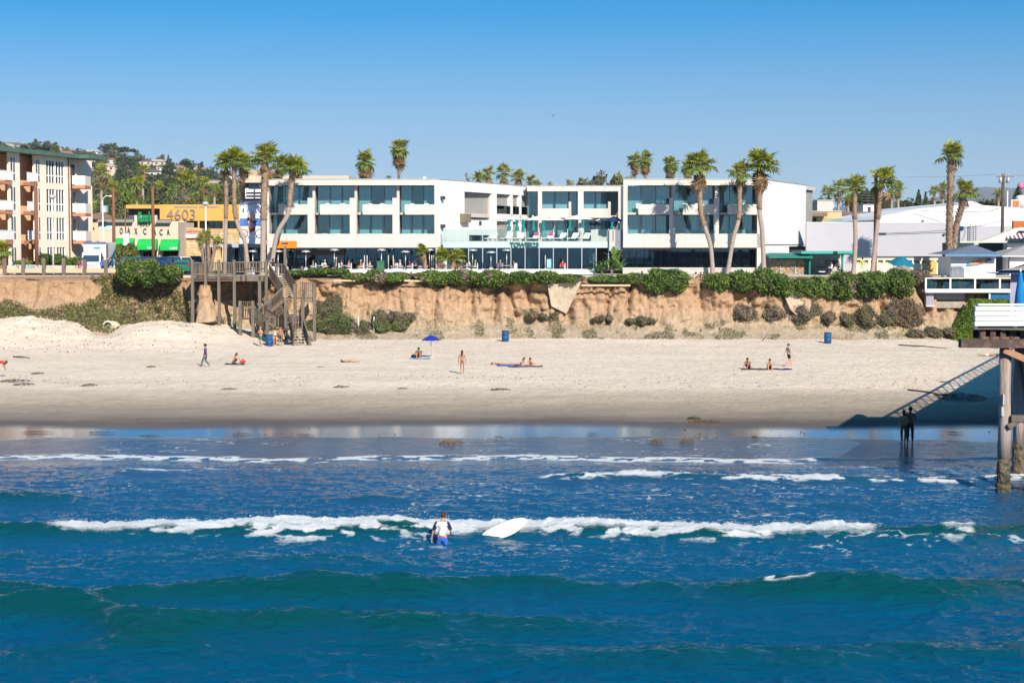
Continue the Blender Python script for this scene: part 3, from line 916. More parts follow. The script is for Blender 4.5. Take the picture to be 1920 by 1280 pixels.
LB = [(505, 584.5, 522, 577, 577, 590, 505, 577), (592, 663.5, 600, 656, 656, 668.5, 590, 656),
      (669.5, 743, 680, 736, 736, 749, 669, 736), (749.8, 814.5, 759, 814.6, 0, 0, 749.8, 814.5)]
RB = [(1176.7, 1260, 1197, 1255, 1255, 1262.5, 1177, 1254), (1265, 1342, 1280, 1338, 1338, 1348, 1265, 1338),
      (1348.3, 1419.5, 1364, 1419.6, 0, 0, 1348, 1419.5)]
wing(500.5, 822, LB, None, 1, 1)
wing(1168.5, 1430, RB, None, 1, 1)
for i, (ch, bi, nr, top_) in enumerate(BALC):
    fl = ['first', 'second', 'third', 'fourth'][bi] + (' top floor' if top_ else ' middle floor')
    wg = 'mural side wing' if ch.location.x < 0 else 'cafe side wing'
    tag(ch, 'white chair %s on the %s balcony, %s' % ('nearer the mural' if nr else 'further from the mural', fl, wg), 'chair', 'white balcony chairs')

# end walls seen from the front
pb('end_wall', hotel, 500.5, 505, 347.5, 506, YF, 0, 22, WHITE)
pb('end_wall', hotel, 814.6, 822, 347.5, 438.3, YF, 0, 3.2, WHITE)
pb('end_wall', hotel, 1168.5, 1176.5, 347.5, 438.3, YF, 0, 4, WHITE)
pb('end_wall', hotel, 1419.7, 1430, 347.5, 512, YF, 0, .8, WHITE)

# ---- oblique walls: planes that follow the street grid
class Plane:
    def __init__(s, P, d, n):
        s.P = Vector((P[0], P[1])); s.d = Vector(d).normalized(); s.n = Vector(n).normalized()
    def u(s, px, py=400):
        a = at(px, py, 100.0); r = Vector((a[0], a[1]))
        # solve P + u d = k r
        det = s.d.x * (-r.y) + r.x * s.d.y
        return ((-s.P.x) * (-r.y) - (-r.x) * (-s.P.y)) / det
    def pt(s, u, dd):
        q = s.P + s.d * u + s.n * dd
        return (q.x, q.y)
    def dist(s, px): return s.pt(s.u(px), 0)[1]
    def panel(s, name, parent, px0, px1, z0, z1, d0, d1, m, raw=False):
        u0, u1 = (px0, px1) if raw else (s.u(px0), s.u(px1))
        c = [s.pt(u0, d0), s.pt(u1, d0), s.pt(u1, d1), s.pt(u0, d1)]
        return MB().prism(c, z0, z1).build(name, m, parent)

zR = FZ(336.4, YF); z3t = FZ(347.5, YF); z3f = FZ(398, YF); z2f = FZ(438, YF); zS = FZ(464, YF)
gd = Vector((DIRX, 1, 0)).normalized()
# right wing, outer side wall: brighter white puts its sunlight into the colour
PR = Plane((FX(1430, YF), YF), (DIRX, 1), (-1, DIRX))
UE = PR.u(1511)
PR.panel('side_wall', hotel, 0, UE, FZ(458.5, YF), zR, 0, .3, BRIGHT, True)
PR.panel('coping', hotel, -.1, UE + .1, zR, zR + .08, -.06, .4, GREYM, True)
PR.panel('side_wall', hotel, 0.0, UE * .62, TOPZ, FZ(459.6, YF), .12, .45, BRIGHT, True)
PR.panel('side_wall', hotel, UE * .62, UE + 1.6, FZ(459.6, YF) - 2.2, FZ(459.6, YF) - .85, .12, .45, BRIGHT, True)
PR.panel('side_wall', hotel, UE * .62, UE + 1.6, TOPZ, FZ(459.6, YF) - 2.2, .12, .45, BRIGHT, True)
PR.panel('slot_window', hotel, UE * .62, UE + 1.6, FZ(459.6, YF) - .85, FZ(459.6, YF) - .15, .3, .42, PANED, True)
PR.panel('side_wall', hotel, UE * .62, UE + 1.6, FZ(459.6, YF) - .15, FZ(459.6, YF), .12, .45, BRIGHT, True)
# left wing, wall of the court, also brightened in colour for its sunlight
PC = Plane((FX(822, YF), YF), (DIRX, 1), (-1, DIRX))
def cz(v): return FZ(v, YF)
def pc(name, a, b, z0, z1, d0=0, d1=.3, m=BRIGHT): return PC.panel(name, hotel, a, b, z0, z1, d0, d1, m)
UC_ = PC.u(1008)
PC.panel('coping', hotel, 0, UC_, zR, zR + .08, -.05, .4, GREYM, True)
zO = zR - 1.05                      # head of the openings
pc('court_wall', 822, 871, TOPZ, zR)
pc('court_wall', 871, 923, zO, zR)
zsill = 13.35 - .75
pc('court_wall', 871, 923, 9.9 + 1.1, zsill)
pc('court_wall', 871, 879.5, 10.0, 11.0)
pc('court_wall', 918, 923, 10.0, 11.0)
pc('court_wall', 923, 931.5, 10.0, zR)
pc('court_wall', 931.5, 1008, zO, zR)
pc('court_wall', 931.5, 1008, 12.55, 13.35)
for a, b in ((957.8, 961.5), (974.2, 977.8), (990.5, 994)):
    pc('fin', a, b, 10.0, zO, 0, 1.9)
for a, b in ((931.6, 957.7), (961.6, 974.1), (977.9, 990.4)):
    pc('glass_rail', a, b, 13.35, 14.25, .03, .05, RAILG)
# behind the openings
PC.panel('loggia_wall', hotel, PC.u(866), PC.u(1008), 9.9, zR, 3.0, 3.3, CREAM, True)
PC.panel('loggia_wall', hotel, PC.u(866), PC.u(871), 9.9, zR, .3, 3.0, CREAM, True)
PC.panel('loggia_floor', hotel, PC.u(866), PC.u(1008), 12.9, 13.3, .3, 3.0, CREAM, True)
PC.panel('loggia_wall', hotel, PC.u(923), PC.u(931), 9.9, zR, .3, 3.0, CREAM, True)
PC.panel('loggia_ceiling', hotel, PC.u(866), PC.u(1008), zR - .35, zR - .1, .3, 3.0, CREAM, True)
pc('doorway', 879.5, 918, 9.95, 11.0, .5, .6, PANED)
pc('louvre_box', 862, 874.5, 12.3, 13.2, -.55, -.02, mat('brown_metal', (.20, .16, .12), .6))
pc('vent_opening', 898, 902.5, 12.05, 12.5, -.03, -.003, DARKM)
pc('wall_lamp', 825.5, 828.5, 14.55, 14.9, -.4, -.02, DARKM)
pc('wall_lamp', 825.5, 828.5, 11.7, 12.05, -.4, -.02, DARKM)
p0, p1 = PC.pt(PC.u(849), -.15), PC.pt(PC.u(861), -.15)
ubeam('handrail', hotel, (p0[0], p0[1], 12.35), (p1[0], p1[1], 14.0), .06, .06, CREAM)

# ---- middle wing across the court
YM = 193.0
def m_(name, a, b, t, bt, d0, d1, mt): return pb(name, hotel, a, b, t, bt, YM, d0, d1, mt)
m_('roof_fascia', 988, 1190, 348.8, 358.8, 0, .4, WHITE)
m_('coping', 987, 1190, 347.6, 348.8, -.06, .45, GREYM)
m_('roof', 988, 1190, 349.6, 351, .4, 14, CONC)
m_('core', 988, 1190, 351, 458, 6, 14, ROOMW)
for a, b in ((1008.5, 1016.2), (1083.5, 1094), (1159, 1169)):
    m_('pier', a, b, 358.8, 458, 0, .5, WHITE)
for a, b in ((1016.2, 1067), (1094, 1140.5)):
    m_('parapet', a, b, 391, 408.5, 0, .26, WHITE)
for a, b in ((1066, 1071), (1140, 1145)):
    m_('pier', a, b, 378, 408.5, -.02, .3, CREAM)
m_('balcony_floor', 1008, 1169, 404, 408.4, .5, 6, CREAM)
m_('soffit', 988, 1169, 408.5, 410.5, .27, 6, CREAM)
km = YM / (YM + 1.8)
def shm(px): return 960 + (px - 960) * km
for a, b, n_, cu in ((988.5, 1008, 1, []), (1016.5, 1067, 2, [(0, .42), (.5, .98)]), (1068, 1083.5, 1, [(0.1, .9)]), (1094.5, 1141, 2, [(.02, .45), (.55, .97)]), (1142, 1159, 1, [])):
    window(hotel, shm(a), shm(b), 359.5, 403.5, YM + 1.8, n_, curtains=cu)
for a, b, n_, cu in ((988.5, 1008, 1, []), (1016.5, 1083.5, 3, [(.0, .3), (.45, .62)]), (1094.5, 1159, 3, [(.5, .75)])):
    window(hotel, shm(a), shm(b), 411, 452, YM + 1.8, n_, curtains=cu)
# teal drapes tied to the cabana posts along the deck
for i, (px, Yd) in enumerate(((954.5, 184.5), (969.5, 187), (981.5, 189), (1000, 192.2), (1018.5, 192.3), (1068.5, 192.3), (1093, 192.3), (1147.5, 192.3), (1165, 192.3))):
    o = MB()
    x = FX(px, Yd); zb, zt_ = FZ(433 + .0 * i, Yd), FZ(411.5, Yd)
    prof = [(.24, 0), (.21, .5), (.11, (zt_ - zb) * .45), (.18, (zt_ - zb) * .8), (.2, zt_ - zb)]
    o.lathe(prof, (x, Yd, zb), 9)
    tag(o.build('curtain', TEALC), 'teal cabana drape, number %s along the pool deck' % ['one', 'two', 'three', 'four', 'five', 'six', 'seven', 'eight', 'nine'][i], 'curtain', 'teal drapes on the pool deck')

# ---- pool deck and its glass front
deck_z = FZ(452.5, YF)
MB().prism([(FX(831, YF), YF + .1), (FX(1143, YF), YF + .1), (FX(1180, YF) + 3, YM), (FX(831, YF) + DIRX * 20, YM)], deck_z - .35, deck_z).build('pool_deck', CONC, hotel)
MULL = [831.6, 852, 878.6, 905, 931.5, 958, 984.6, 1011, 1037.6, 1064.2, 1091, 1118, 1141]
TEALP = mat('teal_spandrel_glass', (.50, .72, .68), .25, .04, .8, spec=.5)
for i, px in enumerate(MULL):
    pb('mullion', hotel, px - .7, px + .7, 429 if i else 430, 506, YF, -.12, -.03, SILVER)
for a, b in zip(MULL[:-1], MULL[1:]):
    pb('spandrel_panel', hotel, a + .7, b - .7, 453.2, 464.0, YF, -.08, -.02, TEALP)
    pb('glass_rail', hotel, a + .7, b - .7, 430, 452, YF, -.07, -.05, RAILG)
    if a > 840 and b < 1120:
        pb('glass_panel', hotel, a + .7, b - .7, 464.6, 506, YF, -.07, -.05, PANED)
pb('deck_edge', hotel, 831, 1142, 452.0, 453.2, YF, -.1, .1, GREYM)
pb('deck_edge', hotel, 831, 1142, 464.0, 464.6, YF, -.1, .1, GREYM)
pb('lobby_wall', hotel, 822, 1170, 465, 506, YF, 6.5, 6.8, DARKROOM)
pb('lobby_column', hotel, 988.5, 996, 465, 506, YF, 1.2, 1.7, CREAM)
pb('lobby_column', hotel, 1106, 1116, 465, 506, YF, .8, 1.6, WHITE)
pb('lobby_column', hotel, 860, 868, 485, 506, YF, -.6, -.2, WHITE)
# entrance block beside the other wing
pb('entrance_block', hotel, 1142, 1153, 430.5, 470.5, YF, -.5, 1.2, CREAM)
pb('entrance_block', hotel, 1153, 1168.3, 431, 469.5, YF, .6, 1.3, mat('slate_blue_wall', (.20, .22, .28), .8))
pb('slot_sign', hotel, 1148.3, 1149.7, 432, 452, YF, -.53, -.505, DARKM)
pb('court_screen', hotel, 1111, 1141, 430, 452, YF, 3.4, 3.6, WHITE)
SIGNT = mat('dark_teal_letters', (.03, .10, .11), .5, spec=.4)
text_mesh('lettering', 'TOWER23', SIGNT, hotel, 956, 1010, 454.0, 463.6, YF - .16, .1, .045)

# ---- ground floor glazing, set back under the wings
DK = 3.0
kd = YF / (YF + DK)
def gl(px): return 960 + (px - 960) * kd
zt_g, zb_g = 455 + (464.5 - 455) * kd, 455 + (507 - 455) * kd
for a, b, n_ in ((506, 548, 2), (548, 640, 5), (640, 685, 2), (685, 735, 3), (735, 822, 4), (1170, 1212, 3), (1212, 1276, 4), (1276, 1366, 2), (1366, 1419, 2)):
    window(hotel, gl(a), gl(b), zt_g, zb_g, YF + DK, n_, PANED, DARKM, t=.05, name='glazing')
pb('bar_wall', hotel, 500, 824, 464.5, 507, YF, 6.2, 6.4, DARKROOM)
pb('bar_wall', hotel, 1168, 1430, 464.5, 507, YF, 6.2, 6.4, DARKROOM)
pb('bar_sign', hotel, 549, 640, 469, 479, YF, 2.85, 2.95, mat('dark_brown_panel', (.09, .06, .055), .7, .35, 3))
pb('sign_panel', hotel, 520, 556.5, 451.8, 465.2, YF, -.22, -.02, mat('orange_sign', (.85, .20, .012), .6, .04))
pb('shade_sail', hotel, 1170, 1420, 464.2, 468, YF, .35, 2.6, mat('brown_soffit', (.22, .17, .14), .8))
# rooftop bits
pb('roof_vent', hotel, 792, 797, 330, 335, YF, 2, 2.6, BRIGHT)
pb('roof_vent', hotel, 1435, 1438.5, 331, 335, YF, 3, 3.5, BRIGHT)
o = MB().lathe([(.02, 0), (.3, .06), (.5, .2), (.52, .22)], (0, 0, 0), 14).lathe([(.05, -.5), (.05, 0)], (0, 0, 0), 6).build('satellite_dish', GREYM)
o.location = at(873.5, 333, 181); o.rotation_euler = (R(-75), 0, R(-60))
tag(o, 'grey satellite dish standing on the hotel roof above the court', 'dish')

# ---- things on the pool deck
UMBW = mat('white_canvas', (.80, .77, .72), .9, .04, 2, transl=.15)
NAVY = mat('navy_canvas', (.015, .03, .12), .9, .1, 2)
def parasol(px, py_top, py_rim, w_px, Y, zb, m, label, tilt=0.0, name='parasol', cat='umbrella', group=None, n=8, rotz=0.0, polem=SILVER):
    x = FX(px, Y); zt0, zr = FZ(py_top, Y), FZ(py_rim, Y)
    r = w_px / 2 / PXM(Y)
    root = thing(name, label, cat, (x, Y, zb), rotz, group)
    mb = MB()
    vs = [(0, 0, zt0 - zr)] + [(r * .5 * math.cos(2 * math.pi * k / n), r * .5 * math.sin(2 * math.pi * k / n), (zt0 - zr) * .60) for k in range(n)] \
        + [(r * math.cos(2 * math.pi * k / n), r * math.sin(2 * math.pi * k / n), 0) for k in range(n)] \
        + [(r * math.cos(2 * math.pi * (k + .5) / n) * .93, r * math.sin(2 * math.pi * (k + .5) / n) * .93, .05) for k in range(n)]
    fs = [(0, 1 + k, 1 + (k + 1) % n) for k in range(n)]
    for k in range(n):
        fs += [(1 + k, 1 + n + k, 1 + 2 * n + k, 1 + (k + 1) % n), (1 + (k + 1) % n, 1 + 2 * n + k, 1 + n + (k + 1) % n)]
    mb.add(vs, fs)
    c = mb.build('canopy', m)
    c.location = (x, Y, zr); c.rotation_euler = (tilt, tilt * .3, rotz)
    setp(c, root)
    MB().tube([(x, Y, zb), (x, Y, zr + (zt0 - zr) * .9)], .03, 6).build('pole', polem, root)
    mb = MB()
    for k in range(n):
        a = 2 * math.pi * k / n
        mb.beam((x, Y, zr + (zt0 - zr) * .55), (x + r * .6 * math.cos(a), Y + r * .6 * math.sin(a), zr + (zt0 - zr) * .42), .025)
    mb.build('ribs', polem, root)
    MB().lathe([(.25, 0), (.25, .06), (.04, .08)], (x, Y, zb), 10).build('base', CONC, root)
    return root
for px, t_, r_, w, Y, m, lab in ((948, 402.5, 412.5, 74, 178.5, UMBW, 'white pool deck parasol closest to the blank court wall'),
                                 (1010, 404, 413.5, 56, 179.5, UMBW, 'white pool deck parasol above the lounger with a pink towel'),
                                 (1084, 402.5, 412, 62, 178, UMBW, 'white pool deck parasol above the empty loungers near the navy one'),
                                 (1040, 406.5, 413.5, 40, 183, UMBW, 'small white parasol at the back of the pool deck'),
                                 (1132, 409, 414, 40, 181, UMBW, 'white parasol partly hidden behind the navy one'),
                                 (1151, 405, 415.5, 36, 175, NAVY, 'navy blue parasol at the end of the pool deck')):
    parasol(px, t_, r_, w, Y, deck_z, m, lab, group='parasols on the pool deck')

def lounger_me():
    mb = MB()
    mb.box(-.32, .32, -.9, .35, .26, .36, 0)
    mb.hexa([(-.32, .35, .26), (.32, .35, .26), (.32, .95, .78), (-.32, .95, .78), (-.32, .35, .36), (.32, .35, .36), (.32, .9, .88), (-.32, .9, .88)], 0)
    return mb.mesh('cushion', mat('lounger_cushion', (.82, .82, .80), .9, .04))
LME = lounger_me()
mb = MB()
for sx in (-.28, .28):
    for sy in (-.8, .3): mb.box(sx - .03, sx + .03, sy - .03, sy + .03, 0, .2)
    mb.box(sx - .03, sx + .03, -.9, .9, .2, .26)
LFR = mb.mesh('frame', DARKM)
lx = [921, 950, 973, 1001, 1028, 1051, 1074, 1096]
lab = ['empty lounger at the blank wall end of the deck', 'lounger with a dark bag behind it', 'lounger holding a person and grey towels', 'lounger with a bright pink towel over its back',
       'low lounger with a folded pink towel', 'clean upright lounger beside a teal side table', 'upright lounger below the white parasol near the navy one', 'upright lounger at the navy parasol end of the row']
TOWPINK = mat('pink_towel', (.70, .05, .16), .95, .2, 6)
for i, px in enumerate(lx):
    Y = 175.2
    root = thing('sun_lounger', 'white ' + lab[i], 'lounger', (FX(px, Y), Y, deck_z), R(-25), 'white loungers on the pool deck')
    for nm, me in (('cushion', LME), ('frame', LFR)):
        o = bpy.data.objects.new(nm, me); COL.objects.link(o); o.parent = root
    if i in (3, 4):
        t = MB().box(-.25, .25, -.02, .42, 0, .05).build('towel', TOWPINK)
        t.location = root.location + Vector((.25, .5, .62)); t.rotation_euler = (R(42), 0, R(-25))
        tag(t, 'pink towel draped on the %s lounger' % ('upright' if i == 3 else 'low'), 'towel')
for i, px in enumerate((1013, 1060, 1085, 939)):
    o = MB().lathe([(.02, .02), (.03, .4), (.25, .42), (.26, .45), (.02, .46)], (FX(px, 175), 175, deck_z), 10).build('side_table', TEALC if i < 3 else mat('brown_wicker', (.25, .12, .07), .8))
    tag(o, ['teal side table after the low lounger with a pink towel', 'teal side table between the fifth and sixth upright loungers', 'teal side table beside the loungers at the navy end', 'brown wicker side table near the blank court wall'][i], 'table', 'side tables on the pool deck')

# ---- patio heaters along the terrace
def heater(px, py, Y, label):
    x = FX(px, Y); zt = FZ(py, Y); zb = TOPZ + .03
    root = thing('patio_heater', label, 'patio heater', (x, Y, zb), 0, 'mushroom patio heaters along the terrace')
    MB().lathe([(.02, .14), (.2, .12), (.38, .05), (.47, -.02), (.46, -.04), (.1, .02), (.02, .02)], (x, Y, zt - .1), 16).build('reflector', SILVER, root)
    MB().lathe([(.1, 0), (.1, .26), (.07, .3)], (x, Y, zt - .42), 10).build('burner', DARKM, root)
    MB().tube([(x, Y, zb + .7), (x, Y, zt - .4)], .035, 8).build('pole', SILVER, root)
    MB().lathe([(.25, 0), (.25, .05), (.2, .08), (.2, .7), (.05, .74)], (x, Y, zb), 12).build('tank_cover', GREYM, root)
for i, (px, py, Y) in enumerate(((473.5, 469.5, 171), (521, 469.5, 171.5), (537, 467.5, 174.5), (573, 470, 171), (626.5, 467, 170.5), (715, 467, 170.5), (760, 470.5, 171), (805, 467, 172), (886, 467.5, 170.5), (920.5, 471.5, 171), (950, 467.5, 170.5))):
    lab = ['under the mural beside the straight palm', 'just in front of the orange sign', 'half hidden by the post in front of the orange sign', 'under the dark bar sign', 'at the end of the dark bar sign',
           'above the green bin', 'between the green bin and the small palms', 'behind the tallest of the small palms', 'in front of the second glass bay of the lobby', 'lowest one, in the third glass bay of the lobby', 'under the first letter of the hotel name'][i]
    heater(px, py, Y, 'silver mushroom patio heater ' + lab)

# terrace wall, bins, menu board
tw = thing('terrace_wall', 'low pale wall along the front of the hotel terrace', 'wall', (0, 168.8, TOPZ))
for a, b, t in ((548, 905, 506), (905, 1116, 505.5), (1168, 1420, 503)):
    pb('wall', tw, a, b, t, 514, 168.8, 0, .25, BRIGHT if a < 1000 else CONC)
    pb('wall_cap', tw, a - .5, b + .5, t - 1.2, t, 168.8, -.05, .3, BRIGHT)
bin_ = thing('litter_bin', 'square dark green litter bin on the terrace edge', 'bin', (FX(713, 168), 168, TOPZ))
pb('body', bin_, 706.5, 719.5, 491, 514, 168, 0, .7, mat('bin_green', (.03, .13, .06), .6))
pb('lid', bin_, 706, 720, 489, 491.2, 168, -.05, .75, mat('bin_green', (.03, .13, .06), .6))
mn = thing('menu_board', 'pale turquoise menu board standing by the lobby door', 'sign', (FX(1029, 170), 170, TOPZ))
pb('panel', mn, 1025.5, 1033.5, 486, 502, 170, 0, .06, mat('menu_turquoise', (.25, .62, .62), .6))
pb('frame', mn, 1024.5, 1034.5, 484.3, 503.5, 170, .06, .14, DARKM)
pb('leg', mn, 1025, 1026.2, 503.5, 514, 170, .06, .14, DARKM)
pb('leg', mn, 1032.8, 1034, 503.5, 514, 170, .06, .14, DARKM)
for i, px in enumerate((683, 688, 728, 737, 809, 812, 1022.5)):
    o = MB().tube([(FX(px, 169.6), 169.6, TOPZ + .7), (FX(px, 169.6), 169.6, TOPZ + 1.95)], .05, 6).tube([(FX(px, 169.6), 169.6, TOPZ), (FX(px, 169.6), 169.6, TOPZ + .7)], .08, 6).build('folded_post', CREAM)
    tag(o, 'pale slim post on the terrace ' + ['close to the people in front of the teal glass', 'next to the first slim post, before the green bin', 'just past the green bin', 'second past the green bin', 'before the low palms', 'touching the low palms', 'beside the turquoise menu board'][i], 'post', 'slim posts along the terrace')
# ================================================================== BUILDINGS AND STREET BESIDE THE MURAL
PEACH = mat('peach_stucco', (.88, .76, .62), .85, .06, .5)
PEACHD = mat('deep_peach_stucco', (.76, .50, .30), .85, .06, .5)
TERRA = mat('terracotta_paint', (.48, .20, .13), .8, .1, 1)
GREENR = mat('green_roof_edge', (.085, .15, .12), .6, .15, 1)
WFRAME = mat('white_frame', (.80, .80, .78), .5, .04, 1)
PANEA = glass('apartment_pane', (.30, .36, .38), .06, gloss=(.6, .75, .85))

# ---- apartment block: its long side runs inland, seen at a grazing angle
apt = thing('apartment_block', 'peach four storey apartment block with white balconies and a green roof edge', 'building', (FX(133, 186), 186, TOPZ))
A0 = Vector((FX(0, 172.0), 172.0)); B0 = Vector((FX(133, 186.0), 186.0))
ad = (B0 - A0).normalized(); an = Vector((-ad.y, ad.x))          # an points into the building (-X)
if an.x > 0: an = -an
PA = Plane((A0.x, A0.y), (ad.x, ad.y), (an.x, an.y))
zE = 19.45
fl = [7.25, 10.4, 13.4, 16.4]
ua = lambda px: PA.u(px)
UEND = ua(133)
def ap(name, u0, u1, z0, z1, d0, d1, m, parent=apt): return PA.panel(name, parent, u0, u1, z0, z1, d0, d1, m, True)
ap('roof_edge', -14, UEND + .4, zE - .12, zE + .32, -.9, 12, GREENR)
ap('roof_edge', UEND + .4, UEND + 4.2, zE - .12, zE + .30, -2.0, 10, GREENR)
ap('wall', ua(18.5), ua(38.5), TOPZ, zE - .12, 0, .25, PEACH)
ap('wall', ua(75.5), ua(88), TOPZ, zE - .12, 0, .25, PEACH)
ap('wall', ua(103.8), ua(106), TOPZ, zE - .12, 0, .25, PEACH)
ap('wall', ua(121.5), UEND, TOPZ, zE - .12, 0, .25, PEACH)
ap('downpipe', ua(128.2), ua(129.4), TOPZ, zE - .12, -.12, -.02, mat('brown_pipe', (.2, .12, .08), .6))
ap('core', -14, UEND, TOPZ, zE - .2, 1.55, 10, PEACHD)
ap('end_wall', UEND, UEND + 6, TOPZ, zE - .12, .6, 10, PEACH)
for i, z in enumerate(fl):
    zt_ = fl[i + 1] if i < 3 else zE - .12
    # windows: two pairs of tall ones and two slim ones
    for a, b in ((88, 103.8), (106, 121.5)):
        ap('wall', ua(a), ua(b), z + 2.45, zt_, 0, .25, PEACH); ap('wall', ua(a), ua(b), z - .0, z + .12, 0, .25, PEACH)
        ap('backing', ua(a), ua(b), z + .12, z + 2.45, .6, .7, DARKROOM if (i + int(a)) % 3 else CURT)
        u = np.linspace(ua(a), ua(b), 4)
        fr = ap('window', ua(a), ua(b), z + .82, z + .96, .05, .2, WFRAME)
        for k, uu in enumerate(u): ap('mullion', uu - .07, uu + .07, z + .12, z + 2.45, .04, .22, WFRAME, fr)
        for k in range(3):
            for q0, q1 in ((z + .12, z + .82), (z + .96, z + 2.45)):
                ap('pane', u[k] + .07, u[k + 1] - .07, q0, q1, .12, .14, PANEA, fr)
    for a, b in ((20.5, 29.5), (68, 75.5)):
        ap('sill_panel', ua(a) - .02, ua(b) + .02, z + .80, z + .94, -.03, .24, WFRAME)
        for k, (q0, q1) in enumerate(((z + .15, z + .80), (z + .94, z + 2.45))):
            ap('pane', ua(a) + .06, ua(b) - .06, q0, q1, -.012, -.003, mat('dark_slim_pane', (.07, .09, .11), .1, .1, 1, spec=.6))
            ap('mullion', (ua(a) + ua(b)) / 2 - .07, (ua(a) + ua(b)) / 2 + .07, q0, q1, -.03, -.014, WFRAME)
    ap('wall', ua(66), ua(68), z, zt_, 0, .25, PEACH)
    if z > 7:
        ap('wall', ua(68), ua(75.5), z, zt_, .0, .25, PEACH)
    # recessed balconies
    for a, b in ((-40, 18.5), (38.5, 66)):
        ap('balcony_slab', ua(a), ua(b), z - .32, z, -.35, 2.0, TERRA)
        ap('balcony_door', ua(a) + .5, ua(a) + 1.6, z, z + 2.3, 1.47, 1.54, mat('maroon_door', (.13, .04, .04), .6))
        if i:
            fr = ap('railing', ua(a) + (.9 if a > 0 else 0), ua(b) + .15, z + .98, z + 1.06, -.33, -.25, WFRAME)
            n_ = 7
            uu = np.linspace(ua(a) + (.9 if a > 0 else 0), ua(b) + .15, n_ + 1)
            for k in range(n_): ap('panel', uu[k] + .01, uu[k + 1] - .01, z + .10, z + .98, -.31, -.27, WFRAME, fr)
    # balconies hung off the far corner
    if i:
        x0, x1 = B0.x + .15, FX(166, 187.5)
        ubox('balcony_slab', apt, x0, x1, 186.2, 188.8, z - .32, z, TERRA)
        fr = ubox('railing', apt, x0, x1, 186.2, 186.26, z + .98, z + 1.06, WFRAME)
        for k in range(7):
            w = (x1 - x0) / 7
            ubox('panel', fr, x0 + k * w + .012, x0 + (k + 1) * w - .012, 186.21, 186.25, z + .1, z + .98, WFRAME)
        ubox('side_panel', apt, x1 - .05, x1, 186.3, 188.8, z, z + 1.05, PEACH)
        ubox('balcony_door', apt, B0.x + .02, B0.x + .1, 186.4, 187.6, z, z + 2.3, DARKROOM)
ubox('end_wall', apt, B0.x - 6, B0.x + .2, 188.9, 190, TOPZ, zE - .12, PEACH)

# ---- tan house with a hipped roof behind the truck
hs = thing('house', 'tan house with brown hipped roof behind the white box truck', 'building', (FX(170, 205), 205, TOPZ))
pb('wall', hs, 138, 190, 416, 506, 205, 0, 8, mat('tan_wall', (.62, .47, .31), .85, .06, .6))
x0, x1 = FX(134, 205), FX(196, 205); zr0, zr1 = FZ(411, 205), FZ(397, 205)
MB().add([(x0, 204.4, zr0), (x1, 204.4, zr0), (x1, 213.6, zr0), (x0, 213.6, zr0), (x0 + 2.5, 209, zr1), (x1 - 1, 209, zr1)],
         [(0, 1, 5, 4), (1, 2, 5), (2, 3, 4, 5), (3, 0, 4), (3, 2, 1, 0)]).build('roof', mat('brown_tile_roof', (.27, .155, .095), .85, .25, 2.5), hs)
pb('wall', hs, 138, 190, 410.5, 416, 205, .0, 8, mat('tan_wall2', (.66, .46, .30), .85, .06, .6))
pb('window', hs, 166, 177, 426, 431, 205, -.05, -.01, DARKROOM)
pb('air_unit', hs, 184, 192.5, 385, 398, 207, 2, 3, mat('pale_blue_metal', (.35, .48, .55), .5))

# ---- surf club corner shop with green awnings
SHOP = mat('pale_pink_stucco', (.60, .495, .395), .85, .08, .6)
shop = thing('corner_shop', 'cream corner shop with three green awnings and black letters', 'shop', (FX(255, 200), 200, TOPZ))
def sp(nm, a, b, t, bt, d0, d1, m): return pb(nm, shop, a, b, t, bt, 200, d0, d1, m)
sp('wall', 184, 334, 416, 508, 0, 10, SHOP)
sp('parapet', 252, 294, 403.5, 416, 0, .5, SHOP)
TILE = mat('grey_roof_tile', (.30, .27, .24), .8, .3, 4)
for a, b, t in ((184, 251, 411.5), (294, 322, 412.5)):
    x0, x1 = FX(a, 200), FX(b, 200)
    n_ = int((b - a) / 3.2)
    for k in range(n_):
        w = (x1 - x0) / n_
        MB().tube([(x0 + (k + .5) * w, 199.35, FZ(t + 4.6, 200)), (x0 + (k + .5) * w, 200.3, FZ(t, 200))], w * .52, 6).build('roof_tile', TILE, shop)
GREENA = mat('bright_green_awning', (.005, .42, .075), .7, .05, 2)
WLET = mat('white_letters', (.8, .8, .8), .7)
for i, (a, b, t, bt, word) in enumerate(((217, 252.5, 446.5, 467.5, 'SURF'), (260.5, 296, 448, 468.5, 'CLUB'), (303, 337, 448.5, 469.5, 'CAFE'))):
    x0, x1, zt_, zb_ = FX(a, 200), FX(b, 200), FZ(t, 200), FZ(bt, 200)
    h = zt_ - zb_
    prof = [(0.0, zt_)] + [(-1.1 * math.sin(k * math.pi / 12), zb_ + .35 + (h - .35) * math.cos(k * math.pi / 12)) for k in range(1, 7)] + [(-1.1, zb_), (-1.05, zb_)]
    mb = MB(); n_ = len(prof)
    vs = [(x0, 200 + p[0], p[1]) for p in prof] + [(x1 - .0, 200 + p[0], p[1]) for p in prof]
    mb.add(vs, [(k, k + 1, n_ + k + 1, n_ + k) for k in range(n_ - 1)])
    # quarter-round ends
    mb.add([(x0, 200, zb_)] + vs[:n_ - 1], [(0, k + 1, k) for k in range(1, n_ - 1)])
    mb.add([(x1, 200, zb_)] + vs[n_:2 * n_ - 1], [(0, k, k + 1) for k in range(1, n_ - 1)])
    aw = mb.build('awning', GREENA, shop)
    text_mesh('lettering', word, WLET, aw, a + (b - a) * .42, a + (b - a) * .85, bt - 6.2, bt - 1.8, 198.85, .03, .01)
    fr = window(shop, a + 2, b - 3, bt + .6, 492, 199.9, 2, PANEA, DARKM)
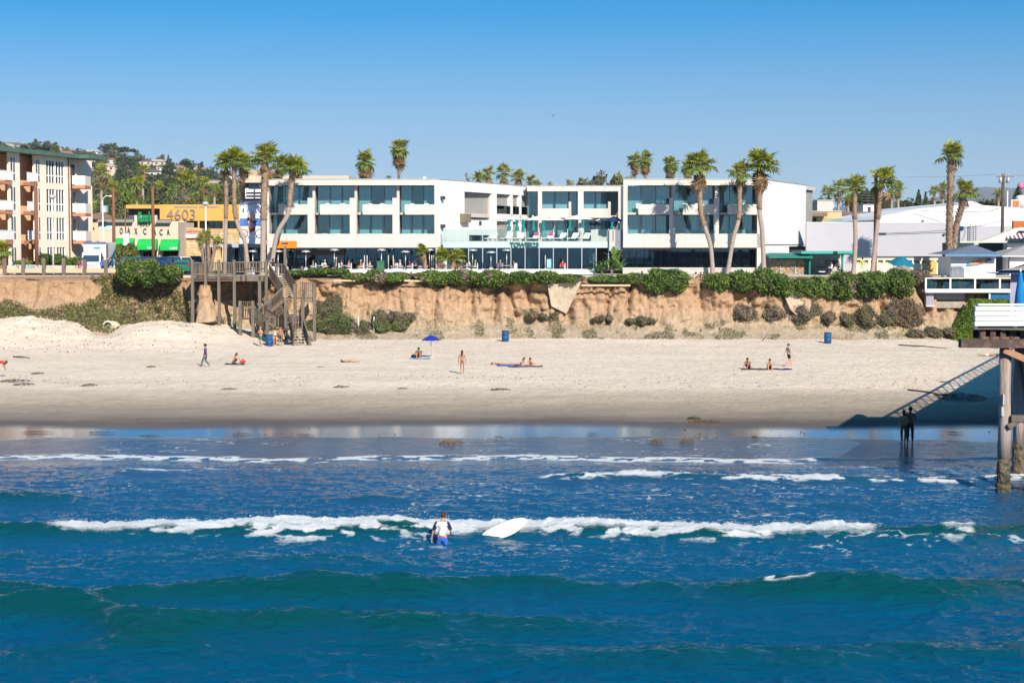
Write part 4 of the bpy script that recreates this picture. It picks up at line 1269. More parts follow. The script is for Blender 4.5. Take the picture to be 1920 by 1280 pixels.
KON = text_mesh('sign', "Kono's", mat('sign_green', (.012, .25, .085), .6, .2, 4), shop, 260.5, 285, 396.5, 416.5, 199.7, .35, .05)
text_mesh('lettering', 'SURF CLUB', mat('grey_letters', (.30, .26, .23), .8), shop, 263, 280.5, 418.2, 424.5, 199.95, .05, .02)
for ch, px, py in (('O', 227.5, 433), ('A', 241.3, 432), ('X', 255, 433.5), ('C', 271.5, 434), ('A', 290, 435), ('C', 302, 435.5), ('A', 315.5, 435)):
    text_mesh('lettering', ch, DARKM, shop, px - 3, px + 3, py - 6, py + 6, 199.96, .06, .03)
sp('notice', 188, 211, 416.5, 431, -.08, -.01, mat('pale_turquoise_sign', (.45, .68, .62), .6, .06, 1))
sp('notice_frame', 187, 212, 415.7, 431.8, -.03, -.005, WFRAME)
for a, b in ((252.5, 260), (296.5, 303)):
    sp('pilaster', a + 2, b - 2, 470, 506, -.25, -.02, SHOP)

# ---- yellow building with the street number
YEL = mat('orange_yellow_paint', (.62, .335, .085), .75, .05, .7)
yb = thing('street_number_building', 'orange yellow building with the street number above dark windows', 'building', (FX(390, 212), 212, TOPZ))
def yp(nm, a, b, t, bt, d0, d1, m): return pb(nm, yb, a, b, t, bt, 212, d0, d1, m)
yp('parapet', 237, 300, 384, 391, 0, 8, YEL)
yp('wall', 300, 451, 383.5, 414, 0, 8, YEL)
yp('wall', 237, 300, 391, 508, 1.2, 8, mat('dark_slate_wall', (.085, .08, .09), .8))
for a, b in ((336, 344), (370.8, 374), (418, 423.5)): yp('pier', a, b, 414, 429, 0, .5, YEL)
for i, (a, b, n_) in enumerate(((344, 370.8, 3), (374, 418, 4), (423.5, 447, 2))):
    window(yb, a, b, 414, 429, 212.3, n_, PANEA, DARKM)
yp('back', 336, 451, 414, 508, 2, 8, DARKROOM)
yp('ledge', 336, 451, 429, 431, -.15, .6, YEL)
yp('slot', 327, 371, 386.5, 389, -.06, -.01, mat('grey_slot', (.30, .27, .22), .7))
yp('slot', 374, 411, 386.5, 389, -.06, -.01, mat('grey_slot', (.30, .27, .22), .7))
text_mesh('lettering', '4603', mat('grey_number', (.22, .20, .17), .6), yb, 313, 366.5, 392.5, 412, 211.95, .12, -.004)
# stone facing laid block by block
STONE = [mat('sandstone_block_%d' % k, c, .9, .18, 2) for k, c in enumerate(((.55, .40, .22), (.48, .35, .2), (.60, .45, .28)))]
r = random.Random(4)
for row in range(6):
    z1 = FZ(431 + row * 4.6, 211.6); z0 = FZ(431 + (row + 1) * 4.6, 211.6)
    x = 378.0 + r.uniform(0, 4)
    while x < 452:
        w = r.uniform(6, 11)
        ubox('stone', yb, FX(x, 211.6) + .012, FX(min(x + w, 453), 211.6) - .012, 211.6 - r.uniform(0, .05), 211.95, z0 + .012, z1 - .012, r.choice(STONE))
        x += w
st = thing('stone_shop_front', 'low stone shop front with a red framed white sign beside the green awnings', 'shop', (FX(355, 205), 205, TOPZ))
pb('wall', st, 332, 378, 428, 508, 205, .2, 6, mat('stone_backing', (.40, .30, .18), .9))
for row in range(13):
    z1 = FZ(428 + row * 5.2, 205); z0 = FZ(428 + (row + 1) * 5.2, 205)
    x = 333 + r.uniform(0, 4)
    while x < 378:
        w = r.uniform(5, 10)
        ubox('stone', st, FX(x, 205) + .012, FX(min(x + w, 379), 205) - .012, 205 - r.uniform(0, .05), 205.19, z0 + .012, z1 - .012, r.choice(STONE))
        x += w
pb('sign_frame', st, 337.5, 376, 437.5, 447.5, 205, -.25, -.1, mat('red_sign', (.38, .03, .03), .6))
pb('sign_panel', st, 339.5, 374, 438.8, 446, 205, -.29, -.255, mat('sign_white', (.78, .68, .68), .6, .1, 3))
pb('timber_band', st, 330, 378, 431, 434.5, 205, -.12, -.07, mat('orange_timber', (.50, .24, .10), .8))
pb('roof_unit', st, 320, 343, 415, 428, 205, .6, 2.5, mat('pale_roof_unit', (.6, .58, .58), .7))
pb('rolled_canvas', st, 322, 372, 427, 431, 205, .1, .8, mat('grey_canvas', (.45, .43, .42), .8, .2, 3))
pb('lower_fascia', st, 378, 452, 456, 463.5, 205, -.4, .4, mat('grey_fascia', (.36, .37, .41), .7))
sw = thing('stone_wing_wall', 'splayed golden stone wall standing in front of the dark cafe glass', 'wall', (FX(415, 196), 196, TOPZ))
for a, b, t in ((396, 414, 462), (414.6, 427, 455)):
    MB().extr([(FX(a, 196), TOPZ), (FX(b, 196) + .35, TOPZ), (FX(b - 4, 196), FZ(t, 196)), (FX(a + 2, 196), FZ(t, 196))], 196, 197.2).build('wall', STONE[0 if a < 400 else 2], sw)

# ---- cafe glass under the mural, mural board
cf = thing('cafe_front', 'dark glass cafe front below the cyclist mural', 'building', (FX(465, 175.6), 175.6, TOPZ))
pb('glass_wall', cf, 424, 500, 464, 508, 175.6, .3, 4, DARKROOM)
window(cf, 424, 500, 464.5, 507, 175.6, 6, PANEA, DARKM)
pb('canopy', cf, 424, 503, 457.5, 464, 175.6, -1.2, .6, mat('grey_canopy', (.38, .40, .45), .6))
mu = thing('mural_board', 'tall mural board of two people riding a red bicycle by the sea', 'mural', (FX(470, 173.8), 173.8, TOPZ))
def mp_(nm, a, b, t, bt, d0, d1, m): return pb(nm, mu, a, b, t, bt, 173.8, d0, d1, m)
mp_('board', 449.5, 494, 377, 457, 0, .3, mat('mural_white', (.74, .76, .80), .6, .04, 1))
mp_('top_strip', 449.5, 494, 376, 384, -.03, -.005, mat('mural_grey_blue', (.36, .41, .52), .6))
mp_('painted_sky', 450, 493.5, 384.2, 409.5, -.012, -.004, mat('mural_sky', (.45, .58, .78), .6, .12, .6, col2=(.72, .77, .84), c2scale=.5, c2lo=.4, c2hi=.6))
mp_('painted_sea', 450, 493.5, 409.7, 424, -.012, -.004, mat('mural_sea', (.06, .15, .45), .6, .25, 1.2))
def disc(nm, px, py, rx, ry, m, d=-.03, hole=0, n=18):
    c = at(px, py, 173.8); k = 1 / PXM(173.8)
    mb = MB()
    if hole:
        vs = []
        for j in range(n):
            a = 2 * math.pi * j / n
            for rr in (1, hole): vs.append((c.x + rx * k * rr * math.cos(a), 173.8 + d, c.z + ry * k * rr * math.sin(a)))
        mb.add(vs, [(2 * j, 2 * ((j + 1) % n), 2 * ((j + 1) % n) + 1, 2 * j + 1) for j in range(n)])
    else:
        mb.add([(c.x + rx * k * math.cos(2 * math.pi * j / n), 173.8 + d, c.z + ry * k * math.sin(2 * math.pi * j / n)) for j in range(n)], [tuple(range(n))])
    return mb.build(nm, m, mu)
MSK = mat('mural_skin', (.70, .40, .30), .6); MRED = mat('mural_red', (.45, .03, .04), .6); MBLK = mat('mural_black', (.03, .03, .03), .6)
for px, s in ((455, 0), (486, 0)):
    disc('painted_wheel', px + 1, 438, 8.4, 9, MBLK, -.028, .82)
disc('painted_frame', 470, 432, 7, 3.2, MRED, -.03)
disc('painted_frame', 476, 429, 3.2, 4.5, MRED, -.031)
for px, py, rx, ry, m in ((467, 411, 3.2, 7.5, MSK), (475, 408, 3.4, 9, MSK), (471, 423, 4.5, 6, MSK), (466, 403.5, 2.4, 2.8, MSK), (473, 399.5, 2.6, 3.2, MSK),
                          (466, 402.3, 2.4, 1.6, MBLK), (473.4, 398.2, 2.5, 1.8, mat('mural_blond', (.55, .38, .16), .6)), (465, 411, 1.8, 4, MRED), (477.5, 416, 4, 2.2, MBLK), (466, 431, 2.4, 7, MSK)):
    disc('painted_figure', px, py, rx, ry, m, -.034 - .0006 * px * 0 - .0008 * (py % 7))

# ---- beige hotel further back
bg = thing('beige_office', 'beige flat roofed building with dark windows behind the mural palms', 'building', (FX(540, 235), 235, TOPZ))
BEI = mat('beige_wall', (.56, .46, .35), .85, .05, .6)
def bp_(nm, a, b, t, bt, d0, d1, m): return pb(nm, bg, a, b, t, bt, 235, d0, d1, m)
bp_('wall', 459, 655, 329.5, 342.5, 0, 12, BEI)
bp_('stair_tower', 449.5, 481, 318, 329.5, 1, 8, mat('brown_beige_wall', (.42, .31, .22), .85))
bp_('stair_tower', 449.5, 459, 329.5, 380, 1, 8, mat('brown_beige_wall', (.42, .31, .22), .85))
bp_('wall', 459, 505, 353, 372, .6, 12, BRIGHT)
bp_('core', 459, 655, 342.5, 510, 1, 12, DARKROOM)
window(bg, 468, 505, 343, 352.5, 235.4, 4, PANEA, DARKM)
for t in (360, 366): bp_('rail', 462, 503, t, t + 1, .3, .5, DARKM)
bp_('post', 476.5, 478, 353, 374, .3, .5, DARKM)

# ---- box truck
TRW = mat('truck_white', (.80, .80, .80), .35, .04, 1, spec=.5)
tk = thing('box_truck', 'white box truck with teal swoosh on its cargo side, facing the sea', 'truck', (FX(170, 178), 178, TOPZ), R(1))
def tl(nm, x0, x1, y0, y1, z0, z1, m, parent=None):
    o = ubox(nm, None, x0, x1, y0, y1, z0, z1, m); o.parent = parent or tk; return o
tl('cargo_box', -1.15, 1.15, 1.7, 6.6, .95, 3.25, TRW)
tl('roof_edge', -1.17, 1.17, 1.66, 1.72, 3.05, 3.28, mat('navy_strip', (.10, .13, .24), .5))
mb = MB().extr([(0, 0), (0, 0), (0, 0)], 0, 0) if False else MB()
mb.hexa([(-1.0, -.1, .45), (1.0, -.1, .45), (1.0, 1.6, .45), (-1.0, 1.6, .45), (-1.0, -.12, 1.15), (1.0, -.12, 1.15), (1.0, 1.6, 1.15), (-1.0, 1.6, 1.15)])
mb.hexa([(-1.0, -.12, 1.15), (1.0, -.12, 1.15), (1.0, 1.6, 1.15), (-1.0, 1.6, 1.15), (-.94, .22, 2.2), (.94, .22, 2.2), (.94, 1.6, 2.2), (-.94, 1.6, 2.2)])
cab = mb.mesh('cab', TRW); cab = link('cab', cab); cab.parent = tk
wsm = mat('windscreen', (.03, .06, .10), .06, .05, 1, spec=.8)
o = MB().add([(-.86, -.13, 1.22), (.86, -.13, 1.22), (.82, .19, 2.08), (-.82, .19, 2.08)], [(0, 1, 2, 3)]).build('windscreen', wsm); o.parent = tk
o = MB().add([(1.008, .1, 1.25), (1.008, 1.2, 1.25), (.95, 1.2, 2.05), (.955, .35, 2.05)], [(0, 1, 2, 3)]).build('side_window', wsm); o.parent = tk
tl('bumper', -1.02, 1.02, -.2, -.1, .35, .62, mat('truck_grey', (.45, .45, .45), .5)); tl('grille', -.5, .5, -.135, -.122, .75, 1.0, mat('truck_grille', (.5, .5, .52), .5))
for s in (-1, 1):
    tl('headlight', s * .8 - .16, s * .8 + .16, -.15, -.11, .68, .88, mat('headlight_glass', (.7, .72, .72), .1))
    tl('mirror', s * 1.2 - .1, s * 1.2 + .1, -.05, .03, 1.35, 1.8, DARKM)
    for y in (.6, 5.2):
        w = MB().lathe([(.15, -.14), (.42, -.14), (.46, -.1), (.46, .1), (.42, .14), (.15, .14)], (0, 0, 0), 16).build('wheel', RUBBER)
        w.rotation_euler = (0, R(90), 0); w.location = (s * .9, y, .46); w.parent = tk
        h = MB().lathe([(.02, 0), (.22, 0), (.22, .03), (.02, .03)], (0, 0, 0), 10).build('hub', SILVER); h.parent = w; h.location = (0, 0, .14 * s)
tl('chassis', -.5, .5, 1.5, 6.5, .55, .9, DARKM)
SW = mat('teal_swoosh', (.02, .22, .38), .5)
pts = [(1.155, 1.8, .97)] + [(1.155, 1.8 + 4.7 * t, .97 + .35 + 1.35 * t ** 1.8) for t in np.linspace(0, 1, 9)] + [(1.155, 6.5, .97)]
o = MB().add(pts, [tuple(range(len(pts)))]).build('swoosh', SW); o.parent = tk
tl('picture_strip', 1.152, 1.158, 2.0, 2.9, 1.6, 3.1, mat('truck_picture', (.35, .22, .2), .6, .4, 3))
tl('front_logo', -.1, .6, 1.64, 1.655, 2.55, 2.75, mat('truck_logo', (.03, .3, .3), .5))

# ---- parked cars
def car(px, Y, yaw, col, label, kind='suv', sc=1.0):
    root = thing('parked_car', label, 'car', (FX(px, Y), Y, TOPZ + .01), yaw, 'cars parked behind the cliff hedge')
    m = mat('car_paint_%02d%02d%02d' % tuple(int(99 * c) for c in col), col, .25, .03, 1, spec=.6)
    L, W = 4.5, 1.82; hb = .95; ht = 1.72 if kind == 'suv' else 1.42
    prof = [(-L / 2, .35), (-L / 2, .85), (-L / 2 + .1, hb), (-.95 if kind == 'suv' else -.9, hb + .03), (L / 2 - .1, hb), (L / 2, .8), (L / 2, .35)]
    mb = MB(); n_ = len(prof)
    vs = [(-W / 2, y, z) for y, z in prof] + [(W / 2, y, z) for y, z in prof]
    mb.add(vs, [tuple(range(n_)), tuple(range(2 * n_ - 1, n_ - 1, -1))] + [(i, n_ + i, n_ + (i + 1) % n_, (i + 1) % n_) for i in range(n_)])
    mb.hexa([(-W / 2 + .04, -1.1, hb), (W / 2 - .04, -1.1, hb), (W / 2 - .04, L / 2 - .12, hb), (-W / 2 + .04, L / 2 - .12, hb),
             (-W / 2 + .2, -.45, ht), (W / 2 - .2, -.45, ht), (W / 2 - .2, L / 2 - .45, ht), (-W / 2 + .2, L / 2 - .45, ht)])
    b = mb.build('body', m); b.parent = root
    g = MB()
    for s in (-1, 1):
        g.add([(s * (W / 2 - .03), -.85, hb + .06), (s * (W / 2 - .03), L / 2 - .35, hb + .06), (s * (W / 2 - .165), L / 2 - .6, ht - .12), (s * (W / 2 - .165), -.4, ht - .12)], [(0, 1, 2, 3)])
    g.add([(-.72, -1.07, hb + .06), (.72, -1.07, hb + .06), (.62, -.5, ht - .08), (-.62, -.5, ht - .08)], [(0, 1, 2, 3)])
    g.add([(-.72, L / 2 - .105, hb + .08), (.72, L / 2 - .105, hb + .08), (.62, L / 2 - .42, ht - .08), (-.62, L / 2 - .42, ht - .08)], [(0, 1, 2, 3)])
    g = g.build('window_glass', wsm); g.parent = root
    for s in (-1, 1):
        for y in (-1.4, 1.35):
            w = MB().lathe([(.1, -.1), (.31, -.1), (.33, -.07), (.33, .07), (.31, .1), (.1, .1)], (0, 0, 0), 14).build('wheel', RUBBER)
            w.rotation_euler = (0, R(90), 0); w.location = (s * (W / 2 - .08), y, .33); w.parent = root
        o = ubox('tail_light', None, s * .78 - .07, s * .78 + .07, L / 2 - .02, L / 2 + .02, .75, 1.1, mat('tail_red', (.4, .01, .02), .3)); o.parent = root
        o = ubox('headlight', None, s * .7 - .17, s * .7 + .17, -L / 2 - .01, -L / 2 + .03, .62, .8, mat('headlight_glass', (.7, .72, .72), .1)); o.parent = root
    return root
car(293, 178, R(68), (.012, .03, .10), 'dark blue SUV parked behind the big green bush')
car(262, 180.5, R(80), (.02, .09, .18), 'blue car half hidden behind the cyclists and the bush')
car(322, 181, R(172), (.012, .02, .05), 'navy SUV with red tail lights beside the white SUV')
car(341, 184, R(165), (.75, .75, .75), 'white SUV parked next to the navy one')
car(352, 175, R(172), (.02, .16, .09), 'green car parked close to the wooden deck', 'sedan')
car(362, 187, R(150), (.20, .02, .05), 'dark red car with a dark rear window behind the white SUV')

# ---- poles and lamps
def pole(px, t, b, Y, r, m, label, name='wooden_pole', group=None, cat='pole'):
    c0, c1 = at(px, b, Y), at(px, t, Y)
    root = thing(name, label, cat, (c0.x, Y, TOPZ), 0, group)
    MB().tube([(c0.x, Y, TOPZ), (c0.x + .02, Y, (TOPZ + c1.z) / 2), (c0.x, Y, c1.z)], [r, r * .92, r * .8], 10).build('shaft', m, root)
    return root, c0.x, c1.z
pole(69, 340, 500, 172, .21, WOODR, 'red brown wooden pole in front of the peach apartment balconies')
pole(213.7, 352, 480, 190, .20, WOODR, 'red brown wooden pole at the corner of the cream shop')
r_, x, z = pole(287.5, 350, 486, 188, .20, WOODR, 'red brown wooden pole before the middle green awning')
r_, x, z = pole(235.3, 384, 440, 187, .09, WOODR, 'thin dark pole carrying a white cabinet by the first awning')
pb('cabinet', r_, 231.5, 242, 438, 460, 187, -.2, .2, BRIGHT)
def lamp(px, t, b, Y, label, style):
    root, x, z = pole(px, t, b, Y, .09, BRIGHT, label, 'street_lamp', 'street lamps', 'street lamp')
    if style == 'globe':
        MB().lathe([(.02, .2), (.2, .25), (.34, .1), (.36, 0), (.3, -.12), (.05, -.16)], (x, Y, z + .15), 12).build('lamp_head', SILVER, root)
    else:
        MB().tube([(x, Y, z - .1), (x + .1, Y, z + .25), (x + .4, Y, z + .5), (x + .75, Y, z + .5)], .05, 6).build('arm', BRIGHT, root)
        MB().ell((x + .95, Y, z + .48), (.3, .14, .09), 10, 5).build('lamp_head', BRIGHT, root)
lamp(99.8, 372, 500, 171, 'white globe street lamp in front of the peach apartment block', 'globe')
lamp(193.5, 376, 480, 195, 'white bracket street lamp behind the box truck', 'arm')
lamp(386.5, 385, 500, 174, 'white globe street lamp before the street number building', 'globe')

# ---- cliff-top fence of stout posts and low rails
fence = thing('cliff_fence', 'low timber fence of stout posts along the cliff top by the truck', 'fence', (FX(100, 165), 165, TOPZ))
fpx = [8, 43, 81.5, 119, 158, 198, 236]
for i, px in enumerate(fpx):
    b = ubox('post', fence, FX(px, 165) - .17, FX(px, 165) + .17, 164.8, 165.14, TOPZ - .5, FZ(484 + (3 if i > 3 else 0), 165), WOOD)
RAILM = mat('pale_timber_rail', (.58, .42, .27), .85, .12, 2)  # pale timber for the fence rails and the beams on the lip
for a, b in zip([-40] + fpx[:-1], fpx):
    ubox('rail', fence, FX(a, 165) + .18, FX(b, 165) - .18, 164.9, 165.08, FZ(511.5, 165), FZ(503.5, 165), RAILM)
# ================================================================== BUILDINGS BEYOND THE HOTEL, PIER
# ---- white warehouse
wh = thing('white_warehouse', 'big white warehouse with front wall toned lavender for grazing light and curved white roof', 'building', (FX(1700, 186), 186, TOPZ))
LAV = mat('grazing_lit_white_wall', (.42, .415, .455), .8, .03, .6)  # white wall darkened to lavender, its grazing sunlight put into the colour
pb('front_wall', wh, 1512, 1787, 418, 508, 186, 0, .5, LAV)
pb('wall_coping', wh, 1512, 1787, 416.6, 418, 186, -.05, .55, BRIGHT)
pts = [(1640, 418), (1640, 412), (1658, 404), (1685, 399.5), (1700, 395.5), (1722, 391.5), (1780, 386), (1798, 384.5), (1808, 380), (1819, 377), (1829, 379.5), (1842, 385), (1880, 387.5), (1960, 393), (1960, 470), (1787, 470), (1787, 418)]
MB().extr([(FX(a, 189), FZ(b, 189)) for a, b in pts], 189, 235).build('curved_roof', BRIGHT, wh)
pb('side_wall', wh, 1787, 1960, 424, 508, 188, 0, .8, LAV)
for px, py in ((1728, 415), (1768, 440)): pb('vent', wh, px, px + 3.5, py - 2, py + 1.5, 186 if px > 1760 else 188.9, -.2, -.02, DARKM)
lad = thing('roof_ladder', 'steel ladder fixed to the white warehouse wall beside the leaning palm', 'ladder', (FX(1823, 187.8), 187.8, TOPZ))
for px in (1818, 1829): pb('rail', lad, px - .5, px + .5, 417, 452, 187.8, -.2, -.12, DARKM)
for k in range(9): pb('rung', lad, 1818.5, 1828.5, 421 + k * 3.6, 421.9 + k * 3.6, 187.8, -.18, -.14, GREYM)
fa_ = thing('wall_light', 'dark tube light on the lavender toned warehouse wall', 'light', (FX(1654, 186), 186, 12))
pb('housing', fa_, 1646.5, 1661, 436.3, 439, 186, -.2, -.02, DARKM)
cb = thing('cable', 'long dark cable sagging across the warehouse wall to the utility pole', 'cable', (FX(1661, 186), 185.8, 12))
MB().tube([at(1661, 437.5, 185.8), at(1720, 435.5, 185.8), at(1790, 431, 185.6), at(1840, 423, 184), at(1876, 414, 182)], .03, 5).build('wire', DARKM, cb)
cb = thing('cable', 'sagging cable across the white curved roof of the warehouse', 'cable', (FX(1720, 188), 188, 14))
MB().tube([at(1718, 394, 188.5), at(1750, 396.5, 188), at(1800, 397, 187), at(1845, 398, 185), at(1872, 391, 182)], .03, 5).build('wire', DARKM, cb)
tb = thing('roof_tank', 'white tank beside an orange louvred box on the warehouse roof', 'tank', (FX(1905, 200), 200, 14))
pb('louvre_box', tb, 1895, 1912, 374, 390, 200, 0, 1, CREAM)
for k in range(4): pb('louvre', tb, 1898 + k * 3, 1900.4 + k * 3, 376.5, 388.5, 200, -.03, -.005, mat('orange_louvre', (.45, .14, .03), .7))
MB().lathe([(.05, .9), (.6, .82), (.72, .6), (.72, -.6), (.05, -.6)], (FX(1915, 202), 202, FZ(380, 202)), 16).build('tank', BRIGHT, tb)
ob = thing('orange_wall', 'orange red wall block behind the striped awning house', 'wall', (FX(1910, 184), 184, TOPZ))
pb('wall', ob, 1900, 1940, 414, 428, 184, 0, .6, mat('orange_red_wall', (.42, .12, .04), .8))

# ---- low buildings between hotel and warehouse
def block(name, label, cat, a, b, t, bt, Y, dep, m, extra=()):
    root = thing(name, label, cat, (FX((a + b) / 2, Y), Y, TOPZ))
    pb('wall', root, a, b, t, bt, Y, 0, dep, m)
    pb('roof_edge', root, a - .5, b + .5, t - 1.2, t, Y, -.1, dep + .1, CREAM)
    for nm, x in enumerate(extra): pb(x[0], root, *x[1:5], Y, x[5], x[6], x[7])
    return root
block('house', 'cream box shaped house behind the tan parapet', 'building', 1532, 1561, 376, 506, 235, 8, CREAM, [('chimney', 1560.5, 1566, 380, 390, 1, 2, GREYM)])
block('house', 'tan flat roofed house between the hotel and the warehouse', 'building', 1511, 1578, 396.5, 506, 220, 8, mat('tan_block', (.55, .37, .19), .85), [('shade_roof', 1505, 1546, 399, 406, -2, -.2, mat('brown_shade', (.2, .15, .11), .8)), ('window', 1522, 1531, 409, 416, -.1, -.02, DARKROOM)])
block('house', 'pale pink house with a dark band behind the pole palms', 'building', 1578, 1646, 404, 506, 225, 8, mat('pale_pink', (.62, .48, .42), .85), [('roof_band', 1577, 1648, 397, 403, -.3, 6, mat('maroon_band', (.16, .09, .09), .8)), ('window', 1592, 1600, 405, 413, -.1, -.02, DARKROOM), ('window', 1630, 1640, 406, 411, -.1, -.02, DARKROOM)])
block('house', 'small white box house right behind the brown pole', 'building', 1618, 1640, 384, 420, 240, 6, BRIGHT, [('window', 1627, 1632, 388, 396, -.1, -.02, DARKROOM)])
gf = thing('glass_fence', 'row of frosted panels on the roof edge between hotel and warehouse', 'fence', (FX(1555, 190), 190, 13))
for k in range(7): pb('panel', gf, 1531 + k * 7, 1537.2 + k * 7, 408.5, 417, 190, 0, .05, RAILG)
sl = thing('billboard_frame', 'dark steel frame standing on the roofs behind the brown pole', 'frame', (FX(1625, 245), 245, 14))
for py in (361, 366, 371, 376): pb('bar', sl, 1615, 1640, py, py + 1.5, 245, 0, .2, DARKM)
for px in (1615.5, 1627, 1638): pb('post', sl, px, px + 1.3, 360, 400, 245, .2, .4, DARKM)

# ---- teal cafe
TEAL = mat('teal_paint', (.006, .17, .13), .6, .08, 1)
cafe = thing('beach_cafe', 'open beach cafe with teal flat canopies and a stone wall', 'cafe', (FX(1520, 172), 172, TOPZ))
def cp(nm, a, b, t, bt, d0, d1, m): return pb(nm, cafe, a, b, t, bt, 172, d0, d1, m)
x0, x1 = FX(1438, 172), FX(1520, 172)
MB().hexa([(x0, 170.6, FZ(483.5, 172)), (x1, 170.6, FZ(484, 172)), (x1, 176, FZ(481, 172)), (x0, 176, FZ(480.5, 172)),
           (x0, 170.6, FZ(480, 172)), (x1, 170.6, FZ(480.5, 172)), (x1, 176, FZ(475, 172)), (x0, 176, FZ(474.5, 172))]).build('canopy', TEAL, cafe)
cp('canopy', 1499, 1596, 471, 475.5, -1.2, 4, mat('teal_canopy_light', (.05, .36, .30), .6, .08, 1))
cp('canopy_beam', 1502, 1592, 475.5, 477.5, -.9, -.7, TEAL)
for px in (1516, 1577): cp('post', px - 1.6, px + 1.6, 475.5, 516, -.9, -.7, TEAL)
cp('back_wall', 1516, 1600, 478, 516, 4.5, 5, CREAM)
cp('door', 1519, 1531, 487, 516, 4.3, 4.45, mat('dark_red_door', (.13, .035, .02), .7))
cp('shelf', 1540, 1572, 500, 502, 2, 3, DARKM)
window(cafe, 1550, 1573, 488, 496, 176.2, 2, PANEA, DARKM)
cp('menu', 1553, 1557, 489, 495, 3.9, 4.0, BRIGHT); cp('menu', 1590, 1595, 489, 496, 3.9, 4.0, BRIGHT)
cp('counter', 1535, 1596, 508.5, 510, -.6, .6, BRIGHT)
cp('dark_side', 1510, 1514, 484, 516, -.2, 3, TEAL)
cp('stone_backing', 1445, 1510, 484, 516, .12, .5, mat('mortar', (.28, .24, .2), .9))
r = random.Random(9)
CST = [mat('cafe_stone_%d' % k, c, .9, .2, 3) for k, c in enumerate(((.42, .26, .17), (.30, .24, .2), (.50, .36, .22), (.34, .17, .11)))]
for row in range(9):
    z1 = FZ(485.5 + row * 3.4, 172); z0 = FZ(485.5 + (row + 1) * 3.4, 172)
    x = 1445 + r.uniform(0, 3)
    while x < 1508:
        w = r.uniform(2.8, 5.2)
        ubox('stone', cafe, FX(x, 172) + .01, FX(min(x + w, 1510), 172) - .01, 172 - r.uniform(0, .06), 172.11, z0 + .01, z1 - .01, r.choice(CST))
        x += w
for px in (1463, 1491): cp('trellis', px - .8, px + .8, 488, 516, -.15, -.08, mat('pale_teal_paint', (.22, .38, .36), .7))
cp('trellis', 1463, 1491, 487, 488.5, -.15, -.08, mat('pale_teal_paint', (.22, .38, .36), .7))

# ---- cream arched wall
aw = thing('arched_wall', 'cream garden wall with a row of small arched openings', 'wall', (FX(1690, 176), 176, TOPZ))
CRW = mat('cream_garden_wall', (.74, .68, .54), .85, .05, .6)
pb('wall', aw, 1600, 1786, 493, 516, 176, 0, .3, CRW)
pb('wall', aw, 1600, 1786, 482, 487.5, 176, 0, .3, CRW)
pb('coping', aw, 1598, 1790, 480.5, 482, 176, -.15, .4, mat('dark_green_coping', (.05, .10, .09), .7))
for k in range(13):
    a = 1606 + k * 13.7
    pb('pier', aw, a + 9.2, a + 13.7, 487.5, 493, 176, 0, .3, CRW)
    c = at(a + 4.6, 493, 176.32); kx = 4.7 / PXM(176)
    MB().add([(c.x - kx, 176.32, c.z), (c.x + kx, 176.32, c.z)] + [(c.x + kx * math.cos(t), 176.32, c.z + kx * .95 * math.sin(t)) for t in np.linspace(0, math.pi, 9)], [tuple(range(11))]).build('arch_screen', mat('ochre_screen', (.45, .33, .14), .8, .2, 3), aw)
pb('back_wall', aw, 1600, 1786, 487, 494, 176, .6, .8, CRW)
pb('gate_panel', aw, 1737, 1756, 489, 516, 176, -.3, -.1, mat('yellow_ochre_panel', (.55, .40, .14), .8))
parasol(1691, 480, 495, 50, 170.5, TOPZ, mat('teal_blue_canvas', (.005, .14, .22), .9, .06, 2), 'tilted teal blue parasol leaning by the arched wall', tilt=R(16), name='parasol')
parasol(1694, 497, 511, 62, 169.5, TOPZ - .8, mat('taupe_canvas', (.28, .23, .17), .9, .06, 2), 'taupe sun shade below the tilted teal parasol', tilt=R(10), name='parasol')

# ---- utility pole
up, x, z = pole(1879, 326, 440, 181, .2, mat('dark_creosote', (.10, .06, .055), .85, .25, 3), 'tall dark utility pole with crossarms and transformers above the warehouse', 'utility_pole')
for t in (330, 340): pb('crossarm', up, 1866 if t < 335 else 1870, 1898 if t < 335 else 1891, t, t + 1.8, 181, -.25, -.1, WOODD)
for px in (1868, 1873, 1878, 1884, 1890, 1896): pb('insulator', up, px - .5, px + .5, 326.5, 330, 181, -.22, -.12, GREYM)
for px in (1874, 1888): MB().lathe([(.02, .35), (.17, .33), (.17, -.3), (.02, -.33)], (FX(px, 180.8), 180.7, FZ(338, 181)), 10).build('transformer', GREYM, up)
wl_ = pole(1888, 358, 440, 200, .07, BRIGHT, 'thin white mast beside the utility pole', 'mast')
def wires(a, b, Y0, Y1, label):
    o = MB().tube([at(*a, Y0), at((a[0] + b[0]) / 2, (a[1] + b[1]) / 2 + 2, (Y0 + Y1) / 2), at(*b, Y1)], .012, 4).build('power_line', DARKM)
    tag(o, label, 'wire', 'power lines off the utility pole')
wires((1868, 327), (1700, 332), 181, 230, 'power line running from the crossarm towards the brown pole')
wires((1896, 327), (1990, 334), 181, 190, 'power line running from the crossarm out over the blue hut')

